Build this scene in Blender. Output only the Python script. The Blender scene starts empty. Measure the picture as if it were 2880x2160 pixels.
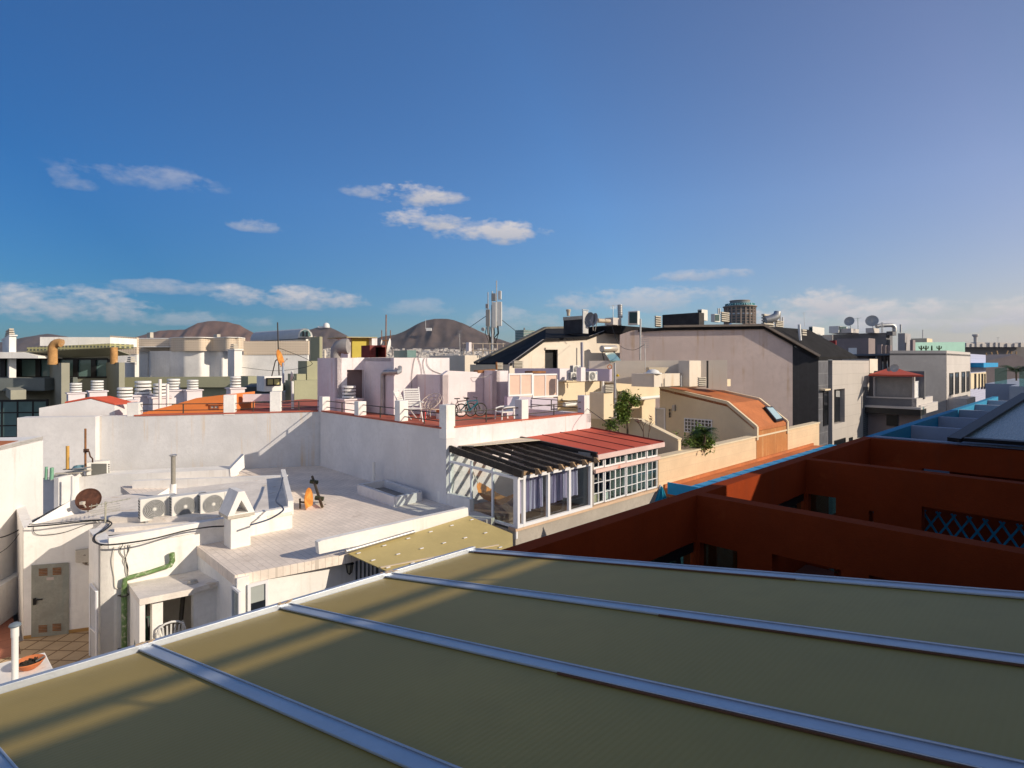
import bpy, bmesh, math, random
from mathutils import Vector as V, Matrix, noise as mnoise
from mathutils.geometry import tessellate_polygon
random.seed(7)
R = math.radians
SC = bpy.context.scene
COL = SC.collection
# ------------------------------------------------------------------ camera, light, sky
EYE = 20.0; FP = 1600.0; HY = 1020.0          # eye height, focal length and horizon row (2880 px wide frame)
cam = bpy.data.cameras.new('camera'); co = bpy.data.objects.new('camera', cam); COL.objects.link(co)
co.location = (0, 0, EYE); co.rotation_euler = (R(90), 0, 0)
cam.sensor_width = 36; cam.lens = 36*FP/2880; cam.shift_y = -(1080-HY)/2880
cam.clip_start = .05; cam.clip_end = 60000
SC.camera = co
SUN_EL = 24.0; SUNDIR = V((.95, -.31, 0)).normalized()      # horizontal direction towards the sun
tosun = V((SUNDIR.x*math.cos(R(SUN_EL)), SUNDIR.y*math.cos(R(SUN_EL)), math.sin(R(SUN_EL))))
sl = bpy.data.lights.new('sun', 'SUN'); so = bpy.data.objects.new('sun', sl); COL.objects.link(so)
sl.energy = 4.8; sl.angle = R(.55); sl.color = (1, .87, .70)
so.rotation_euler = (-tosun).to_track_quat('-Z', 'Y').to_euler(); so.location = (30, -10, 60)
SC.view_settings.view_transform = 'Standard'; SC.view_settings.look = 'None'
SC.view_settings.exposure = 0.0; SC.view_settings.gamma = 1
SC.cycles.max_bounces = 6; SC.cycles.transparent_max_bounces = 12
world = bpy.data.worlds.new('World'); SC.world = world; world.use_nodes = True

def build_world():
    nt = world.node_tree; N = nt.nodes; L = nt.links; N.clear()
    def nd(t, **k):
        n = N.new(t)
        for a, b in k.items(): setattr(n, a, b)
        return n
    def math_(op, a, b=None, clamp=False):
        n = nd('ShaderNodeMath', operation=op, use_clamp=clamp)
        for i, x in enumerate((a, b)):
            if x is None: continue
            if isinstance(x, (int, float)): n.inputs[i].default_value = x
            else: L.new(x, n.inputs[i])
        return n.outputs[0]
    out = nd('ShaderNodeOutputWorld')
    sky = nd('ShaderNodeTexSky', sky_type='NISHITA', sun_disc=False)
    sky.sun_elevation = R(SUN_EL); sky.sun_rotation = math.atan2(SUNDIR.x, SUNDIR.y)
    sky.air_density = 1.0; sky.dust_density = .5; sky.ozone_density = 1.2; sky.altitude = 0
    bg = nd('ShaderNodeBackground'); bg.inputs[1].default_value = .085
    hs = nd('ShaderNodeHueSaturation'); hs.inputs['Saturation'].default_value = 1.12
    vm = nd('ShaderNodeVectorMath', operation='DOT_PRODUCT'); tc0 = nd('ShaderNodeTexCoord'); L.new(tc0.outputs['Generated'], vm.inputs[0]); vm.inputs[1].default_value = tosun
    mr = nd('ShaderNodeMapRange'); mr.inputs[1].default_value = -.75; mr.inputs[2].default_value = 1.0; L.new(vm.outputs['Value'], mr.inputs[0])
    gm = nd('ShaderNodeValToRGB'); L.new(mr.outputs[0], gm.inputs[0]); er = gm.color_ramp.elements
    er[0].position = .06; er[0].color = (.20, .57, .98, 1); er[1].position = .92; er[1].color = (1.15, 1.05, .95, 1)
    for q, c in ((.40, (.98, 1.36, 1.84, 1)), (.68, (1.66, 1.36, 1.52, 1))): e3 = er.new(q); e3.color = c
    sp0 = nd('ShaderNodeSeparateXYZ'); L.new(tc0.outputs['Generated'], sp0.inputs[0])
    lr = nd('ShaderNodeMapRange'); lr.inputs[1].default_value = .02; lr.inputs[2].default_value = .26; lr.inputs[3].default_value = .74; lr.inputs[4].default_value = 1; L.new(sp0.outputs[2], lr.inputs[0])
    mu = nd('ShaderNodeMix', data_type='RGBA', blend_type='MULTIPLY'); mu.inputs[0].default_value = 1; L.new(sky.outputs[0], hs.inputs['Color']); L.new(hs.outputs[0], mu.inputs[6]); L.new(gm.outputs[0], mu.inputs[7])
    mu2 = nd('ShaderNodeMix', data_type='RGBA', blend_type='MULTIPLY'); mu2.inputs[0].default_value = 1; L.new(mu.outputs[2], mu2.inputs[6]); L.new(lr.outputs[0], mu2.inputs[7]); L.new(mu2.outputs[2], bg.inputs[0])
    tc = nd('ShaderNodeTexCoord'); sep = nd('ShaderNodeSeparateXYZ'); L.new(tc.outputs['Generated'], sep.inputs[0])
    x, y, z = sep.outputs
    az = math_('ARCTAN2', x, y)
    el = math_('ARCSINE', z)
    mp = nd('ShaderNodeMapping'); mp.inputs['Scale'].default_value = (1, 1, 2.2); L.new(tc.outputs['Generated'], mp.inputs[0])
    no = nd('ShaderNodeTexNoise'); no.inputs['Scale'].default_value = 17; no.inputs['Detail'].default_value = 9; no.inputs['Roughness'].default_value = .62
    L.new(mp.outputs[0], no.inputs[0]); nz = math_('SUBTRACT', no.outputs['Fac'], .5)
    no2 = nd('ShaderNodeTexNoise'); no2.inputs['Scale'].default_value = 60; no2.inputs['Detail'].default_value = 6
    L.new(mp.outputs[0], no2.inputs[0]); nz2 = math_('SUBTRACT', no2.outputs['Fac'], .5)
    wob = math_('ADD', math_('MULTIPLY', nz, 4.6), math_('MULTIPLY', nz2, 1.6))
    # clouds: azimuth, elevation, half widths (degrees), density
    def dirof(px, py):
        v = V(((px-1440)/FP, 1, (HY-py)/FP)).normalized()
        return math.atan2(v.x, v.y), math.asin(v.z)
    cl = [(1168, 553, 130, 38, 1.0), (1030, 540, 70, 24, .55), (1215, 625, 130, 38, 1.0), (1390, 660, 160, 42, 1.0), (1330, 640, 90, 25, .6),
          (720, 637, 90, 24, .55), (420, 505, 210, 40, .35), (200, 510, 70, 40, .32),
          (180, 866, 330, 62, .75), (820, 842, 240, 38, .85), (480, 812, 170, 26, .5), (560, 900, 260, 26, .4), (1180, 870, 120, 30, .3),
          (1970, 775, 160, 20, .6), (1800, 850, 330, 42, .62), (1430, 905, 170, 45, .4), (2290, 872, 170, 60, 1.0), (2190, 905, 200, 40, 1.0), (2470, 893, 170, 44, 1.0), (2640, 888, 160, 46, 1.0), (2800, 890, 190, 48, 1.0), (3000, 890, 260, 50, 1.0), (2600, 915, 420, 36, 1.0)]
    dens = None; shade = None
    for px, py, sx, sy, k in cl:
        a0, e0 = dirof(px, py); a1, e1 = dirof(px+sx, py); _, e2 = dirof(px, py-sy)
        da = math_('DIVIDE', math_('SUBTRACT', az, a0), abs(a1-a0)); de = math_('DIVIDE', math_('SUBTRACT', el, e0), abs(e2-e0))
        # flat bottoms: lower half decays faster
        deb = math_('MULTIPLY', math_('MINIMUM', de, 0), .35)
        de2 = math_('ADD', de, deb)
        r2 = math_('ADD', math_('MULTIPLY', da, da), math_('MULTIPLY', de2, de2))
        m = math_('ADD', math_('SUBTRACT', 1.0, r2), wob)
        m = math_('MULTIPLY', math_('MULTIPLY', m, .75, True), k)
        inr = math_('SUBTRACT', 1.9, r2, True); m = math_('MULTIPLY', m, inr)
        sh = math_('MULTIPLY', m, math_('ADD', math_('MULTIPLY', de, .35), .55, True))
        dens = m if dens is None else math_('MAXIMUM', dens, m)
        shade = sh if shade is None else math_('MAXIMUM', shade, sh)
    # pale bank of air low over the horizon towards the sun side
    hb = math_('MULTIPLY', math_('SUBTRACT', 1, math_('DIVIDE', math_('ABSOLUTE', el), R(4.6)), True), math_('ADD', .42, math_('MULTIPLY', az, .40), True))
    dens = math_('MAXIMUM', dens, math_('MULTIPLY', hb, .62)); shade = math_('MAXIMUM', shade, math_('MULTIPLY', hb, .30))
    bh = math_('MULTIPLY', math_('DIVIDE', math_('SUBTRACT', .05, y), .5, True), math_('MULTIPLY', math_('SUBTRACT', 1.15, z, True), math_('ADD', math_('MULTIPLY', nz, 1.6), .62, True)))  # bright cloud bank behind the camera, added unseen to fill the shade
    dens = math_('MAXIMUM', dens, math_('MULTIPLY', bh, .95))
    bc = nd('ShaderNodeBackground'); mixc = nd('ShaderNodeMix', data_type='RGBA')
    rel = math_('DIVIDE', shade, math_('MAXIMUM', dens, .02), True)
    L.new(rel, mixc.inputs[0]); mixc.inputs[6].default_value = (.27, .34, .47, 1); mixc.inputs[7].default_value = (.84, .77, .74, 1)
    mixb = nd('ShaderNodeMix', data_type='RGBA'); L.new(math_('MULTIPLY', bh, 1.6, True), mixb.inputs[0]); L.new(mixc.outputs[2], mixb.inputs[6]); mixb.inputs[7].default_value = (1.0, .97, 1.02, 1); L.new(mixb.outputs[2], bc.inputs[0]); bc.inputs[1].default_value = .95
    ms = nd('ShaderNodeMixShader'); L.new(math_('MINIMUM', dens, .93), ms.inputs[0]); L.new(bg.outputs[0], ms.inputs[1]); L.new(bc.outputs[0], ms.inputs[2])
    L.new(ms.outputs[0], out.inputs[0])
build_world()

# ------------------------------------------------------------------ measuring helpers
def ray(p): return V(((p[0]-1440)/FP, 1, -(p[1]-HY)/FP))
O = V((0, 0, EYE))
def D(px, py, d): return O + ray((px, py))*d                     # point seen at a photo position, d metres away
def Zp(p, z): r = ray(p); return O + r*(z/r.z)                    # ... on a horizontal plane z (relative to the eye)
eR = V((.719, .695, 0)); eL = V((-.695, .719, 0)); UPV = V((0, 0, 1))
def UV(u, v, z=0): return O + eR*u + eL*v + V((0, 0, z))
class Pl:                                                          # vertical plane
    def __init__(s, p, d): s.p = V(p); s.d = V((d[0], d[1], 0)).normalized(); n = V((s.d.y, -s.d.x, 0)); s.n = n if n.dot(O-s.p) > 0 else -n
    def at(s, px, py=None):
        if py is None: px, py = px
        r = ray((px, py)); k = (s.p-O).dot(s.n)/r.dot(s.n); return O + r*k
    def off(s, k): return Pl(s.p + s.n*k, s.d)
    def pts(s, *ps): return [s.at(p) for p in ps]
def vR(v): return Pl(UV(0, v), eR)
def uL(u): return Pl(UV(u, 0), eL)
def pf(d): return Pl(V((0, d, 0)), (1, 0))
def crop(x0, y0, k):
    return lambda x, y: (x0+x*k, y0+y*k)
A = crop(0, 880, .3255); B = crop(600, 880, .3255); C = crop(1200, 760, .3255); Dc = crop(1800, 800, .27125); E = crop(2280, 800, .27125)
F = crop(0, 1360, .3255); G = crop(600, 1200, .3255); H = crop(1200, 1150, .3255); I = crop(1780, 1150, .30141); J = crop(2200, 1150, .33155)
K = crop(0, 1500, .39783); Lc = crop(700, 1500, .39783); S3 = crop(880, 1120, .18083); S4 = crop(1240, 1180, .18083); S5 = crop(1640, 1180, .14467); S6 = crop(2400, 1080, .217)

# ------------------------------------------------------------------ mesh builder
class MB:
    def __init__(s): s.b = bmesh.new()
    def slab(s, loop, vec, holes=()):
        loops = [list(loop)] + [list(h) for h in holes]
        tri = tessellate_polygon(loops); flat = [p for l in loops for p in l]
        f = [s.b.verts.new(p) for p in flat]; g = [s.b.verts.new(p+vec) for p in flat]
        for t in tri:
            try: s.b.faces.new([f[i] for i in t]); s.b.faces.new([g[i] for i in reversed(t)])
            except ValueError: pass
        k = 0
        for l in loops:
            n = len(l)
            for i in range(n):
                a, c = k+i, k+(i+1) % n
                s.b.faces.new([f[a], f[c], g[c], g[a]])
            k += n
        return s
    def box(s, o, a, b, c):
        o = V(o); return s.slab([o, o+a, o+a+b, o+b], V(c))
    def cb(s, c, sx, sy, sz, rz=0, rx=0, ry=0):
        m = Matrix.Rotation(rz, 3, 'Z') @ Matrix.Rotation(ry, 3, 'Y') @ Matrix.Rotation(rx, 3, 'X')
        a, b, d = m @ V((sx, 0, 0)), m @ V((0, sy, 0)), m @ V((0, 0, sz))
        return s.box(V(c)-a/2-b/2-d/2, a, b, d)
    def bar(s, p, q, w, h=None, up=UPV):
        p, q = V(p), V(q); h = h or w; d = (q-p).normalized(); sd = d.cross(up)
        if sd.length < 1e-3: sd = d.cross(V((1, 0, 0)))
        sd.normalize(); u = sd.cross(d).normalized()
        return s.box(p-sd*w/2-u*h/2, sd*w, u*h, q-p)
    def tube(s, pts, r, n=8, cap=True):
        pts = [V(p) for p in pts]; rings = []
        rr = r if isinstance(r, (list, tuple)) else [r]*len(pts)
        for i, p in enumerate(pts):
            d = ((pts[min(i+1, len(pts)-1)]-p).normalized() + (p-pts[max(i-1, 0)]).normalized())
            if d.length < 1e-6: d = V((0, 0, 1))
            d.normalize()
            if i == 0: x = d.cross(UPV); x = x if x.length > .05 else d.cross(V((1, 0, 0)))
            x = (x - d*x.dot(d)).normalized(); y = d.cross(x)
            rings.append([s.b.verts.new(p+(x*math.cos(2*math.pi*k/n)+y*math.sin(2*math.pi*k/n))*rr[i]) for k in range(n)])
        for a, c in zip(rings, rings[1:]):
            for k in range(n): s.b.faces.new([a[k], a[(k+1) % n], c[(k+1) % n], c[k]])
        if cap: s.b.faces.new(rings[0][::-1]); s.b.faces.new(rings[-1])
        return s
    def lathe(s, prof, o=(0, 0, 0), n=24, m=None):
        o = V(o); m = m or Matrix.Identity(3); rings = []
        for r, z in prof: rings.append([s.b.verts.new(o+m @ V((r*math.cos(2*math.pi*k/n), r*math.sin(2*math.pi*k/n), z))) for k in range(n)])
        for a, c in zip(rings, rings[1:]):
            for k in range(n): s.b.faces.new([a[k], a[(k+1) % n], c[(k+1) % n], c[k]])
        for q, rev in ((rings[0], 1), (rings[-1], 0)):
            try: s.b.faces.new(q[::-1] if rev else q)
            except ValueError: pass
        return s
    def quad(s, *p):
        s.b.faces.new([s.b.verts.new(V(q)) for q in p]); return s
    def loft(s, l1, l2, thick=None):
        a = [s.b.verts.new(p) for p in l1]; c = [s.b.verts.new(p) for p in l2]
        for i in range(len(a)-1): s.b.faces.new([a[i], a[i+1], c[i+1], c[i]])
        if thick is not None:
            a2 = [s.b.verts.new(p+thick) for p in l1]; c2 = [s.b.verts.new(p+thick) for p in l2]
            for i in range(len(a)-1):
                s.b.faces.new([c2[i], c2[i+1], a2[i+1], a2[i]]); s.b.faces.new([a[i], a2[i], a2[i+1], a[i+1]]); s.b.faces.new([c[i+1], c2[i+1], c2[i], c[i]])
            s.b.faces.new([a[0], c[0], c2[0], a2[0]]); s.b.faces.new([a[-1], a2[-1], c2[-1], c[-1]])
        return s
    def cbx(s, xl, xc, xr, yt, yb, d, dep=None):                    # box with its near corner at photo column xc, d metres away
        o = D(xc, yb, d); h = D(xc, yt, d).z-o.z
        def run(x, dr):
            t = (x-1440)/FP; return (t*o.y-o.x)/(dr.x-t*dr.y)
        a = eR*run(xr, eR); b = eL*(dep if dep is not None else run(xl, eL))
        s.box(o, a, b, V((0, 0, h))); return s
    def rect(s, pl, x0, y0, x1, y1, th):                            # flat rectangle on a plane, grown backwards by th
        p, q = pl.at(x0, y0), pl.at(x1, y1); w = V((q.x-p.x, q.y-p.y, 0))
        zb = pl.at(x0, y1).z
        s.box(p, w, V((0, 0, zb-p.z)), -pl.n*th); return s
    def out(s, name, m, parent=None, smooth=False, bevel=0):
        bmesh.ops.remove_doubles(s.b, verts=s.b.verts, dist=1e-5)
        bmesh.ops.recalc_face_normals(s.b, faces=s.b.faces)
        me = bpy.data.meshes.new(name)
        vs = [v.co.copy() for v in s.b.verts]
        if parent is not None: base = wloc(parent)
        else:
            base = V((sum(v.x for v in vs)/len(vs), sum(v.y for v in vs)/len(vs), min(v.z for v in vs)))
        for v in s.b.verts: v.co -= base
        if smooth:
            for f in s.b.faces: f.smooth = True
        s.b.to_mesh(me); s.b.free()
        me.materials.append(m)
        o = bpy.data.objects.new(name, me); COL.objects.link(o)
        if parent is not None: o.parent = parent
        else: o.location = base
        if smooth:
            md = o.modifiers.new('edges', 'EDGE_SPLIT'); md.split_angle = R(40)
        if bevel:
            md = o.modifiers.new('bevel', 'BEVEL'); md.width = bevel; md.segments = 2; md.limit_method = 'ANGLE'
        return o
def wloc(o):
    p = V(o.location)
    while o.parent: o = o.parent; p += V(o.location)
    return p
def tag(o, label, cat=None, group=None, kind=None):
    if label: o['label'] = label
    if cat: o['category'] = cat
    if group: o['group'] = group
    if kind: o['kind'] = kind
    return o
def thing(name, label, cat, loc=(0, 0, 0), group=None):
    o = bpy.data.objects.new(name, None); COL.objects.link(o); o.location = loc; o.empty_display_size = .2
    return tag(o, label, cat, group)
def dup(root, loc, rz=0, label=None, sc=1, group=None):
    def cp(o, par):
        c = o.copy(); COL.objects.link(c)
        if par is not None: c.parent = par
        for ch in o.children: cp(ch, c)
        return c
    c = cp(root, None); c.location = loc; c.rotation_euler = (0, 0, rz)
    c.scale = (sc, sc, sc) if isinstance(sc, (int, float)) else sc
    if label: c['label'] = label
    if group: c['group'] = group
    return c
def put(root, loc, rz=0, sc=1):
    root.location = loc; root.rotation_euler = (0, 0, rz); root.scale = (sc, sc, sc) if isinstance(sc, (int, float)) else sc

# ------------------------------------------------------------------ materials
def mat(name, col, rough=.85, var=.10, scale=1.5, bump=.0, bscale=40, streak=None, blotch=None, metal=0, spec=.4, brick=None, sat=None):
    m = bpy.data.materials.new(name); m.use_nodes = True; nt = m.node_tree; N = nt.nodes; L = nt.links
    b = N['Principled BSDF']; b.inputs['Roughness'].default_value = rough; b.inputs['Metallic'].default_value = metal
    b.inputs['Specular IOR Level'].default_value = spec
    tc = N.new('ShaderNodeTexCoord'); oc = tc.outputs['Object']
    def noise(sc, det=5, vec=None, r=.55):
        n = N.new('ShaderNodeTexNoise'); n.inputs['Scale'].default_value = sc; n.inputs['Detail'].default_value = det; n.inputs['Roughness'].default_value = r
        L.new(vec or oc, n.inputs['Vector']); return n.outputs['Fac']
    def ramp(f, a, c):
        r = N.new('ShaderNodeMapRange'); r.inputs[1].default_value = a; r.inputs[2].default_value = c; L.new(f, r.inputs[0]); return r.outputs[0]
    def mix(f, c1, c2):
        x = N.new('ShaderNodeMix'); x.data_type = 'RGBA'; L.new(f, x.inputs[0])
        for i, c in ((6, c1), (7, c2)):
            if isinstance(c, tuple): x.inputs[i].default_value = (*c, 1)
            else: L.new(c, x.inputs[i])
        return x.outputs[2]
    lo = tuple(c*(1-var) for c in col); hi = tuple(min(.95, c*(1+var*.6)) for c in col)
    c = mix(ramp(noise(scale, 7), .35, .65), lo, hi)
    c = mix(ramp(noise(scale*9, 3), .45, .9), c, tuple(x*(1-var*1.2) for x in col)) if var else c
    if brick:
        bw, bh, mc, ms = brick[:4]
        br = N.new('ShaderNodeTexBrick'); br.inputs['Scale'].default_value = 1; br.inputs['Brick Width'].default_value = bw; br.inputs['Row Height'].default_value = bh
        br.inputs['Mortar Size'].default_value = ms; br.inputs['Mortar Smooth'].default_value = .2; br.offset = brick[4] if len(brick) > 4 else 0
        br.inputs['Color1'].default_value = (1, 1, 1, 1); br.inputs['Color2'].default_value = (.86, .86, .86, 1); br.inputs['Mortar'].default_value = (0, 0, 0, 1)
        mp = N.new('ShaderNodeMapping'); mp.inputs['Rotation'].default_value = brick[5] if len(brick) > 5 and brick[5] != 'R' else (0, 0, 0)
        
        if len(brick) > 5 and brick[5] == 'R':
            dp = N.new('ShaderNodeVectorMath'); dp.operation = 'DOT_PRODUCT'; dp.inputs[1].default_value = (.719, .695, 0); L.new(oc, dp.inputs[0]); sx = N.new('ShaderNodeSeparateXYZ'); L.new(oc, sx.inputs[0]); cx_ = N.new('ShaderNodeCombineXYZ'); L.new(dp.outputs['Value'], cx_.inputs[0]); L.new(sx.outputs[2], cx_.inputs[1]); L.new(cx_.outputs[0], br.inputs['Vector'])
        else:
            L.new(oc, mp.inputs[0]); L.new(mp.outputs[0], br.inputs['Vector'])
        c2 = N.new('ShaderNodeMix'); c2.data_type = 'RGBA'; c2.blend_type = 'MULTIPLY'; c2.inputs[0].default_value = .35; L.new(c, c2.inputs[6]); L.new(br.outputs['Color'], c2.inputs[7])
        c = mix(br.outputs['Fac'], c2.outputs[2], mc)
    if blotch:
        bc, a, k = blotch
        c = mix(ramp(noise(k, 8, r=.68), a, a+.12), c, bc)
    if streak:
        stc, a, fx, fz, amt = streak
        mp = N.new('ShaderNodeMapping'); mp.inputs['Scale'].default_value = (fx, fx, fz); L.new(oc, mp.inputs[0])
        f = ramp(noise(1, 5, mp.outputs[0]), a, a+.18)
        f2 = N.new('ShaderNodeMath'); f2.operation = 'MULTIPLY'; L.new(f, f2.inputs[0]); L.new(ramp(noise(.8, 3), .35, .7), f2.inputs[1])
        f3 = N.new('ShaderNodeMath'); f3.operation = 'MULTIPLY'; L.new(f2.outputs[0], f3.inputs[0]); f3.inputs[1].default_value = amt
        c = mix(f3.outputs[0], c, stc)
    L.new(c, b.inputs['Base Color'])
    if bump:
        bp = N.new('ShaderNodeBump'); bp.inputs['Strength'].default_value = bump; bp.inputs['Distance'].default_value = .02
        L.new(noise(bscale, 6), bp.inputs['Height']); L.new(bp.outputs[0], b.inputs['Normal'])
    return m
DIRT = (.42, .33, .24)
WHITE = mat('white paint', (.84, .815, .775), .9, .10, .9, .2, 18, streak=(DIRT, .56, 5, .35, .45), blotch=((.60, .55, .49), .66, 1.3))
WHITE2 = mat('pinkish white paint', (.77, .70, .71), .9, .10, .9, .25, 18, streak=((.62, .30, .20), .57, 6, .22, .7))
RUSTWALL = mat('white wall with rust runs', (.64, .63, .63), .9, .10, .9, .3, 18, streak=((.62, .42, .20), .53, 4.5, .16, .85))
WALLPLAIN = mat('weathered white wall', (.74, .72, .71), .9, .10, .7, .18, 14, streak=((.6, .52, .45), .6, 3, .3, .35))
ROOFT = mat('beige roof tile', (.86, .75, .645), .9, .14, 1.2, .3, 30, brick=(.3, .15, (.62, .54, .46), .008, .5, (0, 0, R(46))), blotch=((.60, .50, .41), .6, 2.2))
ROOFP = mat('dirty roof render', (.80, .735, .66), .95, .15, 1.5, .4, 25, blotch=((.58, .46, .33), .58, 2.0))
REDF = mat('red roof paint', (.46, .115, .065), .75, .14, 1.5, .2, 30)
REDROOF = mat('red painted sheet', (.52, .088, .046), .7, .10, 1.2, .15, 20, blotch=((.36, .08, .06), .62, 3))
REDW = mat('terracotta render', (.26, .042, .011), .9, .10, 1.2, .3, 40, spec=.06, streak=((.20, .045, .02), .55, 4, .3, .6), blotch=((.31, .06, .018), .62, 1.4))
CREAM = mat('cream render', (.72, .60, .42), .9, .06, 1.0, .2, 25, streak=((.52, .38, .22), .62, 3, .3, .4))
CREAMW = mat('sandy wall', (.74, .55, .36), .9, .08, 1.2, .2, 25, brick=(4.0, .34, (.62, .46, .31), .008, 0, 'R'), streak=((.60, .33, .14), .6, 3, .25, .5))
PINKW = mat('pinkish grey gable', (.60, .49, .45), .92, .10, .35, .3, 20, streak=((.42, .26, .12), .55, 3.2, .22, .8))
GABLE = mat('pale stained render', (.70, .62, .52), .9, .08, .5, .2, 20, streak=((.50, .30, .13), .58, 3.5, .3, .8))
ORANGE = mat('orange roof coating', (.50, .165, .056), .85, .18, .9, .3, 30, blotch=((.40, .15, .06), .58, 1.2))
ORANGEF = mat('rust streaked face', (.47, .19, .06), .85, .16, 1.0, .2, 30, streak=((.62, .38, .18), .5, 6, .25, .9))
BLACKR = mat('black roofing felt', (.022, .021, .022), .95, .3, 1.5, .5, 25, spec=.15)
SLATE = mat('black slate cladding', (.020, .020, .026), .6, .25, 3, .1, 20, brick=(.6, .3, (.03, .03, .034), .01))
SLATEG = mat('grey slate cladding', (.12, .12, .135), .5, .25, 2, .1, 20, brick=(1.2, .8, (.2, .2, .21), .02, 0, 'R'))
TILEW = mat('white facade tile', (.50, .455, .415), .6, .04, .6, .05, 20, brick=(1.35, .78, (.36, .33, .30), .012, 0, 'R'))
GREYW = mat('grey facade', (.36, .345, .34), .9, .12, .4, .2, 20, blotch=((.42, .40, .38), .55, .5))
GREYL = mat('light grey facade', (.56, .52, .49), .85, .05, .5, .1, 20, brick=(2.0, 1.4, (.44, .41, .39), .014, 0, 'R'))
GREYD = mat('dark grey facade', (.16, .16, .17), .85, .1, .6, .1, 20)
MAUVE = mat('mauve grey facade', (.25, .205, .20), .9, .1, .6, .1, 20)
BRICKD = mat('dark bricks', (.10, .10, .105), .8, .2, 2, .3, 30, brick=(.5, .16, (.19, .19, .19), .02, .5, 'R'))
OLIVE = mat('olive render', (.36, .355, .235), .9, .07, .8, .15, 25)
OLIVEG = mat('greyish olive render', (.33, .32, .25), .9, .08, .8, .15, 25)
CONC = mat('grey concrete render', (.40, .36, .31), .92, .12, 1.0, .4, 25, streak=((.55, .50, .44), .55, 3, .3, .8))
CONCL = mat('pale concrete', (.55, .50, .42), .92, .15, 2.5, .4, 30, blotch=((.36, .29, .20), .58, 4))
METALW = mat('white coated aluminium', (.78, .78, .80), .35, .03, 1, 0, spec=.5)
ALU = mat('bare aluminium rail', (.50, .54, .60), .40, .07, 3, .05, 60, metal=.45, spec=.5, blotch=((.42, .45, .50), .62, 5))
GALV = mat('galvanised steel', (.45, .45, .45), .45, .15, 4, 0, metal=.7)
DARKM = mat('dark brown metal', (.06, .05, .04), .6, .2, 4)
BLACKM = mat('black metal', (.012, .012, .014), .45, .1, 3)
RUST = mat('rusty metal', (.30, .13, .05), .9, .35, 6, .4, 40, blotch=((.14, .06, .03), .55, 9))
RUSTW = mat('rusted white dish', (.55, .50, .46), .8, .15, 5, .2, 40, blotch=((.15, .05, .025), .50, 6))
ORDISH = mat('orange rusted dish', (.62, .24, .045), .75, .2, 5, .2, 40, blotch=((.70, .34, .08), .5, 6))
PLASTW = mat('white plastic', (.78, .77, .74), .45, .04, 2)
TIMBER = mat('dark weathered timber', (.055, .045, .038), .85, .35, 4, .4, 40, blotch=((.15, .12, .09), .58, 5))
TIMBERL = mat('cut timber ends', (.38, .25, .14), .9, .25, 6, .3, 40)
GREENP = mat('flaking green pipe', (.13, .22, .075), .7, .25, 5, .3, 40, blotch=((.50, .52, .36), .53, 9))
GREENG = mat('green gutter', (.02, .19, .11), .5, .2, 5, .1, 40, blotch=((.30, .38, .30), .66, 8))
GREENB = mat('dark green folded awning', (.03, .085, .055), .8, .25, 5)
YELPC = mat('yellowed translucent sheet', (.50, .40, .17), .5, .08, 1.5, .05, 30)
LILAC = mat('lilac blind', (.66, .55, .74), .9, .06, 2)
DOORG = mat('weathered grey door', (.30, .30, .255), .6, .2, 2.5, .1, 30, streak=((.17, .21, .20), .5, 6, .5, .7))
BLUEP = mat('bright blue paint', (.0, .30, .62), .5, .1, 2, .1, 20)
BLUED = mat('blue render', (.005, .22, .40), .8, .1, 1, .2, 20)
BLUEG = mat('blue grey render', (.30, .34, .42), .85, .06, .6, .1, 20)
BLUETILE = mat('blue violet tile', (.40, .41, .56), .7, .1, 3, 0, brick=(.3, .3, (.48, .49, .62), .02, 0, 'R'))
TERRA = mat('terracotta', (.55, .17, .06), .8, .12, 6)
SOIL = mat('dark soil', (.04, .03, .02), 1, .3, 20)
FLOORB = mat('beige diagonal tile', (.50, .36, .22), .7, .12, 2, 0, brick=(.42, .42, (.20, .12, .06), .022, 0, (0, 0, R(3))))
FLOORR = mat('red tile floor', (.34, .13, .08), .7, .12, 2, 0, brick=(.5, .5, (.24, .09, .06), .02, 0, (0, 0, R(46))))
FABO = mat('orange hammock cloth', (.70, .25, .03), .9, .15, 8)
FABB = mat('blue parasol cloth', (.0, .19, .30), .9, .1, 4)
CURT = mat('grey curtain', (.30, .29, .28), .95, .1, 3)
CABLE = mat('black cable', (.015, .015, .015), .6, .1, 5)
CABLEW = mat('white cable', (.6, .57, .5), .6, .1, 5)
LEAF = mat('leaf green', (.17, .25, .045), .55, .35, 6, spec=.3)
LEAFD = mat('dark leaf green', (.035, .075, .018), .5, .35, 6, spec=.3)
LEAFR = mat('reddish leaf', (.22, .06, .03), .6, .3, 6)
BARK = mat('bark', (.13, .09, .06), .95, .3, 10)
FROST = mat('frosted glass', (.72, .52, .42), .35, .1, .8, spec=.6)
TEALG = mat('teal reflective glass', (.15, .25, .24), .12, .2, .25, spec=.6)
TEALP = mat('pale teal sheet', (.34, .60, .50), .5, .05, 1)
DGLASS = mat('dark window glass', (.012, .014, .016), .06, .2, 1, spec=.8)
PANEW = mat('pale blind behind glass', (.42, .45, .43), .12, .1, 2, spec=.7)
SKYL = mat('skylight glass', (.45, .60, .62), .1, .05, 1, spec=.8)
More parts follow.
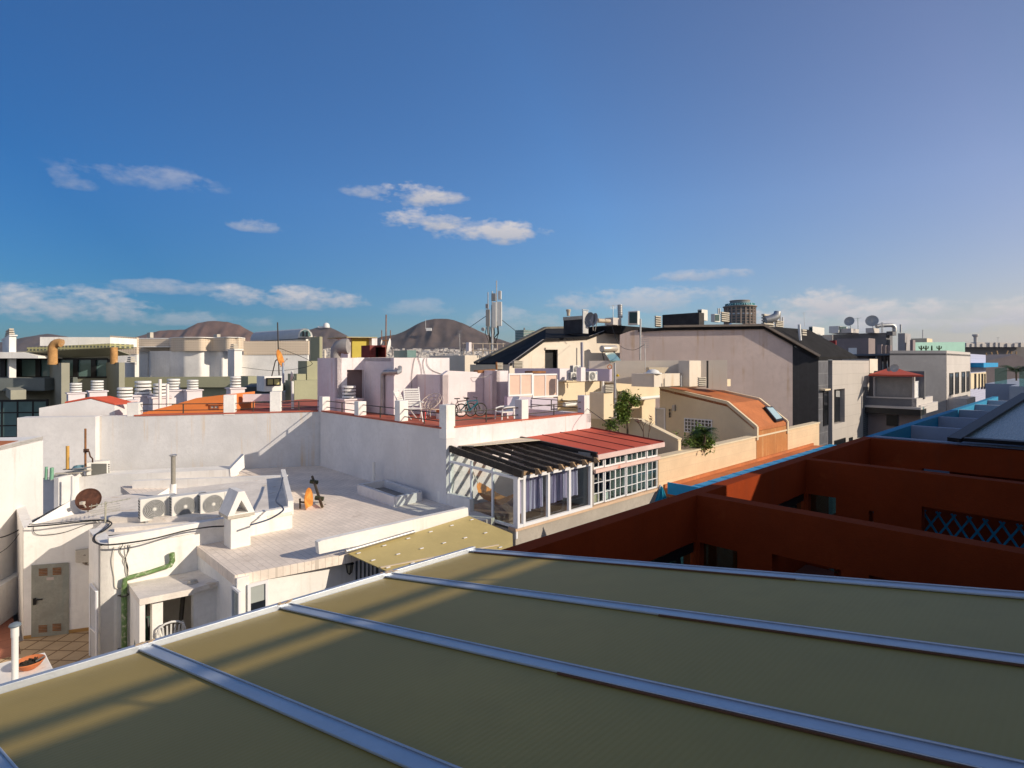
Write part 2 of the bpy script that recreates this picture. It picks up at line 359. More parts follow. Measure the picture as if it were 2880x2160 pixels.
def lattice(name, col, sc, hole=.33, dark=(.10, .09, .08)):
    m = mat(name, col, .9, .06, 1); nt = m.node_tree; N = nt.nodes; L = nt.links; b = N['Principled BSDF']
    src = b.inputs['Base Color'].links[0].from_socket; tc = N.new('ShaderNodeTexCoord'); sp = N.new('ShaderNodeSeparateXYZ'); L.new(tc.outputs['Object'], sp.inputs[0])
    def mt(op, a, c):
        n = N.new('ShaderNodeMath'); n.operation = op
        for i, q in enumerate((a, c)):
            if isinstance(q, (int, float)): n.inputs[i].default_value = q
            elif q is not None: L.new(q, n.inputs[i])
        return n.outputs[0]
    hx = mt('MULTIPLY', mt('ADD', sp.outputs[0], mt('MULTIPLY', sp.outputs[1], .45)), 1/sc)
    fx = mt('ABSOLUTE', mt('SUBTRACT', mt('FRACT', hx, None), .5), None); fz = mt('ABSOLUTE', mt('SUBTRACT', mt('FRACT', mt('MULTIPLY', sp.outputs[2], 1/sc), None), .5), None)
    f = mt('MULTIPLY', mt('LESS_THAN', fx, hole), mt('LESS_THAN', fz, hole))
    x = N.new('ShaderNodeMix'); x.data_type = 'RGBA'; L.new(f, x.inputs[0]); L.new(src, x.inputs[6]); x.inputs[7].default_value = (*dark, 1); L.new(x.outputs[2], b.inputs['Base Color'])
    return m
LATT = lattice('pierced concrete blocks', (.70, .58, .45), .21, .24, (.50, .40, .29))
LATT2 = lattice('large pierced blocks', (.70, .62, .48), .55, .3, (.07, .06, .05))
LATTY = lattice('yellow mosaic', (.40, .38, .19), .24, .3, (.10, .11, .09))
def clearglass(name, tint=(.85, .92, .92), refl=.16):
    m = bpy.data.materials.new(name); m.use_nodes = True; nt = m.node_tree; N = nt.nodes; L = nt.links; N.clear()
    o = N.new('ShaderNodeOutputMaterial'); t = N.new('ShaderNodeBsdfTransparent'); t.inputs[0].default_value = (*tint, 1)
    g = N.new('ShaderNodeBsdfGlossy'); g.inputs['Roughness'].default_value = .03; x = N.new('ShaderNodeMixShader')
    lw = N.new('ShaderNodeLayerWeight'); lw.inputs[0].default_value = .25; ad = N.new('ShaderNodeMath'); ad.operation = 'MULTIPLY_ADD'; ad.inputs[1].default_value = .5; ad.inputs[2].default_value = refl*.5
    pw = N.new('ShaderNodeMath'); pw.operation = 'POWER'; pw.inputs[1].default_value = 4; lw.inputs[0].default_value = .5; L.new(lw.outputs['Facing'], pw.inputs[0]); L.new(pw.outputs[0], ad.inputs[0]); L.new(ad.outputs[0], x.inputs[0]); L.new(t.outputs[0], x.inputs[1]); L.new(g.outputs[0], x.inputs[2]); L.new(x.outputs[0], o.inputs[0])
    return m
GLASS = clearglass('clear window glass')
GLASST = clearglass('greenish balustrade glass', (.55, .75, .72), .2)
def ribbed():
    m = mat('twin wall polycarbonate', (.41, .29, .078), .5, .07, .5, spec=.24, blotch=((.20, .16, .07), .71, 7)); nt = m.node_tree; N = nt.nodes; L = nt.links; b = N['Principled BSDF']
    tc = N.new('ShaderNodeTexCoord'); mp = N.new('ShaderNodeMapping'); L.new(tc.outputs['Object'], mp.inputs[0]); mp.inputs['Rotation'].default_value = (0, 0, R(-44.03))
    wv = N.new('ShaderNodeTexWave'); wv.bands_direction = 'Y'; wv.inputs['Scale'].default_value = 9; L.new(mp.outputs[0], wv.inputs[0])
    bp = N.new('ShaderNodeBump'); bp.inputs['Strength'].default_value = .07; bp.inputs['Distance'].default_value = .01; L.new(wv.outputs['Fac'], bp.inputs['Height']); L.new(bp.outputs[0], b.inputs['Normal'])
    return m
RIBPC = ribbed()
# ================================================================== SETTING
def struct(mb, name, m): return tag(mb.out(name, m), None, None, None, 'structure')
g = MB(); g.quad((-9000, -6000, 0), (9000, -6000, 0), (9000, 620, 0), (-9000, 620, 0))
GROUND = mat('street asphalt', (.06, .058, .055), .95, .2, .05)
ground = struct(g, 'ground', GROUND)
SEA = mat('sea water', (.015, .09, .13), .25, .2, .01, .3, .2, spec=.5)
g = MB(); g.quad((-12000, 620, -.5), (12000, 620, -.5), (12000, 14000, -.5), (-12000, 14000, -.5)); struct(g, 'sea', SEA)
HILLM = mat('brown volcanic slope', (.165, .098, .078), 1, .35, .012, 0, blotch=((.115, .080, .072), .52, .006))
HILLM2 = mat('dark volcanic slope', (.098, .072, .066), 1, .35, .012, 0, blotch=((.062, .054, .054), .52, .006))
def hill(prof, d, depth, m):
    # ridge profile in degrees of view turned into a hill with a front and a back slope
    xs = [D(px, 1050, d).x for px, _ in prof]; hs = [max(2, EYE+(HY-py)/FP*d) for _, py in prof]
    n = 170; mb = MB(); rows = []
    def H(x):
        for i in range(len(xs)-1):
            if xs[i] <= x <= xs[i+1]:
                t = (x-xs[i])/(xs[i+1]-xs[i]); return hs[i]+(hs[i+1]-hs[i])*t
        return 0
    M = 30
    for j in range(-M, M+1):
        t = j/M; row = []
        for i in range(n+1):
            x = xs[0]+(xs[-1]-xs[0])*i/n; yy = d+t*depth*.5
            g = 1-abs(mnoise.noise(V((x*.006, yy*.0025, d*.01))))*1.7; g2 = mnoise.noise(V((x*.018, yy*.008, d*.02)))
            k = max(0, 1-abs(t))**1.2
            h = H(x)*k*(1+(.20*g+.10*g2)*min(1, abs(t)*4)*1.0-.12*min(1, abs(t)*4)) + H(x)*.012*g2*k - 1
            row.append(mb.b.verts.new((x, yy, h)))
        rows.append(row)
    for a, b in zip(rows, rows[1:]):
        for i in range(n): mb.b.faces.new([a[i], a[i+1], b[i+1], b[i]])
    o = mb.out('hill', m, smooth=True); return tag(o, None, None, None, 'structure')
hill([(-700, 1010), (-300, 990), (0, 962), (60, 950), (133, 938), (180, 945), (260, 962), (420, 1000), (600, 1015)], 5200, 900, HILLM2)
hill([(180, 1015), (380, 948), (450, 929), (520, 926), (556, 908), (600, 902), (640, 904), (676, 915), (720, 940), (760, 955), (860, 985), (960, 1012)], 4300, 800, HILLM)
hill([(640, 1012), (780, 965), (860, 930), (900, 918), (925, 918), (960, 935), (1000, 957), (1060, 980), (1160, 1010)], 4700, 700, HILLM2)
hill([(860, 1008), (960, 985), (1075, 946), (1112, 941), (1140, 930), (1168, 914), (1200, 900), (1222, 896), (1250, 897), (1278, 900), (1300, 908), (1330, 922), (1375, 944), (1430, 962), (1500, 980), (1600, 1000)], 3700, 700, HILLM2)
# beach side slope the far town is built on
mb = MB(); rows = []
for j, (y, z) in enumerate([(2050, 0), (2080, 3), (2300, 12), (2700, 45), (3100, 95), (3300, 90)]):
    rows.append([mb.b.verts.new((x, y, z+(math.sin(x*.006+j)*.1*z))) for x in range(-2400, 900, 110)])
for a, b in zip(rows, rows[1:]):
    for i in range(len(a)-1): mb.b.faces.new([a[i], a[i+1], b[i+1], b[i]])
struct(mb, 'hillside', HILLM2)
# far town: houses that only read as one mass
TOWNM = mat('far town walls', (.62, .57, .52), .95, .45, .03)
mb = MB(); rnd = random.Random(3)
for _ in range(1500):
    y = rnd.uniform(2080, 3000); x = rnd.uniform(-.37*y, -.015*y) if rnd.random() < .9 else rnd.uniform(-.6*y, .05*y)
    z = 3+(y-2080)/700*50 if y < 2700 else 45+(y-2700)/400*50
    w = rnd.uniform(10, 26); h = rnd.uniform(7, 16); mb.cb((x, y, z+h/2-4), w, rnd.uniform(10, 22), h+8, rnd.uniform(-.4, .4))
tag(mb.out('far_town', TOWNM), 'pale houses of the far town massed below the brown hills', 'town', None, 'stuff')

# ================================================================== OWN BUILDING (camera stands on its roof terrace)
HA = 2.2; Kp = D(1336, 1548, FP*HA/(1548-HY))
d1 = V((-1.284, 1, -.23)).normalized()
def onplane(p):
    n = d1.cross(eR); r = ray(p); k = (Kp-O).dot(n)/r.dot(n); return O+r*k
d1h = V((d1.x, d1.y, 0)).normalized()
nA = eR.cross(d1).normalized(); nA = nA if nA.z > 0 else -nA
def st(p):
    q = onplane(p)-Kp
    # solve q = s*eR + t*d1
    a, b, c = eR.dot(eR), eR.dot(d1), d1.dot(d1); e, f = q.dot(eR), q.dot(d1); det = a*c-b*b
    return (e*c-f*b)/det, (a*f-b*e)/det
own = thing('own_house', 'house under the photographer with ochre walls and a flat terrace below the awning', 'house', UV(0, -2, -20))
OCHRE = mat('ochre render', (.50, .36, .20), .9, .08, .8, .2)
mb = MB(); mb.box(UV(-6, 4.75, -20), eR*10.1, eL*-9.2, V((0, 0, 15.1))); mb.out('lower_storeys', OCHRE, own)
mb = MB(); mb.box(UV(-6, 4.75, -4.898), eR*10.1, eL*-.2, V((0, 0, 1.0))); mb.out('terrace_parapet', OCHRE, own)
mb = MB(); mb.box(UV(-6, -2, -4.9), eR*14.1, eL*-2.4, V((0, 0, 5.85))); mb.box(UV(-6, -6, -4.9), eR*14.1, eL*-5, V((0, 0, 7.3))); mb.out('upper_storey_and_shade_box', OCHRE, own)  # front wall inferred from its shadow edge; rear box added to cut sky fill
mb = MB(); mb.box(UV(8.12, -2, -20), eR*6.38, eL*-2.4, V((0, 0, 21.35))); mb.box(UV(16.5, -2, -20), eR*24, eL*-2.4, V((0, 0, 21.55))); mb.box(UV(14.5, -2.0, -20), eR*2.0, eL*-2.4, V((0, 0, 20.55))); mb.box(UV(8.13, -6, -4.9), eR*32, eL*-5, V((0, 0, 7.2))); mb.out('unseen_shade_block', OCHRE, own)  # unseen blocks, height and notch shaped to shade the red terrace
mb = MB(); 
for i in range(10): mb.tube([UV(-5.8+i*1.4, -2.1, .945), UV(-5.8+i*1.4, -2.1, 1.12)], .02)
mb.tube([UV(-5.9, -2.1, 1.12), UV(8.0, -2.1, 1.12)], .045); mb.out('handrail', GALV, own)
# awning
aw = thing('glazed_awning', 'yellowish ribbed sheet awning with broad aluminium rails in the foreground', 'awning', Kp)
far = [(44, 2160), (436, 1820), (823, 1705), (1110, 1618), (1336, 1548)]
ss = [st(p)[0] for p in far]
# intersections with the outer edge (t = 0)
def AP(s, t, h=0): return Kp + eR*s + d1*t + nA*h
print('rail s', ss, [st(p)[1] for p in far])
W = .105; steps = ss[:1]
rails = [ss[0]-1.05, ss[0]] + ss[1:]
for i, s in enumerate(rails):
    w = W if i < len(rails)-1 else .10
    mb = MB(); s0 = s-w
    mb.box(AP(s0, .0, .004), eR*w, d1*-6.6, nA*.016); mb.box(AP(s0+w-.016, -.02, .0205), eR*.010, d1*-6.5, nA*.010);
    mb.out('rail', ALU, aw, bevel=.004)
    if i >= len(rails)-3:
        mb = MB(); mb.box(AP(s0-.012, -3.0-(i==len(rails)-1)*-2.9, .004), eR*.016, d1*-3.4, nA*.010); mb.out('sealing_strip', mat('brown sealant', (.16, .07, .035), .8), aw)
for i in range(len(rails)-1):
    a, b = rails[i]-.05, rails[i+1]-W+.05
    mb = MB(); mb.box(AP(a, -.03, -.016), eR*(b-a), d1*-6.5, nA*.016); mb.out('roof_sheet', RIBPC, aw)
mb = MB(); mb.box(AP(rails[0]-.3, .05, -.08), eR*(rails[-1]-rails[0]+.3), d1*-.065, nA*.125)
mb.out('edge_profile', ALU, aw, bevel=.004)
mb = MB(); rnd = random.Random(2)
for s in rails[1:-1]:
    for k in range(7):
        c = AP(s-W*.5+rnd.uniform(-.06, .06), rnd.uniform(-.045, .03), .047); mb.cb(c, rnd.uniform(.02, .07), rnd.uniform(.008, .014), .006, R(44)+rnd.uniform(-.5, .5))
mb.out('sealant_blob', mat('yellowed sealant', (.50, .36, .22), .7), aw)
mb = MB()
for s in (rails[0], rails[2], rails[-1]-.1): mb.box(AP(s, -.1, -.08), eR*.05, eL*-.05, V((0, 0, -2.6)))
mb.out('support_post', ALU, aw)

# ================================================================== RED TERRACE HOUSE
red = thing('red_house', 'dark terracotta terrace house with open roof beams in shade', 'house', UV(10, 5, -20))
zt = -2.4
def gplane(u): return uL(u)
VI = 5.08; VO = 5.34
ow = MB()
outer = Pl(UV(0, VI, 0), eR)
# outer wall with long window strips between the cross walls
ends = [4.6, 9.57, 15.06, 20.7]
holes = []
for a, b in zip(ends, ends[1:]):
    holes.append([UV(a+1.7, VI, zt-.82), UV(b-.02, VI, zt-.82), UV(b-.02, VI, zt-1.95), UV(a+1.7, VI, zt-1.95)])
loop = [UV(4.4, VI, zt), UV(21.1, VI, zt), UV(21.1, VI, -5.0), UV(4.4, VI, -5.0)]
ow.slab(loop, eL*(VO-VI), holes); ow.out('outer_wall', REDW, red)
mb = MB(); mb.box(UV(4.4, VO, -20), eR*16.7, eL*-8, V((0, 0, 14.9))); mb.out('lower_storeys', REDW, red)
for i, u in enumerate(ends[1:]):
    pl = uL(u); mb = MB()
    loop = [UV(u, VI, zt), UV(u, -1.9, zt), UV(u, -1.9, -5.0), UV(u, VI, -5.0)]
    hs = []
    def hv(px, py): 
        q = pl.at(px, py); return (q-O).dot(eL), q.z-EYE
    if i == 0:
        v1, z1 = hv(*I(975, 1262)); hs.append((VI-.05, v1, zt-.84, zt-1.95))
        v1, z1 = hv(*I(1297, 1352)); v2, z2 = hv(*I(1940, 1480)); hs.append((v1, v2, z1, -4.8))
        v1, z1 = hv(*J(735, 1408)); v2, _ = hv(*J(1230, 1510)); hs.append((v1, v2, z1, -4.8))
    if i == 1:
        v1, z1 = hv(*J(455, 700)); hs.append((VI-.05, v1, zt-.84, zt-1.95))
        v1, z1 = hv(*J(735, 760)); v2, z2 = hv(*J(775, 925)); hs.append((v1, v2, -3.42, -4.6))
        v1, z1 = hv(*J(1182, 828)); hs.append((v1, -1.7, z1, -4.5))
    if i == 2:
        v1, z1 = hv(*S6(885, 1095)); hs.append((v1, -1.7, z1, -4.5))
    holes = [[UV(u, a, c), UV(u, b, c), UV(u, b, d), UV(u, a, d)] for a, b, c, d in hs]
    mb.slab(loop, eR*.30, holes); mb.out('cross_wall', REDW, red)
    mb = MB()
    if i < 2:
        # black window frames in the strip beside this cross wall
        ua = ends[i]
        for uu in (ua+1.7, ua+3.3, u-.62): mb.box(UV(uu, VI+.05, zt-.82), eR*.14, eL*.1, V((0, 0, -1.13)))
        mb.box(UV(ua+1.7, VI+.04, zt-.86), eR*(u-ua-1.75), eL*.12, V((0, 0, -.16)))
        f = mb.out('window_frame', BLACKM, red)
        mb = MB(); mb.box(UV(ua+1.72, VI+.10, zt-.9), eR*(u-ua-1.77), eL*.012, V((0, 0, -1.0))); mb.out('pane', GLASST, f)
        mb = MB(); a, b, c, d = hs[0]; mb.box(UV(u+.12, a-.02, c-.02), eR*.012, eL*(b-a+.04), V((0, 0, d-c+.04))); mb.out('glass_door', GLASST, red)
mb = MB(); mb.box(UV(4.4, VI, -5.1), eR*16.6, eL*-7, V((0, 0, .09))); mb.out('terrace_floor', mat('dark red paving', (.16, .06, .04), .8, .15, 2), red)
mb = MB(); mb.box(UV(4.42, VI-.02, -5), eR*.2, eL*-7, V((0, 0, 2.55))); mb.out('party_wall', REDW, red)
for u1 in (ends[1], ends[2], ends[3]):
    mb = MB(); mb.box(UV(u1+1.6, -1.9, -5.0), eR*.2, eL*5.2, V((0, 0, 1.9))); mb.out('garden_wall', REDW, red)
# blue diamond lattice fence
ft = thing('lattice_fence', 'blue diamond trellis fence in the opening of the red cross wall', 'fence', UV(15.5, 0, -5))
mb = MB(); pu = 15.6
tz = uL(pu).at(*J(1300, 872)).z-EYE
for k in range(-2, 15):
    v0 = uL(pu).at(*J(1225, 1000)); v0 = (v0-O).dot(eL)+.55-k*.27
    mb.bar(UV(pu, v0, tz-1.35), UV(pu, v0-.80, tz), .042, .02, eR); mb.bar(UV(pu+.03, v0-.80+.09+.80, tz), UV(pu+.03, v0-.80+.09, tz-1.35), .042, .02, eR)
mb.out('slat', BLUED, ft)
# gutter and ledge beyond the red wall
bl = thing('blue_gutter', 'bright blue metal gutter along the orange ledge below the sandy wall', 'gutter', UV(25, 10, -4.5))
vz = -4.42
mb = MB(); mb.box(UV(18.5, 9.75, vz), eR*15.0, eL*.36, V((0, 0, .04))); mb.box(UV(18.5, 9.75, vz-.2), eR*15.0, eL*.03, V((0, 0, .2)))
for k in range(15): mb.box(UV(18.9+k, 9.72, vz+.042), eR*.06, eL*.40, V((0, 0, .012)))
mb.out('channel', BLUEP, bl)
mb = MB(); mb.box(UV(18.45, 9.75, vz-.35), eR*.05, eL*1.2, V((0, 0, .42))); mb.out('end_cap', BLUEP, bl)

# ================================================================== BLUE HOUSE
blue = thing('blue_house', 'house with bright blue parapet and pale grey cross walls in shade', 'house', UV(30, 5, -20))
mb = MB(); mb.box(UV(21.2, VI, -20), eR*32, eL*.28, V((0, 0, 20+zt-.02))); mb.out('parapet', BLUED, blue)
for u in (26.3, 31.6, 37.0, 42.3, 47.6):
    mb = MB(); mb.box(UV(u, VI-.002, -5), eR*.3, eL*-7, V((0, 0, 5+zt-.03))); mb.out('cross_wall', BLUEG, blue)
mb = MB(); mb.box(UV(21.2, VI-.002, -5.2), eR*32, eL*-7, V((0, 0, .2))); mb.out('terrace_floor', BLUEG, blue)
mb = MB(); mb.box(UV(21.12, VI+.02, zt+.002), eR*.28, eL*-7, V((0, 0, .025))); mb.out('coping', BLUEG, blue)
# glazed roof with dark frame at the right
gr = thing('glazed_roof', 'dark framed greenish glass roof at the right edge above the red wall', 'glass roof', UV(21.4, 2, -2.3))
pA = Zp((2690, 1236), -2.2); e1 = (D(2890, 1112, 20.5)-pA); pB = pA + V((4.2, -3.5, 0))*1.3
mb = MB(); q = [pA, pA+e1, pA+e1+(pB-pA), pB]; nn = e1.cross(pB-pA).normalized(); nn = nn if nn.z > 0 else -nn
mb.slab(q, nn*-.03); 
GRGL = mat('meshed greenish glass', (.10, .17, .17), .25, .1, 1, .15, 200, spec=.7, brick=(.12, .12, (.20, .27, .27), .02))
mb.out('sheet', GRGL, gr)
mb = MB(); mb.bar(pA-e1.normalized()*.2+nn*.03, pA+e1+nn*.03, .32, .12, nn); mb.bar(pA+nn*.025, pB+nn*.025, .16, .10, nn); mb.out('frame', BLACKM, gr)

# ================================================================== WHITE HOUSE (roof with air conditioners)
wh = thing('white_house', 'white house with beige tiled flat roof and raised equipment deck', 'house', UV(7, 18, -20))
ZR = -4.45
mb = MB(); mb.slab([Zp(G(185, 1285), ZR), Zp(G(1165, 1098), ZR), UV(11.0, 12.1, ZR), UV(11.25, 14.4, ZR), UV(11.7, 24.9, ZR), UV(4.1, 24.5, ZR), UV(4.1, 14.9, ZR)], V((0, 0, -.22))); mb.out('roof_slab', ROOFT, wh)
mb = MB(); mb.box(UV(4.35, 12.5, -20), eR*6.7, eL*12, V((0, 0, 20+ZR-.225))); mb.out('walls', WHITE, wh)
# front parapet
pv = vR(12.15)
mb = MB(); mb.slab(pv.pts(G(905, 1000), G(935, 985), G(1825, 782), G(2080, 727), G(2200, 700), G(2205, 770), G(1725, 925), G(915, 1102)), eL*.16); mb.out('front_parapet', WHITE, wh)
mb = MB(); mb.box(UV(10.9, 13.1, ZR), eR*.18, eL*1.6, V((0, 0, .36))); mb.out('side_kerb', WHITE, wh)
mb = MB(); mb.tube([pv.at(G(1130, 1070))-eL*.08, pv.at(G(1720, 900))-eL*.08], .045, 10); mb.out('drain_pipe', GALV, wh, True)
# raised deck
ZP = -4.02
plan = [Zp(p, ZP) for p in (F(868, 528), G(683, 738), G(632, 432), F(600, 165))]
deckp = [Zp(p, ZP) for p in (F(868, 528), G(683, 738), G(632, 432), F(600, 150), F(225, 372), F(905, 318), F(780, 430))]
mb = MB(); mb.slab(deckp, V((0, 0, -.08))); mb.out('deck', ROOFP, wh)
cd = sum(deckp, V())/7
mb = MB(); mb.slab([V((p.x+(cd.x-p.x)*.004, p.y+(cd.y-p.y)*.004, p.z-.081)) for p in deckp], V((0, 0, -4))); mb.out('deck_walls', WHITE, wh)
def kerb(p, q, w=.16, h=.16, m=WHITE, name='kerb'):
    mb = MB(); mb.bar(p+V((0, 0, h/2-.05)), q+V((0, 0, h/2-.05)), w, h+.1); return mb.out(name, m, wh)
kerb(plan[0]+V((.1, .1, 0)), plan[1]+V((-.1, .1, 0)), .18, .13); kerb(plan[1]+V((-.08, .1, 0)), plan[2]+V((-.08, -.1, 0)), .14, .28)
# front wall of the deck right of the chimney and low wall at its back
mb = MB(); mb.slab(vR(15.15).pts(G(320, 800), G(682, 738), G(682, 882), G(320, 946)), eL*.2); mb.out('deck_front', WHITE, wh)
bw = Pl(D(*G(625, 425), 20.4), (1, .05))
mb = MB(); mb.slab(bw.pts(G(-700, 470), G(145, 440), G(632, 424), G(600, 500), G(560, 572), G(300, 592), G(-700, 640)), -bw.n*.2); mb.out('deck_back_wall', WHITE, wh)
bw2 = Pl(D(*G(145, 400), 21.8), (1, .12))
mb = MB(); mb.slab(bw2.pts(A(505, 1432), A(860, 1404), A(1990, 1352), A(1990, 1500), A(505, 1640)), -bw2.n*.9); mb.out('back_bench', WHITE, wh)
mb = MB(); q0 = bw2.at(G(145, 366)); q1 = q0+eL*2.6
qv = Pl(bw2.at(G(145, 400))-V((0, .05, 0)), eR.xy); mb.slab(qv.pts(G(145, 366), G(265, 240), G(270, 356), G(150, 446)), eL*.25); mb.out('buttress', WHITE, wh)
# sloping render ramps on the deck
mb = MB(); a = Zp(F(1000, 310), ZP); b = Zp(F(1930, 300), ZP)
mb.bar(a+V((0, 0, .06)), b+V((0, 0, .06)), .55, .12); mb.out('step', ROOFP, wh)
mb = MB(); a = Zp(F(1060, 385), ZP); b = Zp(F(1920, 325), ZP); mb.bar(a+V((0, -.25, .05)), b+V((0, -.25, .05)), .14, .10); mb.out('step', ROOFP, wh)
mb = MB(); c = Zp(F(1255, 428), ZP); mb.cb(c+V((0, 0, .003)), 1.7, .16, .006, R(20)); mb.out('roof_slot', mat('dark opening', (.01, .01, .01), 1, 0), wh)
mb = MB(); c = Zp(F(640, 265), ZP); top = D(*F(610, 150), c.y); mb.slab([Zp(F(240, 365), ZP), c, top], V((0, .25, 0))); mb.out('buttress', WHITE, wh)
mb = MB(); mb.slab([Zp(F(1200, 195), ZP), Zp(F(1460, 130), ZP), D(*F(1465, 35), Zp(F(1460, 130), ZP).y)], V((.05, .25, 0))); mb.out('buttress', WHITE, wh)
# front block (left of chimney)
nb = vR(15.28)
mb = MB()
zt1 = -4.2
mb.slab([nb.at(F(868, 530)), nb.at(F(1932, 372)), nb.at(F(1932, 900)), nb.at(F(1060, 2100)), nb.at(F(868, 2100))], eL*.25)
p = nb.at(F(868, 530)); 
lf = uL((p-O).dot(eR))
mb.slab([p, V((p.x, p.y, 12.4)), V((p.x, p.y, 12.4))+eL*1.6, p+eL*1.6], eR*.25)
mb.out('front_wall', WHITE, wh)
# wall with the grey door
_a, _b = Zp(F(205, 374), ZP), Zp(F(905, 318), ZP)
dv = Pl(_a, (_b-_a).xy).off(.05)
mb = MB(); mb.slab(dv.pts(F(203, 385), F(905, 318), F(905, 1400), F(203, 1340)), eL*.25); 
p = dv.at(F(203, 385)); mb.slab([p, V((p.x, p.y, 12.5)), V((p.x, p.y, 12.5))+eL*3.5, p+eL*3.5], eR*.2); mb.out('door_wall', WHITE, wh)
mb = MB(); q = dv.at(F(205, 1335)); mb.box(V((q.x, q.y, EYE-6.75)), dv.d*-3.2 if dv.d.x < 0 else dv.d*3.2, dv.n*.02, V((0, 0, .08))); mb.out('skirting', mat('ochre skirting', (.42, .24, .08), .7), wh)
# slab roof under eave: wall under it with window, lean-to porch
fw = vR(12.5)
mb = MB(); mb.box(UV(4.12, 12.5, -7.6), eR*.24, eL*3.6, V((0, 0, 3.1))); mb.out('side_wall', WHITE, wh)
def window(pl, x0, y0, x1, y1, parent, fm=METALW, gm=DGLASS, nx=1, ny=1, w=.05, dep=.05, name='window', out=True):
    p, q = pl.at(x0, y0), pl.at(x1, y1); d = V((q.x-p.x, q.y-p.y, 0)); zt_, zb = p.z, pl.at(x0, y1).z; h = zt_-zb
    n = pl.n; dn = d.normalized(); L_ = d.length
    mb = MB()
    base = V((p.x, p.y, zb))+n*.004
    mb.box(base, d, UPV*w, n*dep); mb.box(base+UPV*(h-w), d, UPV*w, n*dep)
    mb.box(base+UPV*w, dn*w, UPV*(h-2*w), n*dep); mb.box(base+d-dn*w+UPV*w, dn*w, UPV*(h-2*w), n*dep)
    for i in range(1, nx): mb.box(base+dn*(L_*i/nx-w*.35)+UPV*w, dn*w*.7, UPV*(h-2*w), n*dep*.9)
    for j in range(1, ny): mb.box(base+dn*w+UPV*(h*j/ny-w*.3), dn*(L_-2*w), UPV*w*.6, n*dep*.8)
    f = mb.out(name, fm, parent)
    mb = MB(); mb.box(base+n*.002+dn*w*.5+UPV*w*.5, dn*(L_-w), UPV*(h-w), n*.012); mb.out('pane', gm, f)
    return f
w = window(fw, *G(290, 1365), *G(468, 1640), wh, gm=PANEW, w=.06)
mb = MB(); p = fw.at(G(296, 1500)); mb.box(V((p.x, p.y, p.z-.9))+fw.n*.025, fw.at(G(462, 1500))-p - V((0, 0, (fw.at(G(462, 1500))-p).z)), UPV*.82, fw.n*.01); mb.out('open_half', DGLASS, w)
window(uL(4.1), *G(175, 1370), *G(243, 1640), wh, gm=PANEW, w=.05)
# rear wall behind the window air conditioner
# lean-to porch
mb = MB(); zf = -5.95
a, b, c_, d_ = nb.at(F(1105, 862)), nb.at(F(1590, 772)), None, None
fr = vR(13.7)
c_ = fr.at(F(1688, 905)); d_ = fr.at(F(1205, 1000))
mb.slab([a, b, c_, d_], V((0, 0, -.13))); mb.out('porch_roof', ROOFP, wh)
b2 = b+eR*1.1; mb = MB(); mb.slab([b+V((0, 0, .004)), b2+V((0, 0, .004)), c_+eR*.55+V((0, 0, .03)), c_+V((0, 0, .004))], V((0, 0, -.1))); mb.out('porch_roof', ROOFP, wh)
mb = MB(); mb.slab(fr.off(-.15).pts(F(1315, 980), F(1408, 960), F(1408, 1900), F(1315, 1900)), eL*.18)
mb.slab(fr.off(-.15).pts(F(1408, 975), F(1690, 920), F(1690, 905), F(1408, 950)), eL*.18)
mb.slab(fr.off(-.15).pts(F(1672, 905), F(2040, 830), F(2040, 1500), F(1672, 1700)), eL*.18); 
mb.slab(fr.off(-1.6).pts(F(1205, 800), F(1760, 800), F(1760, 2100), F(1205, 2100)), eL*.06); mb.out('porch_wall', WHITE, wh)
mb = MB(); p = nb.at(F(1112, 905)); mb.slab([p, p+UPV*-3.2, V((d_.x, d_.y, p.z-3.2)), V((d_.x, d_.y, d_.z-.14))], eR*.1); mb.out('porch_side', WHITE, wh)
# lower terrace floor, red floor, neighbour wall on the left
TF = -6.75
mb = MB(); mb.slab([UV(-9, 8, TF), UV(4.3, 8, TF), UV(4.3, 18.2, TF), UV(.98, 18.2, TF), UV(.98, 17.4, TF), UV(-9, 17.4, TF)], V((0, 0, -.2))); mb.out('terrace_floor', FLOORB, wh)
mb = MB(); mb.slab([UV(-9, 17.41, TF), UV(.97, 17.41, TF), UV(.97, 26, TF), UV(-9, 26, TF)], V((0, 0, -.2))); mb.out('terrace_floor', FLOORR, wh)
mb = MB(); mb.box(UV(-9, 8, -20), eR*13, eL*18, V((0, 0, 20+TF-.21))); mb.out('lower_storeys', WHITE, wh)
na, nbb = Zp(A(0, 1152), -2.2), Zp(A(372, 1066), -2.2)
nwall = thing('boundary_wall', 'tall white weathered wall with a flat coping at the far left edge', 'wall', V((nbb.x, nbb.y, EYE+TF)))
nd_ = (nbb-na); na2 = na-nd_*3.2
mb = MB(); mb.slab([na2, nbb, V((nbb.x, nbb.y, EYE+TF)), V((na2.x, na2.y, EYE+TF))], V((-.3, -.07, 0))); mb.out('wall', mat('flaking white wall', (.80, .77, .74), .9, .05, .9, .35, 18, streak=(DIRT, .56, 4, .5, .5), blotch=((.64, .52, .40), .68, 2.2)), nwall)
mb = MB(); mb.slab([na2+UPV*.003, nbb+UPV*.003, Zp(A(215, 1072), -2.197), Zp(A(-300, 1082), -2.197)], V((0, 0, -.12))); mb.out('roof_edge', WHITE, nwall)
mb = MB(); mb.slab([Zp(p, -2.190) for p in (A(-250, 1108), A(160, 1103), A(0, 1146), A(-250, 1215))], V((0, 0, -.006))); mb.out('roof_floor', ORANGE, nwall)
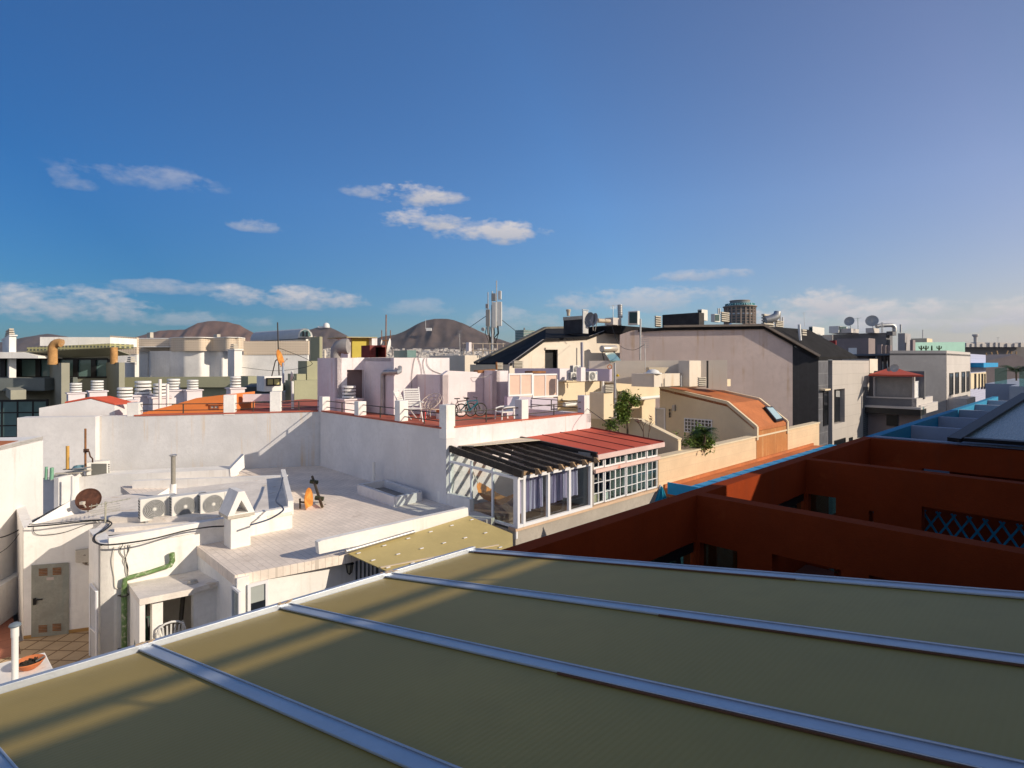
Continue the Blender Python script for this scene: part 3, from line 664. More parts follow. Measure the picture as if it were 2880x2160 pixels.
mb = MB(); o_ = V((.22, .05, 0)); k0, k1 = V((na2.x, na2.y, EYE+TF)), V((nbb.x, nbb.y, EYE+TF)); mb.slab([k0+V((.002, 0, 0)), k1+V((.002, 0, 0)), k1+UPV*1.0+V((.002, 0, 0)), k0+UPV*1.0+V((.002, 0, 0))], o_); mb.out('kerb', WHITE, nwall)
# back-left service corner (grey box shapes under the window unit)
mb = MB(); mb.slab(pf(20.5).pts(A(372, 1440), A(468, 1440), A(468, 1700), A(372, 1700)), V((0, .4, 0))); mb.out('service_box', WALLPLAIN, wh); mb = MB(); mb.slab(pf(20.2).pts(A(466, 1425), A(505, 1425), A(505, 1700), A(466, 1700)), V((0, 1.2, 0))); mb.out('service_pier', WALLPLAIN, wh); mb = MB()
mb.slab([pf(22.4).at(A(380, 1425)), pf(22.4).at(A(730, 1370)), pf(22.4).at(A(730, 1700)), pf(22.4).at(A(380, 1700))], V((0, 1.2, 0))); mb.out('service_corner', WALLPLAIN, wh)
mb = MB(); mb.tube([pf(20.1).at(A(627, 1410)), pf(20.1).at(A(627, 1560)), pf(20.1).at(A(612, 1700))], .05); mb.out('drain_pipe', PLASTW, wh, True)

# ================================================================== TERRACE HOUSE (red floor, white posts)
th = thing('terrace_house', 'white house with red roof terrace, square posts and brown rails', 'house', UV(14, 24, -20))
Cb = D(899, 1306, 24.6); Qb = D(1255, 1416, 17.8)
WR = Pl(Cb, (Qb-Cb).xy); WF = Pl(Qb, eR.xy); WL = Pl(Cb, (-.97, -.24)); ZT = -2.30
zlow = 12.0
def down(p, z=zlow): return V((p.x, p.y, z))
p0, p1 = WR.at(901, 1158), WR.at(1255, 1208)
mb = MB(); mb.slab([p0, p1, down(p1), down(p0)], -WR.n*.3); mb.out('side_wall', WALLPLAIN, th)
p0, p1 = WF.at(1256, 1205.5), WF.at(1662, 1162.5)
mb = MB(); mb.slab([p0, p1, down(p1, 0), down(p0, 0)], -WF.n*.3); mb.out('front_wall', WHITE2, th)
p0, p1 = WL.at(A(829, 893)), WL.at(901, 1158)
mb = MB(); mb.slab([p0, p1, down(p1), down(p0)], -WL.n*.3); mb.out('rear_wall', RUSTWALL, th)
WL2 = WL.off(.35)
p0, p1 = WL2.at(A(148, 907)), WL2.at(A(824, 896))
mb = MB(); mb.slab([p0, p1, down(p1), down(p0)], -WL2.n*.6); mb.out('rear_wall', WALLPLAIN, th)
Cc = WR.at(901, 1158); Qc = WR.at(1255, 1208); Fe = WF.at(1662, 1162.5); Le = WL.at(A(150, 900))
floor = [V((q.x, q.y, EYE+ZT)) for q in (Cc-WR.n*.2, Qc-WR.n*.2-WF.n*.2, Fe-WF.n*.2, Fe+eL*14, Le+V((6, 14, 0)), Le-WL.n*.2)]
mb = MB(); mb.slab(floor, V((0, 0, -.3))); mb.out('terrace_floor', REDF, th)
mb = MB(); mb.slab([V((q.x, q.y, 0)) for q in (Cc-WR.n*.5, Qc-WR.n*.5-WF.n*.5, Fe-WF.n*.5, Fe+eL*14, Le+V((6, 14, 0)), Le-WL.n*.5)], V((0, 0, EYE+ZT-.32))); mb.out('lower_storeys', WHITE, th)
# red coping strips on the walls
def coping(pl, pa, pb, h=.10, w=.34):
    a, b = pl.at(pa)+pl.n*.03, pl.at(pb)+pl.n*.03; mb = MB(); mb.slab([a+UPV*.002, b+UPV*.002, b+UPV*h, a+UPV*h], -pl.n*w); mb.out('coping', REDF, th)
coping(WR, (905, 1158), (1243, 1206.5), .055); coping(WF, (1277, 1203.3), (1640, 1164.5), .05); coping(WL, A(1160, 893), (893, 1158), .055)
# posts and rails
def post(pl, px, pyb, pyt, w=.30, name='post'):
    b = pl.at(px, pyb); t = pl.at(px, pyt); mb = MB()
    mb.box(b-pl.d*w/2+pl.n*.015-UPV*.02, pl.d*w, -pl.n*w, V((0, 0, t.z-b.z+.02))); mb.out(name, WHITE, th, bevel=.01); return b
posts_R = [(903, 1158, 1116), (1003, 1172, 1129), (1118, 1188, 1127), (1250, 1207, 1139.5)]
posts_F = [(1266, 1204, 1139.5), (1476, 1183, 1124), (1650, 1163, 1112)]
posts_L = [A(1150, 894)+(0,), A(1980, 880)+(0,), B(535, 860)+(0,)]
posts_L = [(374, 1170.5, 1133), (644, 1166.5, 1111), (774, 1161.5, 1102)]
for i, (x, b, t) in enumerate(posts_R[:3]): post(WR, x, b, t, .34)
x, b, t = posts_F[0]; q = Qc; mb = MB(); hh = WF.at(1258, 1139.5).z
mb.box(V((q.x, q.y, q.z-.3))+WF.n*.012+WR.n*.012, eR*.36, eL*.36, V((0, 0, hh-q.z+.3))); mb.out('post', WHITE, th, bevel=.01)
for x, b, t in posts_F[1:]: post(WF, x, b, t, .34)
for x, b, t in posts_L: post(WL, x, b, t, .42)
def rails(pl, xs, lo=.20, hi=.46):
    for (xa, ya), (xb, yb) in zip(xs, xs[1:]):
        a, b = pl.at(xa, ya)-pl.n*.18, pl.at(xb, yb)-pl.n*.18; mb = MB()
        for h in (lo, hi): mb.tube([a+UPV*h, b+UPV*h], .018, 6)
        m_ = (a+b)/2; mb.tube([m_-UPV*.02, m_+UPV*hi], .025, 6); mb.out('railing', DARKM, th)
rails(WR, [(x, b) for x, b, t in posts_R]); rails(WF, [(x, b) for x, b, t in posts_F]); rails(WL, [(x, b) for x, b, t in posts_L]+[(903, 1158)])
# end parapet on the right and its rail
mb = MB(); mb.box(Fe-eR*.3-UPV*.35, eR*.3, eL*3.2, V((0, 0, .36))); mb.out('side_parapet', WHITE2, th)
mb = MB(); q = Fe-eR*.15; mb.tube([q+UPV*.46, q+eL*3.2+UPV*.46], .018, 6); mb.tube([q+UPV*.2, q+eL*3.2+UPV*.2], .018, 6); mb.tube([q+eL*2+UPV*-.1, q+eL*2+UPV*.46], .025, 6); mb.out('railing', DARKM, th)
# stair block
c0 = D(1108, 1170, 24.8); SF = Pl(c0, eR.xy); SLf = Pl(c0, eL.xy)
zc = EYE+ZT-.05
def flr(p): return V((p.x, p.y, zc))
a, b = SF.at(B(1560, 388)), SF.at(B(2040, 388))
mb = MB(); mb.slab([a, b, flr(b), flr(a)], eL*.25)
a2 = SLf.at(B(1560, 388)); b2 = SLf.at(B(1308, 388)); mb.slab([a2, flr(a2), flr(b2), b2], eR*.25); 
mb.slab([a2-UPV*.01, b-UPV*.01, b+eL*2.6-UPV*.01, b2-UPV*.01], V((0, 0, -.15))); mb.out('stair_block', WHITE2, th)
pfb = Pl(b2+eL*.0, eR.xy)
mb = MB(); q = b2+V((0, 0, 0)); mb.slab([pfb.at(B(1072, 388)), pfb.at(B(1308, 388))+eR*.2, flr(pfb.at(B(1308, 388))+eR*.2), flr(pfb.at(B(1072, 388)))], eL*.2, [[pfb.at(B(1155, 492)), pfb.at(B(1303, 492)), flr(pfb.at(B(1303, 492)))+UPV*.05, flr(pfb.at(B(1155, 492)))+UPV*.05]]); mb.out('stair_block', WHITE2, th)
mb = MB(); pq = pfb.off(-.22); mb.slab([pq.at(B(1150, 485)), pq.at(B(1310, 485)), flr(pq.at(B(1310, 485))), flr(pq.at(B(1150, 485)))], eL*.05); mb.out('door', mat('brown mauve door', (.22, .16, .15), .6), th)
mb = MB(); q = pfb.at(B(1072, 388)); mb.slab([q, flr(q), flr(q+eL*2), q+eL*2], eR*.2); mb.out('stair_block', WHITE2, th)
# walls behind the bicycles
s2 = vR(19.5)
mb = MB(); mb.slab([s2.at(C(138, 905)), s2.at(C(190, 868)), s2.at(C(440, 880)), s2.at(C(610, 862)), flr(s2.at(C(610, 905))), flr(s2.at(C(138, 905)))], eL*.2); mb.out('back_wall', WHITE2, th)
mb = MB(); q = s2.at(C(138, 905)); mb.slab([q, flr(q), flr(q+eL*2.6), q+eL*2.6], eR*.3); mb.out('back_wall', WHITE2, th)
mb = MB(); mb.slab([s2.at(C(440, 865))+s2.n*.02, s2.at(C(590, 855))+s2.n*.02, s2.at(C(590, 882))+s2.n*.02, s2.at(C(440, 888))+s2.n*.02], eL*.3); mb.out('rusty_tank', RUST, th)
s3 = vR(18.6)
mb = MB(); mb.slab([s3.at(C(605, 868)), s3.at(C(705, 868)), flr(s3.at(C(705, 900))), flr(s3.at(C(605, 900)))], eL*.3); 
q = s3.at(C(605, 868)); mb.slab([q, flr(q), flr(q+eL*.85), q+eL*.85], eR*.2); mb.out('pillar', WHITE2, th)
s4 = vR(17.85)
mb = MB(); mb.slab([s4.at(C(698, 1085)), s4.at(C(1128, 1105)), flr(s4.at(C(1128, 1105))), flr(s4.at(C(698, 1085)))], eL*.2); mb.out('dwarf_wall', mat('peeling lilac paint', (.52, .47, .56), .9, .06, 1.5, .1, 20, blotch=((.40, .36, .46), .60, 2.4)), th)
f = window(s4, *C(700, 892), *C(910, 1092), th, gm=FROST, nx=2, w=.07, name='partition'); f = window(s4, *C(910, 897), *C(1128, 1104), th, gm=FROST, nx=2, w=.07, name='partition')
# low orange roof behind the left rail, gabled white end wall
ov = WL.off(-2.4)
mb = MB(); mb.slab(ov.pts(A(1160, 880), A(1480, 800), A(1700, 735), A(1945, 706), A(1945, 860), A(1160, 880+12)), V((0, 3, 0))); mb.out('roof_hump', mat('orange painted roof', (.68, .22, .06), .8, .08, 1, .2), th)
wv = window(ov, *A(1815, 795), *A(1895, 832), th, fm=mat('brown window box', (.30, .10, .04), .8), gm=PANEW, nx=2, w=.05)
mb = MB(); mb.slab(ov.off(.08).pts(A(1798, 778), A(1930, 778), A(1930, 795), A(1798, 795)), V((0, .3, 0))); mb.out('window_hood', ORANGE, th)
gv = WL.off(-.5)
mb = MB(); mb.slab(gv.pts(A(338, 822), A(780, 744), A(990, 800), A(990, 910), A(338, 910)), V((0, 1.2, 0))); mb.out('gable_end', WALLPLAIN, th)
mb = MB(); q = gv.pts(A(560, 783), A(780, 740), A(990, 797)); mb.loft([p+UPV*.01 for p in q], [p+V((.5, .45, .02)) for p in q], V((0, 0, .06))); mb.out('gable_roof', REDROOF, th)
mb = MB(); mb.slab(WL.off(-3.5).pts(B(255, 705), B(520, 700), B(520, 760), B(255, 770)), V((0, .3, 0))); mb.out('low_wall', WHITE2, th)

# ================================================================== SUNROOM
sun = thing('sunroom', 'white framed glass sunroom with dark timber pergola beams and red sheet roof', 'sunroom', UV(12, 11.2, -4.6))
s0 = UV(0, 11.2).copy(); SV = vR(11.25)
cx = SV.at(1450, 1484); uC = (cx-O).dot(eR); SLF = uL(uC)
vb = (WF.at(1262, 1400)-O).dot(eL)                                  # wall behind the room
zsill = SV.at(1457, 1483).z; 
# base
mb = MB(); e = SV.at(1850, 1380); ue = (e-O).dot(eR)
mb.box(V((cx.x, cx.y, 0)), eR*(ue-uC), eL*(vb-11.25), V((0, 0, zsill-.09))); mb.out('base', CONC, sun)
mb = MB(); mb.box(V((cx.x, cx.y, zsill-.088))-eL*.06-eR*.05, eR*(ue-uC+.08), eL*.3, V((0, 0, .085))); mb.out('sill', mat('peach sill', (.62, .44, .30), .8), sun)
zg = SV.at(1460, 1339).z; zl = SV.at(1669, 1325).z
def frame_run(p, d, xs, z0, z1, w=.06, dep=.06, name='frame', rails_=()):
    mb = MB(); n = V((d.y, -d.x, 0)); 
    for x in xs: mb.box(p+d*(x-w/2)+UPV*(z0-p.z), d*w, n*dep, UPV*(z1-z0))
    for z in (z0, z1-w)+tuple(rails_): mb.box(p+d*(xs[0])+n*.004+UPV*(z-p.z), d*(xs[-1]-xs[0]), n*(dep-.008), UPV*w)
    return mb.out(name, METALW, sun)
# front of the blind room: three sliding panels
pu = lambda px: (SV.at(px, 1400)-O).dot(eR)-uC
fx = [pu(1463), pu(1538), pu(1597), pu(1657)]
zt2 = zg
frame_run(SV.p*0+UV(uC, 11.25, 0), eR, [.04, pu(1469)]+fx[1:], zsill, zt2, .09, .09, 'window_frame')
for a, b in zip([pu(1469)]+fx[1:], fx[1:]):
    mb = MB(); mb.box(UV(uC+a+.04, 11.30, zsill-EYE+.05), eR*(b-a-.08), eL*.01, V((0, 0, zt2-zsill-.1))); mb.out('pane', GLASS, sun)
# blinds behind the panes
for k, (a, b) in enumerate(((1472, 1511), (1513, 1545), (1562, 1581), (1583, 1597), (1600, 1640))):
    ua, ub = pu(a), pu(b); mb = MB(); L1 = []; L2 = []
    zb = zsill+.28+.03*k; n = 14
    for i in range(n+1):
        uu = uC+ua+(ub-ua)*i/n; v = 11.50+.035*math.sin(i*1.9+k)
        L1.append(UV(uu, v, zg-EYE-.12)); L2.append(UV(uu, v+.03*math.sin(i*1.3), zb-EYE))
    mb.loft(L1, L2); mb.out('blind', LILAC, sun, True)
# left glass wall
lx = [(SLF.at(px, 1400)-O).dot(eL)-11.25 for px in (1450, 1384, 1324, 1264)]
lx = sorted(abs(x) for x in lx)
pL = UV(uC, 11.25, 0); n_ = -eR
ztr = SLF.at(1440, 1346).z; zback = SLF.at(1264, 1315).z
mb = MB(); w = .06
for x in lx: mb.box(pL+eL*(x-w/2)+UPV*(zsill-pL.z-.3), eL*w, eR*.06, UPV*(zg-zsill+.3+.30*x/lx[-1]))
for z, zz in ((zsill-.02, zsill-.02), (zg-.08, zg+.02)):
    mb.slab([pL+UPV*(z-pL.z)-eR*.004, pL+eL*lx[-1]+UPV*(zz-pL.z)-eR*.004, pL+eL*lx[-1]+UPV*(zz-pL.z+.07)-eR*.004, pL+UPV*(z-pL.z+.07)-eR*.004], eR*.065)
mb.out('window_frame', METALW, sun)
mb = MB(); mb.slab([pL+UPV*(zsill-pL.z)+eR*.03, pL+eL*lx[-1]+UPV*(zsill-pL.z)+eR*.03, pL+eL*lx[-1]+UPV*(zg+.32-pL.z)+eR*.03, pL+UPV*(zg-pL.z)+eR*.03], eR*.01); mb.out('pane', GLASS, sun)
mb = MB(); mb.box(UV(uC+.05, 11.35, zsill-EYE-.02), eR*(pu(1664)-.1), eL*(vb-11.5), V((0, 0, .015))); mb.out('floor', mat('terracotta floor', (.22, .12, .08), .8), sun)
mb = MB(); mb.box(UV(uC+pu(1662), 11.3, zsill-EYE), eR*.08, eL*(vb-11.4), V((0, 0, 1.7))); mb.out('inner_wall', CURT, sun)
# pergola beams, sloping down to the front
zw = WF.at(1262, 1262).z
for k in range(7):
    x = .03 if k == 0 else pu(1450+ (1668-1450)*(k+.15)/6.6)
    a = UV(uC+x, vb, 0); b = UV(uC+x, 11.0, 0); a.z = zw-.02*k*.4; b.z = zg+.10
    mb = MB(); mb.bar(a, b, .075, .11 if k else .20)
    mb.out('beam', TIMBER, sun)
    if k:
        mb = MB(); mb.slab([b+UPV*.10-eR*.02, b+UPV*.10-eR*.02-eL*.10, b-eR*.02-eL*.22+UPV*-.02, b-eR*.02-UPV*.10], eR*.05); mb.out('beam_end', TIMBERL, sun)
mb = MB(); mb.box(UV(uC+.02, 11.2, zg-EYE+.004), eR*pu(1662), eL*.14, V((0, 0, .10))); mb.out('wall_plate', TIMBERL, sun)
# beige sheet over the back of the pergola
q = [WF.at(S4(275, 415)), WF.at(S4(1240, 290)), None, None]
sl_ = V((0, 0, (zg-zw)/(vb-11.0)))
def back(p, k): return p-eL*k+V((0, 0, (zg+.1-zw)/(vb-11.0)*k))
mb = MB(); a, b = q[0]+UPV*.0, q[1]+UPV*.0
mb.slab([a, b, back(b, .95)+UPV*.12, back(a, .75)+UPV*.16], V((0, 0, .02))); mb.out('cover_sheet', mat('beige cover sheet', (.66, .58, .46), .8, .08, 2, blotch=((.30, .22, .14), .70, 12)), sun)
# red roof
ra, rb = WF.at(S4(1245, 285)), WF.at(1662, 1204); rc, rd = SV.at(1856, 1242)-eL*.15, SV.at(1668, 1277)-eL*.15
mb = MB(); mb.slab([ra, rb, rc, rd], V((0, 0, -.05))); mb.out('sheet_roof', REDROOF, sun)
mb = MB()
for t in (.28, .53, .78): mb.bar(ra.lerp(rb, t)+UPV*.012, rd.lerp(rc, t)+UPV*.012, .03, .016)
mb.bar(rb+UPV*.02, rc+UPV*.02, .06, .05); mb.out('seam', mat('dark red seam', (.16, .035, .03), .8), sun)
mb = MB(); mb.bar(rd-UPV*.085-eL*.03, rc-UPV*.085-eL*.03, .05, .16); mb.out('fascia', mat('pink fascia', (.70, .52, .48), .8, .1, 2, blotch=((.6, .25, .2), .62, 4)), sun)
mb = MB(); mb.bar(ra-UPV*.02, rd+UPV*.0, .10, .14); mb.out('edge_flashing', BLACKM, sun)
# right room glazing: six bays, upper and lower
bx = [pu(x) for x in (1668, 1699, 1730, 1760, 1791, 1818, 1847)]
zm = SV.at(1669, 1325).z
ztop = SV.at(1669, 1290).z
for k, (a, b) in enumerate(zip(bx, bx[1:])):
    vv = 11.25-(.03 if k % 2 else 0)
    for z0, z1, ny in ((zsill+.03, zm-.06, 3), (zm+.06, ztop, 1)):
        mb = MB(); w = .05; p = UV(uC+a, vv, z0-EYE); h = z1-z0; L_ = b-a
        for x in (0, L_-w): mb.box(p+eR*x, eR*w, eL*.05, UPV*h)
        for z in (0, h-w): mb.box(p+eR*w+UPV*z, eR*(L_-2*w), eL*.05, UPV*w)
        mb.box(p+eR*(L_/2-.012)+UPV*w, eR*.024, eL*.04, UPV*(h-2*w))
        for j in range(1, ny): mb.box(p+eR*w+UPV*(h*j/ny-.012)+eL*.003, eR*(L_-2*w), eL*.034, UPV*.024)
        fr_ = mb.out('window_frame', METALW, sun)
        mb = MB(); mb.box(p+eR*.03+UPV*.03+eL*.02, eR*(L_-.06), eL*.008, UPV*(h-.06)); mb.out('pane', GLASS, fr_)
    if k > 1:
        mb = MB(); L1 = []; L2 = []
        for i in range(17): uu = uC+a+(b-a)*.85*i/16; v = 11.42+.03*math.sin(i*2.1); L1.append(UV(uu, v, ztop-EYE-.02)); L2.append(UV(uu, v, zsill-EYE+.08))
        mb.loft(L1, L2); mb.out('curtain', mat('grey green curtain', (.42, .45, .41), .95), sun, True)
mb = MB(); mb.box(UV(uC+bx[0]-.02, 11.12, zm-EYE-.055), eR*(bx[-1]-bx[0]+.06), eL*.16, V((0, 0, .11))); mb.out('middle_band', mat('peeling pink band', (.72, .52, .46), .8, .08, 2, blotch=((.66, .28, .20), .58, 3)), sun)
mb = MB(); mb.box(UV(uC+bx[0], vb-.3, zsill-EYE), eR*(bx[-1]-bx[0]), eL*.1, V((0, 0, 1.6))); mb.box(UV(uC+bx[-1]-.06, 11.3, zsill-EYE), eR*.08, eL*(vb-11.5), V((0, 0, ztop-zsill))); mb.box(UV(uC+bx[0]-.10, 11.22, zsill-EYE), eR*.10, eL*.12, V((0, 0, ztop-zsill+.1))); mb.out('inner_wall', mat('room wall', (.30, .27, .24), .9), sun)
mb = MB(); q = SV.at(S4(1200, 900)); mb.box(V((cx.x, cx.y, zsill)), eR*.09, eL*.09, UPV*(zg-zsill)); mb.out('corner_post', METALW, sun)

# ================================================================== YELLOW CANOPY below the white parapet
cn = thing('sheet_canopy', 'yellow translucent corrugated canopy between the white parapet and the sunroom', 'canopy', UV(9, 11, -5))
zc1 = -4.75
a, b = vR(12.1).at(G(1165, 1095)), vR(12.1).at(G(2205, 770)); a2, b2 = Zp(G(1525, 1260), -4.66), Zp(1475, 1530, ) if False else Zp((1480, 1522), -5.2)
def on3(a, b, c, p):
    n = (b-a).cross(c-a); r = ray(p); return O+r*((a-O).dot(n)/r.dot(n))
mb = MB(); mb.slab([a, b, on3(a, b, a2, H(742, 1078)), on3(a, b, a2, (1443, 1556)), on3(a, b, a2, (1230, 1640)), a2], V((0, 0, -.02))); mb.out('sheet', YELPC, cn)
b2 = on3(a, b, a2, (1430, 1560))
for i in range(6):
    for j in range(3):
        p = a.lerp(b, .04+i*.19).lerp(a2.lerp(b2, .04+i*.19), .12+j*.36); mb = MB(); mb.cb(p+UPV*.022, .10, .035, .014, R(44)); mb.out('fixing_clip', METALW, cn)
mb = MB(); mb.bar(a.lerp(a2, .78)+UPV*.015, b.lerp(b2, .78)+UPV*.015, .05, .02); mb.out('joint', mat('pale joint strip', (.66, .55, .40), .6), cn)
# ================================================================== CREAM HOUSE with orange roof
ch = thing('cream_house', 'cream house with sandy boundary wall, stepped terraces and orange mansard roof', 'house', UV(25, 16, -20))
SW = vR(11.2)
def toz(p, z): return V((p.x, p.y, z))
a, b = SW.at(1852, 1292), SW.at(2304, 1190.5)
mb = MB(); mb.slab([a, b, toz(b, 0), toz(a, 0)], eL*.3); mb.out('boundary_wall', CREAMW, ch)
mb = MB(); mb.box(a-eL*.05+UPV*.002, (b-a)*1.0, eL*.4, V((0, 0, .07))); mb.out('coping', CREAM, ch)
a, b = SW.at(2127, 1205), SW.at(2215, 1189)
mb = MB(); mb.box(V((a.x, a.y, 10))-eL*.012, eR*((b-a).dot(eR)), eL*.32, V((0, 0, a.z-10-.15))); mb.out('rusty_face', ORANGEF, ch)
uG = (SW.at(2127, 1232)-O).dot(eR); GP = uL(uG)
prof = [GP.at(Dc(1205, 1492)), GP.at(Dc(905, 1238)), GP.at(Dc(205, 1072))]
lastp = prof[-1]
mb = MB(); mb.slab(prof+[toz(lastp, 13.5), toz(prof[0], 13.5)], eR*.25); mb.out('gable_wall', CREAM, ch)
wd = (SW.at(2215, 1200)-SW.at(2127, 1200)).dot(eR)
mb = MB(); mb.loft([p+UPV*.01 for p in prof], [p+UPV*.01+eR*wd for p in prof], UPV*-.15); mb.out('mansard_roof', ORANGE, ch)
for k in (0, wd-.12):
    mb = MB()
    for p, q in zip(prof, prof[1:]): mb.bar(p+eR*(k+.02)+UPV*.06, q+eR*(k+.02)+UPV*.06, .16, .14)
    mb.bar(prof[0]+eR*(k+.02)+UPV*.08, prof[0]+eR*(k+.02)-UPV*.55, .16, .14, eL); mb.out('rake_trim', CREAM, ch)
mb = MB(); mb.slab([prof[0]+eR*wd, prof[1]+eR*wd, prof[2]+eR*wd, toz(prof[2]+eR*wd, 13.5), toz(prof[0]+eR*wd, 13.5)], eR*-.2); mb.out('gable_wall', CREAM, ch)
# courtyard floor and stair wall
mb = MB(); mb.box(UV(17.2, 11.5, -20), eR*18, eL*9, V((0, 0, 15.0))); mb.out('lower_storeys', CREAM, ch)
st_ = uL(20.2)
pts = st_.pts(C(1600, 1283), C(1830, 1298), (1908, 1239))
mb = MB(); mb.slab(pts+[toz(pts[2], 14.9), toz(pts[0], 14.9)], eR*.2); mb.out('stair_wall', CREAM, ch)
mb = MB()
for p, q in zip(pts, pts[1:]): mb.bar(p+eR*.1+UPV*.03, q+eR*.1+UPV*.03, .32, .07)
mb.out('coping', CREAM, ch)
bv = vR(18.2)
pp = bv.pts(C(1135, 968), C(1795, 945), C(1797, 985), C(2020, 982), C(2010, 1085), C(1135, 1130))
mb = MB(); mb.slab(pp, eL*.3); mb.out('balcony_front', CREAM, ch)
mb = MB(); q = bv.at(C(1135, 968)); q2 = bv.at(C(1795, 945)); mb.bar(q+UPV*.04+eL*.12, q2+UPV*.04+eL*.12, .4, .07); q = bv.at(C(1797, 985)); q2 = bv.at(C(2020, 982)); mb.bar(q+UPV*.04+eL*.12, q2+UPV*.04+eL*.12, .4, .07); mb.out('coping', CREAM, ch)
bw_ = vR(19.0)
mb = MB(); a, b = bw_.at(C(1135, 1000)), bw_.at(Dc(160, 1000)); mb.slab([a, b, toz(b, 14.8), toz(a, 14.8)], eL*.3); mb.out('courtyard_wall', CREAM, ch)
mb = MB(); a, b = bw_.at(C(1135, 1110)), bw_.at(C(2015, 1085)); mb.slab([bv.at(C(1135, 1128))+eL*.3, bv.at(C(2010, 1085))+eL*.3, toz(b, bv.at(C(2010, 1085)).z), toz(a, bv.at(C(1135, 1128)).z)], UPV*.1); mb.out('balcony_slab', CREAM, ch)
mb = MB(); q, q2 = bv.at(C(1745, 1118))-eL*.06, bv.at(C(2008, 1092))-eL*.06; mb.tube([q, q2], .10, 12); mb.out('drain_pipe', PLASTW, ch, True)
mb = MB(); q = bv.at(C(1508, 955))-eL*.08; q1 = bv.at(C(1508, 1130))-eL*.08; mb.tube([q, q1], .09, 10); mb.out('drain_pipe', PLASTW, ch, True)
mb = MB(); q, q2 = bv.at(C(1180, 1160))-eL*.06, bv.at(C(1510, 1140))-eL*.06; mb.tube([q, q2], .11, 12); mb.out('drain_pipe', PLASTW, ch, True)
mb = MB(); mb.cbx(0, C(1530, 0)[0], C(1612, 0)[0], C(0, 1060)[1], C(0, 1290)[1], 25.5, .8); mb.out('chimney_stack', CREAM, ch)
window(GP, *Dc(160, 1275), *Dc(265, 1525), ch, gm=mat('louvred door', (.62, .58, .52), .6), w=.07, name='louvred_door')
f = window(GP, *Dc(462, 1382), *Dc(750, 1530), ch, nx=8, ny=4, w=.05, gm=DGLASS)
mb = MB(); q = GP.at(Dc(360, 1280)); mb.cb(q+GP.n*.08, .14, .14, .3, R(44)); mb.out('wall_lamp', GALV, ch)
mb = MB(); mb.lathe([(.0, 0), (.05, .02), (.03, .12), (.05, .2), (.02, .32), (.05, .42), (0, .46)], GP.at(Dc(316, 1380))+GP.n*.08, 8); mb.out('wall_ornament', DARKM, ch)
# skylight on the mansard
def on3(a, b, c, p):
    n = (b-a).cross(c-a); r = ray(p); return O+r*((a-O).dot(n)/r.dot(n))
m0, m1, m2 = prof[0], prof[1], prof[0]+eR*wd
nm = (m1-m0).cross(m2-m0).normalized(); nm = nm if nm.z > 0 else -nm
sq = [on3(m0, m1, m2, p) for p in (Dc(1275, 1285), Dc(1355, 1285), Dc(1475, 1420), Dc(1400, 1438))]
sk = tag(None or thing('roof_skylight', 'tilted dark framed skylight on the orange mansard roof', 'skylight', sq[3]), None)
mb = MB(); mb.slab([p+nm*.02 for p in sq], nm*.12); mb.out('frame', BLACKM, sk)
cc = sum(sq, V())/4
mb = MB(); mb.slab([cc+(p-cc)*.80+nm*.142 for p in sq], nm*.015); mb.out('pane', SKYL, sk)
# orange ledge outside the sandy wall
mb = MB(); mb.slab([UV(18.6, 10.1, -4.55), UV(34.2, 10.1, -4.55), UV(34.2, 11.2, -4.62), UV(18.6, 11.2, -4.62)], V((0, 0, -.3))); mb.box(UV(18.6, 11.13, -4.618), eR*15.6, eL*.06, V((0, 0, .13))); mb.out('ledge', ORANGE, ch)
bal = thing('lower_balcony', 'cream balcony edge with blue band and glass rail seen through the red house windows', 'balcony', UV(16, 8.5, -6))
mb = MB(); mb.box(UV(5, 8.3, -6.4), eR*22, eL*2.6, V((0, 0, .22))); mb.out('slab', WHITE, bal)
mb = MB(); mb.box(UV(5, 8.24, -6.78), eR*22, eL*.06, V((0, 0, .42))); mb.out('blue_band', BLUEP, bal)
mb = MB(); mb.box(UV(5, 8.4, -6.17), eR*22, eL*.02, V((0, 0, .85))); mb.out('glass_rail', GLASST, bal)
mb = MB(); mb.tube([UV(5, 8.41, -5.3), UV(27, 8.41, -5.3)], .025, 6); mb.out('handrail', METALW, bal)
# upper terraces
up = Pl(D(*C(1410, 950), 30), (1, -.12))
mb = MB(); p = up.pts(C(1405, 783), Dc(905, 784), Dc(905, 1100), C(1405, 960)); mb.slab(p, V((0, .3, 0))); mb.out('upper_wall', GABLE, ch)
mb = MB(); mb.cbx(Dc(455, 0)[0], Dc(512, 0)[0], Dc(708, 0)[0], Dc(0, 790)[1], Dc(0, 1060)[1], 28.5, .6); mb.out('upper_wall', GABLE, ch)
mb = MB(); mb.cbx(C(1770, 0)[0], C(1965, 0)[0], Dc(520, 0)[0], C(0, 896)[1], C(0, 1010)[1], 27.0); mb.out('roof_kerb', GABLE, ch)
mb = MB(); mb.cbx(Dc(705, 0)[0], Dc(850, 0)[0], Dc(940, 0)[0], Dc(0, 985)[1], Dc(0, 1060)[1], 30.5); mb.out('roof_kerb', CREAM, ch)
mb = MB(); mb.cbx(0, C(1090, 0)[0], C(1225, 0)[0], C(0, 975)[1], C(0, 1030)[1], 28.0, .6); mb.out('red_terrace', REDF, ch)

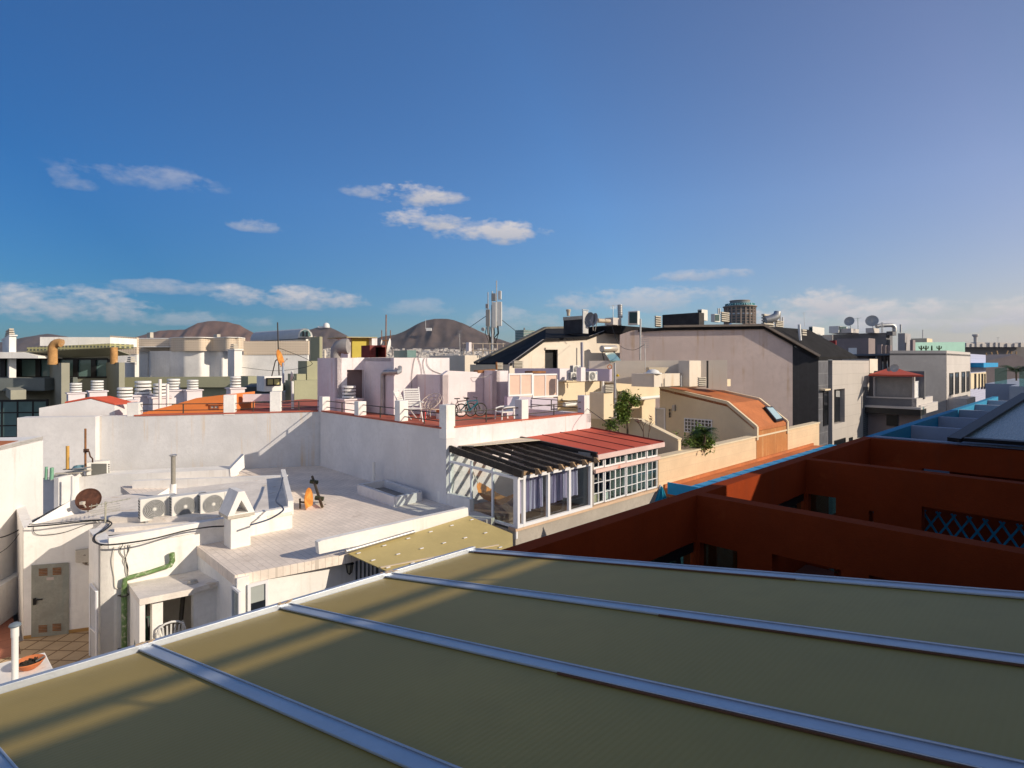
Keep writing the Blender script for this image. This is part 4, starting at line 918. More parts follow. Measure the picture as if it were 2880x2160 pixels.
# lilac roof cabins behind the frosted partition
lc = thing('lilac_house', 'low lilac and white roof cabins behind the frosted partition', 'house', D(*C(1150, 960), 30))
LILW = mat('lilac wall', (.52, .45, .56), .9, .06, 1)
mb = MB(); q = Pl(D(*C(1100, 950), 29.5), (1, -.25)); mb.slab(q.pts(C(760, 848), C(1148, 848), C(1148, 1050), C(760, 1050)), V((0, .3, 0))); mb.out('wall', LILW, lc)
mb = MB(); mb.cbx(C(1148, 0)[0], C(1150, 0)[0], C(1265, 0)[0], C(0, 850)[1], C(0, 1000)[1], 30, 1); mb.out('wall', WHITE2, lc)
mb = MB(); mb.cbx(C(1330, 0)[0], C(1578, 0)[0], C(1600, 0)[0], C(0, 853)[1], C(0, 960)[1], 28.5); mb.out('wall', LILW, lc)
mb = MB(); mb.cbx(C(1295, 0)[0], C(1333, 0)[0], C(1372, 0)[0], C(0, 840)[1], C(0, 960)[1], 26.0); mb.out('pillar', WHITE2, lc)

# ================================================================== BLACK ROOFED HOUSE
bh = thing('black_roofed_house', 'pale stained house with a folded black felt roof', 'house', D(*C(1100, 840), 38))
P1 = Pl(D(*C(1010, 840), 37), eR.xy); P2 = P1.off(-7.5)
fr_ = [C(715, 806), C(1010, 596), C(1388, 578), C(1670, 472)]
mb = MB(); pp = P1.pts(*fr_); e_ = P1.at(C(1670, 700)); mb.slab(pp+[toz(pp[-1], 15), toz(pp[0], 15)], eL*.08, [P1.pts(C(1022, 668), C(1133, 668), C(1133, 900), C(1022, 900))]); mb.out('front_wall', GABLE, bh)
mb = MB(); mb.slab(P1.off(-.3).pts(C(1015, 660), C(1140, 660), C(1140, 910), C(1015, 910)), eL*.05); mb.out('door', BLACKM, bh)
mb = MB(); mb.slab(P1.pts(C(1020, 668), C(1135, 668), C(1135, 686), C(1020, 686)), eL*-.12); mb.out('shutter_box', GABLE, bh)
bk = P2.pts(C(425, 806), C(1030, 503), C(1300, 498), C(1668, 466))
f3 = [p+UPV*.03 - eL*.15 for p in pp]
mb = MB(); mb.loft(f3, bk, UPV*-.18); mb.out('roof', BLACKR, bh)
mb = MB()
for p, q in zip(bk, bk[1:3]): mb.bar(p+UPV*.05, q+UPV*.05, .5, .18)
mb.out('roof_kerb', mat('grey felt edge', (.16, .145, .12), .9, .2, 2), bh)
mb = MB(); a = P2.at(C(375, 815)); b = P1.at(C(725, 815)); mb.slab([a, b, toz(b, 15), toz(a, 15)], V((.3, .3, 0))); mb.out('eaves_wall', CREAM, bh)

# ================================================================== LARGE GABLE HOUSE with white tiled front
gh = thing('gable_house', 'large house with blank stained gable, black roof and white tiled front', 'house', D(2100, 1200, 42))
PG = Pl(D(*Dc(1588, 1200), 38), (-1, .10))
gp = [C(1672, 556), C(1770, 522), Dc(240, 457), Dc(620, 442), Dc(1270, 442), Dc(1335, 472), Dc(1582, 632)]
pp = PG.pts(*gp); mb = MB(); mb.slab(pp+[toz(pp[-1], 8), toz(pp[0], 8)], -PG.n*.4); mb.out('gable_wall', PINKW, gh)
tp = PG.pts(Dc(1582, 634), Dc(1848, 762)); mb = MB(); mb.slab(tp+[toz(tp[1], 6), toz(tp[0], 6)], -PG.n*.4); mb.out('slate_wall', SLATE, gh)
rp = [PG.at(p)+UPV*.05+PG.n*.12 for p in (Dc(-20, 470), Dc(240, 455), Dc(1275, 440), Dc(1848, 760))]
mb = MB(); mb.loft(rp, [p+eR*8.5+UPV*.1 for p in rp], UPV*-.2); mb.out('roof', BLACKR, gh)
mb = MB(); 
for p, q in zip(rp[1:], rp[2:]): mb.bar(p+UPV*.07, q+UPV*.07, .35, .14)
mb.out('roof_kerb', mat('weathered roof edge', (.24, .20, .17), .9, .2, 2), gh)
c_ = tp[1]; FW = Pl(c_, eR.xy)
def fr_part(name, x0, x1, yt, m, off=0, yb=1700):
    p = FW.off(off); a, b = p.at(x0, yt), p.at(x1, yt); mb = MB(); mb.slab([a, toz(b, a.z), toz(b, 4), toz(a, 4)], eL*.5); return mb.out(name, m, gh)
fr_part('slate_front', 2302, Dc(1950, 0)[0], 1007, SLATEG)
fr_part('recess_wall', Dc(1945, 0)[0], E(235, 0)[0], 1013, SLATE, -.45)
tf = FW.off(.05); a, b = tf.at(E(225, 787)), tf.at(E(606, 787))
hA, hB = tf.at(E(243, 1090)), tf.at(E(354, 1425))
mb = MB(); b0 = toz(b, a.z); mb.slab([a, b0, toz(b, 4), toz(a, 4)], eL*.5, [[hA, toz(hB, hA.z), hB, toz(hA, hB.z)]]); mb.out('tiled_front', TILEW, gh)
mb = MB(); mb.slab([a+eL*.5, b0+eL*.5, b0+eL*9, a+eL*9], UPV*-.3); mb.out('flat_roof', GREYD, gh)
mb = MB(); mb.box(toz(b, 4)+eL*.01, eL*8, eR*-.3, UPV*(a.z-4)); mb.out('side_wall', GREYL, gh)
window(tf.off(-.35), *E(240, 1085), *E(358, 1430), gh, fm=BLACKM, nx=2, w=.05)
mb = MB(); q = tf.off(-.28); p_ = q.at(E(262, 1100)); mb.slab([p_, q.at(E(320, 1105)), q.at(E(320, 1170)), q.at(E(262, 1165))], eL*.02); mb.out('roller_blind', mat('grey blind', (.3, .3, .3), .8), gh)
window(FW, *E(128, 1105), *E(178, 1470), gh, fm=BLACKM, w=.05)
mb = MB(); q = FW.at(E(92, 1100)); mb.box(q, eR*1.1, eL*-.35, UPV*.1); mb.out('window_ledge', CREAM, gh)
mb = MB(); q = tf.off(.02); mb.slab(q.pts(E(545, 1062), E(606, 1062), E(606, 1600), E(545, 1600)), eL*.015); mb.out('brick_panel', BRICKD, gh)
window(tf, *E(243, 1620), *E(356, 1800), gh, fm=BLACKM, w=.05); window(tf, *E(396, 1590), *E(430, 1800), gh, fm=BLACKM, w=.05)
mb = MB(); mb.cbx(0, C(1680, 0)[0], C(2045, 0)[0], C(0, 478)[1], C(0, 540)[1], 40.5, 4); mb.out('roof', BLACKR, gh)
# dormer and chimney on its roof
mb = MB(); q = PG.off(-3); mb.cbx(Dc(1500, 0)[0], Dc(1640, 0)[0], Dc(1668, 0)[0], Dc(0, 545)[1], Dc(0, 640)[1], 40); mb.out('dormer', SLATE, gh)
mb = MB(); mb.slab(pf(38.8).pts(Dc(1500, 545), Dc(1672, 655), Dc(1672, 640), Dc(1500, 530)), V((0, .3, 0))); mb.out('dormer_edge', CONCL, gh)
# long dark parapet on top
mb = MB(); mb.cbx(Dc(232, 0)[0], Dc(612, 0)[0], Dc(665, 0)[0], Dc(0, 290)[1], Dc(0, 440)[1], 42); mb.out('roof_parapet', mat('dark parapet', (.05, .045, .045), .9, .3, 2), gh)
mb = MB(); mb.slab(pf(40.5).pts(Dc(900, 436), Dc(960, 400), Dc(1060, 405), Dc(1085, 436)), V((0, .5, 0))); mb.out('roof_light', SKYL, gh)

# ================================================================== GREY BALCONY HOUSE
gb = thing('balcony_house', 'dark grey house with curtained balcony and small red tiled roof', 'house', D(2560, 1150, 44))
xc = E(1098, 0)[0]; dG = 43.0
c0 = D(xc, 1146, dG); LFp = Pl(c0, eL.xy); RFp = Pl(c0, eR.xy)
def lfs(name, x0, x1, yt, yb, m, off=0, th_=.3):
    p = LFp.off(off); a, b = p.at(*E(x1, yt)), p.at(*E(x0, yt)); zb = p.at(*E(x1, yb)).z
    mb = MB(); mb.slab([a, toz(b, a.z), toz(b, zb), toz(a, zb)], eR*th_); return mb.out(name, m, gb)
lfs('balcony_front', 560, 1096, 1190, 1278, GREYD); 
mb = MB(); a = c0; b = RFp.at(*E(1266, 1160)); zt_ = RFp.at(*E(1096, 1190)).z; zb = RFp.at(*E(1096, 1275)).z
mb.slab([toz(a, zt_), toz(b, zt_), toz(b, zb), toz(a, zb)], eL*.3); mb.out('balcony_side', GREYL, gb)
lfs('balcony_rail', 560, 1098, 1180, 1192, GREYL, .05, .4)
lfs('slab_edge', 560, 1142, 1278, 1300, GREYL, .5, 3)
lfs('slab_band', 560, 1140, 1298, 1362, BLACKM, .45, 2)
mb = MB(); mb.cbx(0, E(1142, 0)[0], E(1320, 0)[0], E(0, 1255)[1], E(0, 1352)[1], 43.4, .3); mb.out('side_canopy', GREYL, gb)
lfs('lower_wall', 560, 1140, 1362, 1700, MAUVE, -.4)
lfs('lower_opening', 785, 905, 1362, 1470, BLACKM, -.3, .1)
lfs('back_wall', 560, 1180, 900, 1190, GREYD, -2.2)
lfs('curtain', 660, 1052, 968, 1185, CURT, -.6, .05)
lfs('door_post', 1052, 1076, 960, 1185, GREYL, -.3, .25); lfs('door_post', 648, 662, 960, 1185, GREYL, -.3, .25)
f = window(RFp.off(-.3), *E(1070, 1005), *E(1160, 1178), gb, gm=PLASTW, nx=2, ny=14, w=.06, name='shutter')
rz = LFp.at(*E(1170, 958)).z
mb = MB(); A1 = LFp.off(.3).at(*E(1172, 958)); A2 = LFp.off(.3).at(*E(600, 962)); mb.slab([A1, toz(A2, A1.z), toz(A2, A1.z)+eR*3+eL*-1.0+UPV*.62, A1+eR*1.6+eL*1.5+UPV*.30], UPV*.12); mb.out('red_roof', REDROOF, gb)
mb = MB(); mb.box(toz(c0, 0)+eR*.5+eL*.5, eR*6, eL*9, UPV*15.2); mb.out('lower_storeys', GREYD, gb)
mb = MB(); mb.cbx(E(600, 0)[0], E(612, 0)[0], E(695, 0)[0], E(0, 772)[1], E(0, 920)[1], 46, 2); mb.out('pier', GABLE, gb)

# ================================================================== LONG GREY HOUSE with tall windows
lg = thing('grey_house', 'long light grey house with four tall narrow dark windows', 'house', D(2700, 1100, 60))
xc = E(1405, 0)[0]; cg = D(xc, 1100, 60); LF = Pl(cg, (-1, .10)); RF = Pl(cg, eR.xy)
zt_ = RF.at(*E(1405, 685)).z
a = LF.at(*E(820, 685)); b = RF.at(*E(1655, 685))
mb = MB(); mb.slab([toz(cg, zt_), toz(a, zt_), toz(a, 2), toz(cg, 2)], eR*.3); mb.out('side_wall', GREYW, lg)
mb = MB(); mb.slab([toz(cg, zt_), toz(b, zt_), toz(b, 2), toz(cg, 2)], eL*.3); mb.out('front_wall', GREYL, lg)
mb = MB(); mb.slab([toz(cg, zt_-.3), toz(b, zt_-.3), toz(b, zt_-.3)+eL*30, toz(a, zt_-.3)], UPV*-.2); mb.out('flat_roof', GREYD, lg)
for (x0, y0, x1, y1) in ((1436, 920, 1475, 1150), (1496, 912, 1533, 1138), (1563, 905, 1598, 1122), (1614, 900, 1645, 1112)):
    window(RF, *E(x0, y0), *E(x1, y1), lg, fm=BLACKM, w=.12)
mb = MB(); q = RF.at(*E(1420, 1180)); mb.box(q+UPV*-1.6, eR*6, eL*-1.6, UPV*1.6); mb.out('entrance_canopy', GREYL, lg)
window(RF, *E(1436, 1225), *E(1558, 1350), lg, fm=BLACKM, w=.1); window(RF, *E(1620, 1180), *E(1645, 1260), lg, fm=BLACKM, w=.1)
# blue tiled house
bt = thing('blue_tiled_house', 'house clad in violet blue tiles with a turquoise awning and tall windows', 'house', D(2770, 1100, 76))
RB = Pl(D(*E(1656, 1000), 72), eR.xy); a, b = RB.at(*E(1656, 720)), RB.at(*E(1815, 725)); 
mb = MB(); mb.slab([a, toz(b, a.z), toz(b, 2), toz(a, 2)], eL*6); mb.out('front_wall', BLUETILE, bt)
mb = MB(); q = RB.at(*E(1656, 860)); mb.box(q, eR*((b-a).length+.6), eL*-1.3, UPV*.58); mb.out('awning', BLUEP, bt)
mb = MB(); q = RB.at(*E(1656, 1085)); mb.box(q+eL*-.05, eR*(b-a).length, eL*.05, UPV*2.0); mb.out('window_band', CREAM, bt)
for (x0, x1) in ((1697, 1714), (1740, 1750), (1770, 1786), (1800, 1810)): window(RB.off(.06), *E(x0, 925), *E(x1, 1085), bt, fm=BLACKM, w=.1)
# mauve house and grey roof blocks
def blk(name, label, cat, xl, xc, xr, yt, yb, d, m, dep=None, group=None, cr=E, parent=None):
    mb = MB(); mb.cbx(cr(xl, 0)[0], cr(xc, 0)[0], cr(xr, 0)[0], cr(0, yt)[1], cr(0, yb)[1], d, dep)
    o = mb.out(name, m, parent)
    if parent is None: tag(o, label, cat, group)
    return o
mh = thing('mauve_house', 'mauve grey flat roofed house with a row of roof piers', 'house', D(2400, 1010, 66))
blk('wall', 0, 0, 270, 600, 668, 556, 900, 66, MAUVE, parent=mh); blk('pier', 0, 0, 690, 735, 748, 622, 900, 64, MAUVE, parent=mh); blk('pier', 0, 0, 750, 778, 792, 630, 900, 64, MAUVE, parent=mh); blk('pier', 0, 0, 795, 826, 842, 630, 900, 64, MAUVE, parent=mh)
mb = MB(); q = Pl(D(*E(600, 700), 66), eL.xy).off(.05); mb.slab(q.pts(E(478, 658), E(392, 658), E(392, 730), E(478, 730)), eR*.02); mb.out('white_panel', PLASTW, mh)
blk('grey_roof_house', 'slate grey rooftop block below the big satellite dishes', 'house', 225, 782, 850, 500, 800, 80, GREYD)
blk('grey_roof_house', 'grey rooftop block with a lit side beside the cactus roof', 'house', 905, 978, 1038, 505, 700, 78, GREYW)
blk('grey_roof_house', 'small dark rooftop hut next to the cactus plants', 'house', 1030, 1060, 1086, 575, 700, 77, MAUVE)
blk('pale_roof_house', 'cream rooftop block above the mint green wall', 'house', 1035, 1205, 1262, 557, 640, 110, CREAM)
q = Pl(D(*E(1340, 650), 100), (1, .3)); mb = MB(); mb.slab(q.pts(E(1085, 600), E(1600, 597), E(1600, 720), E(1085, 720)), V((0, .4, 0))); tag(mb.out('mint_wall', TEALP), 'long mint green rooftop screen wall', 'wall')
q = Pl(D(*E(1900, 700), 150), (1, .02)); mb = MB(); mb.slab(q.pts(E(1600, 651), E(3000, 649), E(3000, 850), E(1600, 850)), V((0, 25, 0))); tag(mb.out('dark_hall', mat('hall wall', (.20, .185, .185), .9, .1, .3)), 'wide dark flat roofed hall on the right skyline', 'house')
blk('white_roof_house', 'low whitish wall under the rooftop cooling units', 'house', 90, 228, 232, 520, 700, 84, GREYL)
gw = thing('grey_gabled_house', 'grey house end with low pitched roof behind the palm', 'house', D(2820, 1050, 90))
q = Pl(D(*E(2000, 900), 90), (1, -.1)); mb = MB(); mb.slab(q.pts(E(1815, 800), E(2130, 722), E(2330, 830), E(2330, 1300), E(1815, 1300)), V((0, 6, 0))); mb.out('gable', MAUVE, gw)
# near right terraces with glass balustrades
nt_ = thing('white_terrace_house', 'shaded pale terrace house with glass balustrades at the far right', 'house', D(2830, 1100, 50))
mb = MB(); mb.cbx(E(1812, 0)[0], E(2200, 0)[0], E(2400, 0)[0], E(0, 1035)[1], E(0, 1300)[1], 50); mb.out('wall', BLUEG, nt_)
mb = MB(); mb.cbx(E(2060, 0)[0], E(2300, 0)[0], E(2400, 0)[0], E(0, 1060)[1], E(0, 1300)[1], 42); mb.out('wall', BLUEG, nt_)
q = Pl(D(*E(1990, 1000), 49), (.3, 1)); mb = MB(); q = pf(48); mb.slab(q.pts(E(1910, 870), E(2036, 856), E(2036, 1030), E(1910, 1030)), V((0, .02, 0))); mb.out('glass_panel', GLASST, nt_)
q = pf(41); mb = MB(); mb.slab(q.pts(E(2165, 880), E(2400, 840), E(2400, 1058), E(2165, 1058)), V((0, .02, 0))); mb.out('glass_panel', GLASST, nt_)

# ================================================================== LEFT: office, cream lattice house, olive house
of = thing('office_house', 'olive and dark glass office house with a ribbon of green windows', 'house', D(160, 1100, 42))
ob = Pl(D(*A(600, 480), 42), (1, .12))
mb = MB(); mb.slab(ob.pts(A(-400, 350), A(945, 318), A(945, 1100), A(-400, 1100)), V((0, .4, 0)), [ob.pts(A(-380, 400), A(930, 400), A(930, 556), A(-380, 556))]); mb.out('upper_wall', OLIVEG, of)
mb = MB(); mb.slab(ob.off(-.15).pts(A(-390, 390), A(940, 390), A(940, 562), A(-390, 562)), V((0, .05, 0))); mb.out('glazing', TEALG, of)
mb = MB()
for x in (-150, 0, 136, 305, 470, 630, 785, 925):
    q = ob.at(A(x, 400)); q1 = ob.at(A(x, 560)); mb.box(q1, V((.32, .03, 0)), V((0, .12, 0)), UPV*(q.z-q1.z))
for y in (398, 556): a, b = ob.at(A(-390, y)), ob.at(A(935, y)); mb.bar(a, b, .14, .12)
mb.out('mullions', BLACKM, of)
mb = MB(); mb.slab(ob.off(2.2).pts(A(-400, 335), A(180, 340), A(330, 372), A(330, 392), A(-400, 392)), V((0, 2.5, 0))); mb.out('canopy', WHITE, of)
mb = MB(); mb.slab(ob.off(.2).pts(A(345, 208), A(952, 210), A(952, 285), A(345, 285)), V((0, 3, 0))); mb.out('roof_band', WHITE, of)
mb = MB(); mb.slab(ob.off(2.0).pts(A(232, 298), A(952, 264), A(952, 302), A(232, 338)), V((0, 2.5, 0))); mb.out('mosaic_fascia', LATTY, of)
mb = MB(); a, b = ob.off(2.0).at(A(232, 336)), ob.off(2.0).at(A(952, 302)); mb.slab([a, b, b+V((0, 2.2, -.5)), a+V((.5, 2.2, -.5))], UPV*.05); mb.out('soffit', OLIVEG, of)
l2 = ob.off(3.0)
mb = MB(); mb.slab(l2.pts(A(-400, 565), A(385, 565), A(385, 672), A(-400, 672)), V((0, 3, 0))); mb.out('lower_band', mat('grey green band', (.17, .19, .18), .8), of)  # one even grey green base colour
mb = MB(); mb.cbx(A(-200, 0)[0], A(92, 0)[0], A(226, 0)[0], A(0, 668)[1], A(0, 750)[1], 35); mb.out('bay', OLIVEG, of)
f = window(l2, *A(-250, 752), *A(420, 1090), of, fm=BLACKM, gm=TEALG, nx=5, ny=3, w=.14, name='curtain_wall')
mb = MB(); mb.slab(l2.pts(A(-400, 1050), A(700, 1050), A(700, 2000), A(-400, 2000)), V((0, 3, 0))); mb.out('base', OLIVEG, of)
mb = MB(); mb.slab(ob.off(-1).pts(A(560, 640), A(770, 640), A(770, 1100), A(560, 1100)), V((0, 1, 0))); mb.out('rear_wall', OLIVEG, of)
# two olive flue piers with bent rusty pipes
for k, (xl, xc, xr, yt, d_, px, pt, lbl) in enumerate(((383, 530, 602, 432, 37, 455, 215, 'olive flue pier topped by a bent rusty pipe'), (880, 1028, 1078, 428, 39, 985, 278, 'olive flue pier with a straight rusty stub beside the lattice wall'))):
    fp = thing('flue_pier', lbl, 'flue', D(*A(xc, 800), d_))
    blk('pier', 0, 0, xl, xc, xr, yt, 900, d_, OLIVEG, cr=A, parent=fp)
    q = D(*A(px, yt+2), d_+1.0); tz = D(*A(px, pt+20), d_+1).z-q.z
    mb = MB()
    if k == 0: mb.tube([q-UPV*.1, q+UPV*tz*.62]+[q+UPV*(tz*.62)+V((.42*(1-math.cos(R(t))), 0, .42*math.sin(R(t)))) for t in (20, 45, 70, 95, 115)], .27, 16, True)
    else: mb.tube([q-UPV*.1, q+UPV*tz], .23, 16)
    mb.out('pipe', mat('orange rust flue', (.50, .27, .10), .8, .35, 1.5, .2, 20, blotch=((.55, .47, .40), .56, 1.2)), fp, True)
# cream lattice house
lh = thing('lattice_house', 'cream house with pierced block parapets and curved white walls', 'house', D(430, 1040, 52))
q = Pl(D(*A(1180, 300), 50), (.55, 1)); q2 = Pl(D(*A(1180, 300), 50), (1, .05))
mb = MB(); mb.slab(pf(50).pts(A(950, 196), A(1182, 212), A(1182, 356), A(950, 345)), V((0, .3, 0))); mb.out('lattice_parapet', LATT, lh)
mb = MB(); mb.slab(pf(50.1).pts(A(955, 345), A(1182, 355), A(1182, 600), A(955, 600)), V((0, .3, 0))); mb.out('wall', WHITE, lh)
def curved(x0, x1, yt, yb, d, bulge, m, name, n=16):
    l1, l2 = [], []
    for i in range(n+1):
        t = i/n; dd = d-bulge*math.sin(math.pi*t)
        px = x0+(x1-x0)*t; l1.append(D(*A(px, yt), dd)); l2.append(V((l1[-1].x, l1[-1].y, D(*A(x0, yb), d).z)))
        l1[-1].z = D(*A(x0, yt), d).z
    mb = MB(); mb.loft(l1, l2, V((0, .3, 0))); return mb.out(name, m, lh, True)
def waves(keys, yt, yb, m, name, off=0):
    l1, l2 = [], []; zt_ = D(*A(1500, yt), 51).z; zb = D(*A(1500, yb), 51).z
    for (xa, da), (xb, db) in zip(keys, keys[1:]):
        for i in range(8):
            t = i/8; u = .5-.5*math.cos(math.pi*t); p = D(*A(xa+(xb-xa)*t, yt), da+(db-da)*u-off); l1.append(V((p.x, p.y, zt_))); l2.append(V((p.x, p.y, zb)))
    mb = MB(); mb.loft(l1, l2, V((0, .3, 0))); return mb.out(name, m, lh, True)
kw = [(1288, 53), (1300, 51.8), (1460, 51.6), (1475, 51.4), (1600, 50.6), (1720, 50.6), (1830, 51.3), (1850, 51.3), (1920, 50.8), (1985, 51.6)]
waves(kw, 328, 700, WHITE, 'wall'); waves([(1180, 53), (1290, 53)], 290, 700, WHITE, 'wall')
waves([(1180, 52.8), (1460, 52.6), (1480, 51.3), (1600, 50.4), (1720, 50.4), (1830, 51.1), (1850, 51.0), (1960, 50.2), (2060, 50.6), (2112, 52)], 218, 330, LATT, 'lattice_parapet', .12)
waves([(1180, 52.8), (1460, 52.6), (1480, 51.2), (1600, 50.3), (1720, 50.3), (1850, 51.0), (1960, 50.1), (2060, 50.5), (2112, 52)], 211, 218, WHITE, 'coping', .15)
for xl, xc, xr, yt, yb, d, l in ((1968, 2025, 2092, 318, 640, 46, 0), (1078, 1165, 1182, 432, 600, 48, 0)):
    pass
mb = MB(); mb.slab(pf(53.5).pts(A(1180, 385), A(1285, 385), A(1285, 540), A(1180, 540)), V((0, .3, 0))); mb.out('lattice_screen', LATT2, lh)
mb = MB(); mb.slab(pf(51.6).pts(A(1180, 288), A(1470, 288), A(1470, 296), A(1180, 296)), V((0, 2, 0))); mb.out('slab_edge', WHITE, lh)
q = Pl(D(*B(400, 300), 47), (1, .1))
mb = MB(); mb.slab(q.pts(B(262, 244), B(405, 244), B(820, 240), B(820, 360), B(405, 362), B(262, 362)), V((0, .3, 0))); mb.out('lattice_parapet', LATT, lh)
mb = MB(); mb.slab(q.off(-.05).pts(B(245, 362), B(815, 360), B(815, 640), B(245, 640)), V((0, .3, 0))); mb.out('wall', WHITE, lh)
# olive house in front
ol = thing('olive_house', 'olive green stepped house below the white curved walls', 'house', D(800, 1120, 40))
q = pf(42); mb = MB(); mb.slab(q.pts(A(1070, 557), A(2150, 550), A(2150, 642), A(1070, 645)), V((0, 1, 0))); mb.out('parapet', OLIVE, ol)
mb = MB(); mb.slab(q.off(-.5).pts(A(1070, 640), A(2250, 640), A(2250, 1000), A(1070, 1000)), V((0, 1, 0))); mb.out('wall', OLIVE, ol)
for a in ((295, 300, 385, 548, 700, 41), (800, 810, 915, 415, 620, 40), (690, 700, 975, 585, 900, 38.5), (915, 918, 940, 205, 800, 41), (700, 720, 800, 528, 640, 39.5)): blk('wall', 0, 0, *a[:3], a[3], a[4], a[5], OLIVE, 1.5, cr=B, parent=ol)
mb = MB(); mb.slab(pf(38).pts(B(262, 640), B(570, 632), B(570, 698), B(262, 698)), V((0, 1.0, .2))); mb.out('dark_panel', mat('dark grey roof panel', (.045, .055, .055), .5, .1, 1), ol)
bxh = thing('roof_hut', 'small white rooftop hut with a yellow tinted window under the orange dish', 'hut', D(*B(520, 640), 36.5))
blk('wall', 0, 0, 375, 442, 600, 548, 680, 36.5, WHITE, cr=B, parent=bxh); window(Pl(D(*B(442, 640), 36.5), eR.xy), *B(455, 562), *B(582, 632), bxh, fm=BLACKM, gm=mat('yellow pane', (.55, .50, .22), .2), nx=2, w=.08)
# white square chimneys with stone caps
def capchim(label, xl, xc, xr, yt, yb, d, cxa, cxb, cya):
    t = thing('capped_chimney', label, 'chimney', D(*A(xc, yb), d), 'square white chimneys with stone caps'); w = (xr-xl)*.10
    blk('shaft', 0, 0, xl, xc, xr, yt, yb, d, WHITE, cr=A, parent=t); blk('slab', 0, 0, xl-w, xc, xr+w, yt-10, yt, d-.1, WHITE, cr=A, parent=t)
    n = 3; h = (yt-10-cya)/n
    for k in range(n): e = k*4; blk('cap_tier', 0, 0, cxa+e, (cxa+cxb)/2-4, cxb-e, yt-10-h*(k+1)+2, yt-10-h*k-h*.25, d+.05, CONCL, cr=A, parent=t)
capchim('tall white chimney with stone cap at the far left above the green glass', 20, 80, 140, 198, 560, 40, 40, 128, 132)
capchim('white square pillar chimney with stone cap before the curved walls', 1968, 2025, 2092, 322, 640, 46, 1985, 2060, 268)
capchim('low white chimney with stone cap beside the slotted screen', 1080, 1165, 1182, 438, 640, 47, 1095, 1172, 378)
for k, (xa, xb, yt, yb, l) in enumerate(((1268, 1326, 168, 215, 'small stone chimney cap peeping over the lattice parapet, left one'), (1845, 1905, 184, 222, 'small stone chimney cap peeping over the lattice parapet, middle one'))):
    blk('stone_chimney_cap', l, 'chimney', xa, (xa+xb)/2, xb, yt, yb, 54, CONCL, cr=A, group='stone chimney caps')
# barrel vault
bv_ = thing('barrel_vault', 'grey barrel vaulted roof with arched teal window', 'vault', D(*B(720, 215), 56))
c1, dv_ = D(*B(795, 214), 54), V((-1, .28, 0)).normalized()
rr = (D(*B(857, 214), 54)-c1).length; xdir = V((.98, .2, 0)).normalized(); h_ = D(*B(795, 134), 54).z-c1.z
arc = [(math.cos(R(180-t*9)), math.sin(R(180-t*9))) for t in range(21)]
l1 = [c1+xdir*(rr*c)+UPV*(h_*s) for c, s in arc]; l2 = [p+V((-1.2, 1, 0)).normalized()*9.5 for p in l1]
mb = MB(); mb.loft(l1, l2, UPV*-.1); mb.out('vault', mat('pale grey vault', (.50, .52, .54), .6, .06, 1), bv_, True)
mb = MB(); mb.slab(l1[::-1], V((-.1, .1, 0))); mb.out('arch_wall', WHITE, bv_)
mb = MB(); mb.slab([c1+(p-c1)*.72+V((.05, -.12, .12)) for p in l1[::-1]], V((-.03, .05, 0))); mb.out('arch_window', TEALG, bv_)
mb = MB(); 
for t in (-.25, .25): mb.bar(c1+xdir*rr*t+V((.05, -.2, .1)), c1+xdir*rr*t+V((.05, -.2, h_*.68)), .12)
mb.out('glazing_bar', BLACKM, bv_)
blk('vault_house', 'pale block carrying the grey barrel vault', 'house', 400, 800, 872, 212, 700, 55, WHITE, cr=B)
blk('vault_house', 'slim cream tower at the edge of the barrel vault', 'house', 820, 872, 942, 206, 700, 53, CREAM, cr=B)
# yellow hut and red box on the stair block
yh = thing('yellow_hut', 'yellow rooftop water tank hut with a white side and thin flat lid', 'hut', D(*B(1290, 380), 33))
blk('side', 0, 0, 1150, 1162, 1205, 215, 395, 33, WHITE2, 1.2, cr=B, parent=yh)
q = Pl(D(*B(1205, 380), 33), eR.xy).off(-.1); mb = MB(); mb.slab(q.pts(B(1200, 218), B(1375, 218), B(1375, 372), B(1200, 390)), eL*1); mb.out('tank', mat('yellow tank', (.50, .40, .06), .7, .12, 1), yh)
blk('side', 0, 0, 1365, 1370, 1416, 218, 385, 33.6, WHITE2, 1, cr=B, parent=yh)
mb = MB(); mb.slab(Pl(D(*B(1205, 380), 33), eR.xy).off(.3).pts(B(1152, 205), B(1418, 208), B(1418, 216), B(1152, 214)), eL*2.4); mb.out('lid', mat('mossy lid', (.40, .36, .22), .9, .2, 2), yh)
rb_ = thing('red_box', 'dark red open rooftop box beside the yellow hut', 'box', D(*B(1420, 380), 30))
q = Pl(D(*B(1352, 380), 30), eR.xy); mb = MB(); mb.slab(q.pts(B(1352, 280), B(1492, 280), B(1492, 384), B(1352, 384)), eL*.9, [q.pts(B(1402, 296), B(1488, 296), B(1488, 384-2), B(1402, 384-2))]); mb.out('shell', mat('maroon paint', (.18, .03, .025), .7, .2, 2), rb_)
mb = MB(); mb.slab(q.off(-.8).pts(B(1352, 285), B(1492, 285), B(1492, 384), B(1352, 384)), eL*.05); mb.out('back', BLACKM, rb_)
# ================================================================== OBJECTS ON THE ROOFS
RZ = math.atan2(.695, .719)
X, Y, Z_ = V((1, 0, 0)), V((0, 1, 0)), V((0, 0, 1))
def ring(mb, c, r, t, n=28, ax='Y', m=10):
    pts = []
    for k in range(n+1):
        a = 2*math.pi*k/n
        o = V((r*math.cos(a), 0, r*math.sin(a))) if ax == 'Y' else (V((0, r*math.cos(a), r*math.sin(a))) if ax == 'X' else V((r*math.cos(a), r*math.sin(a), 0)))
        pts.append(V(c)+o)
    mb.tube(pts, t, 5, False); return mb
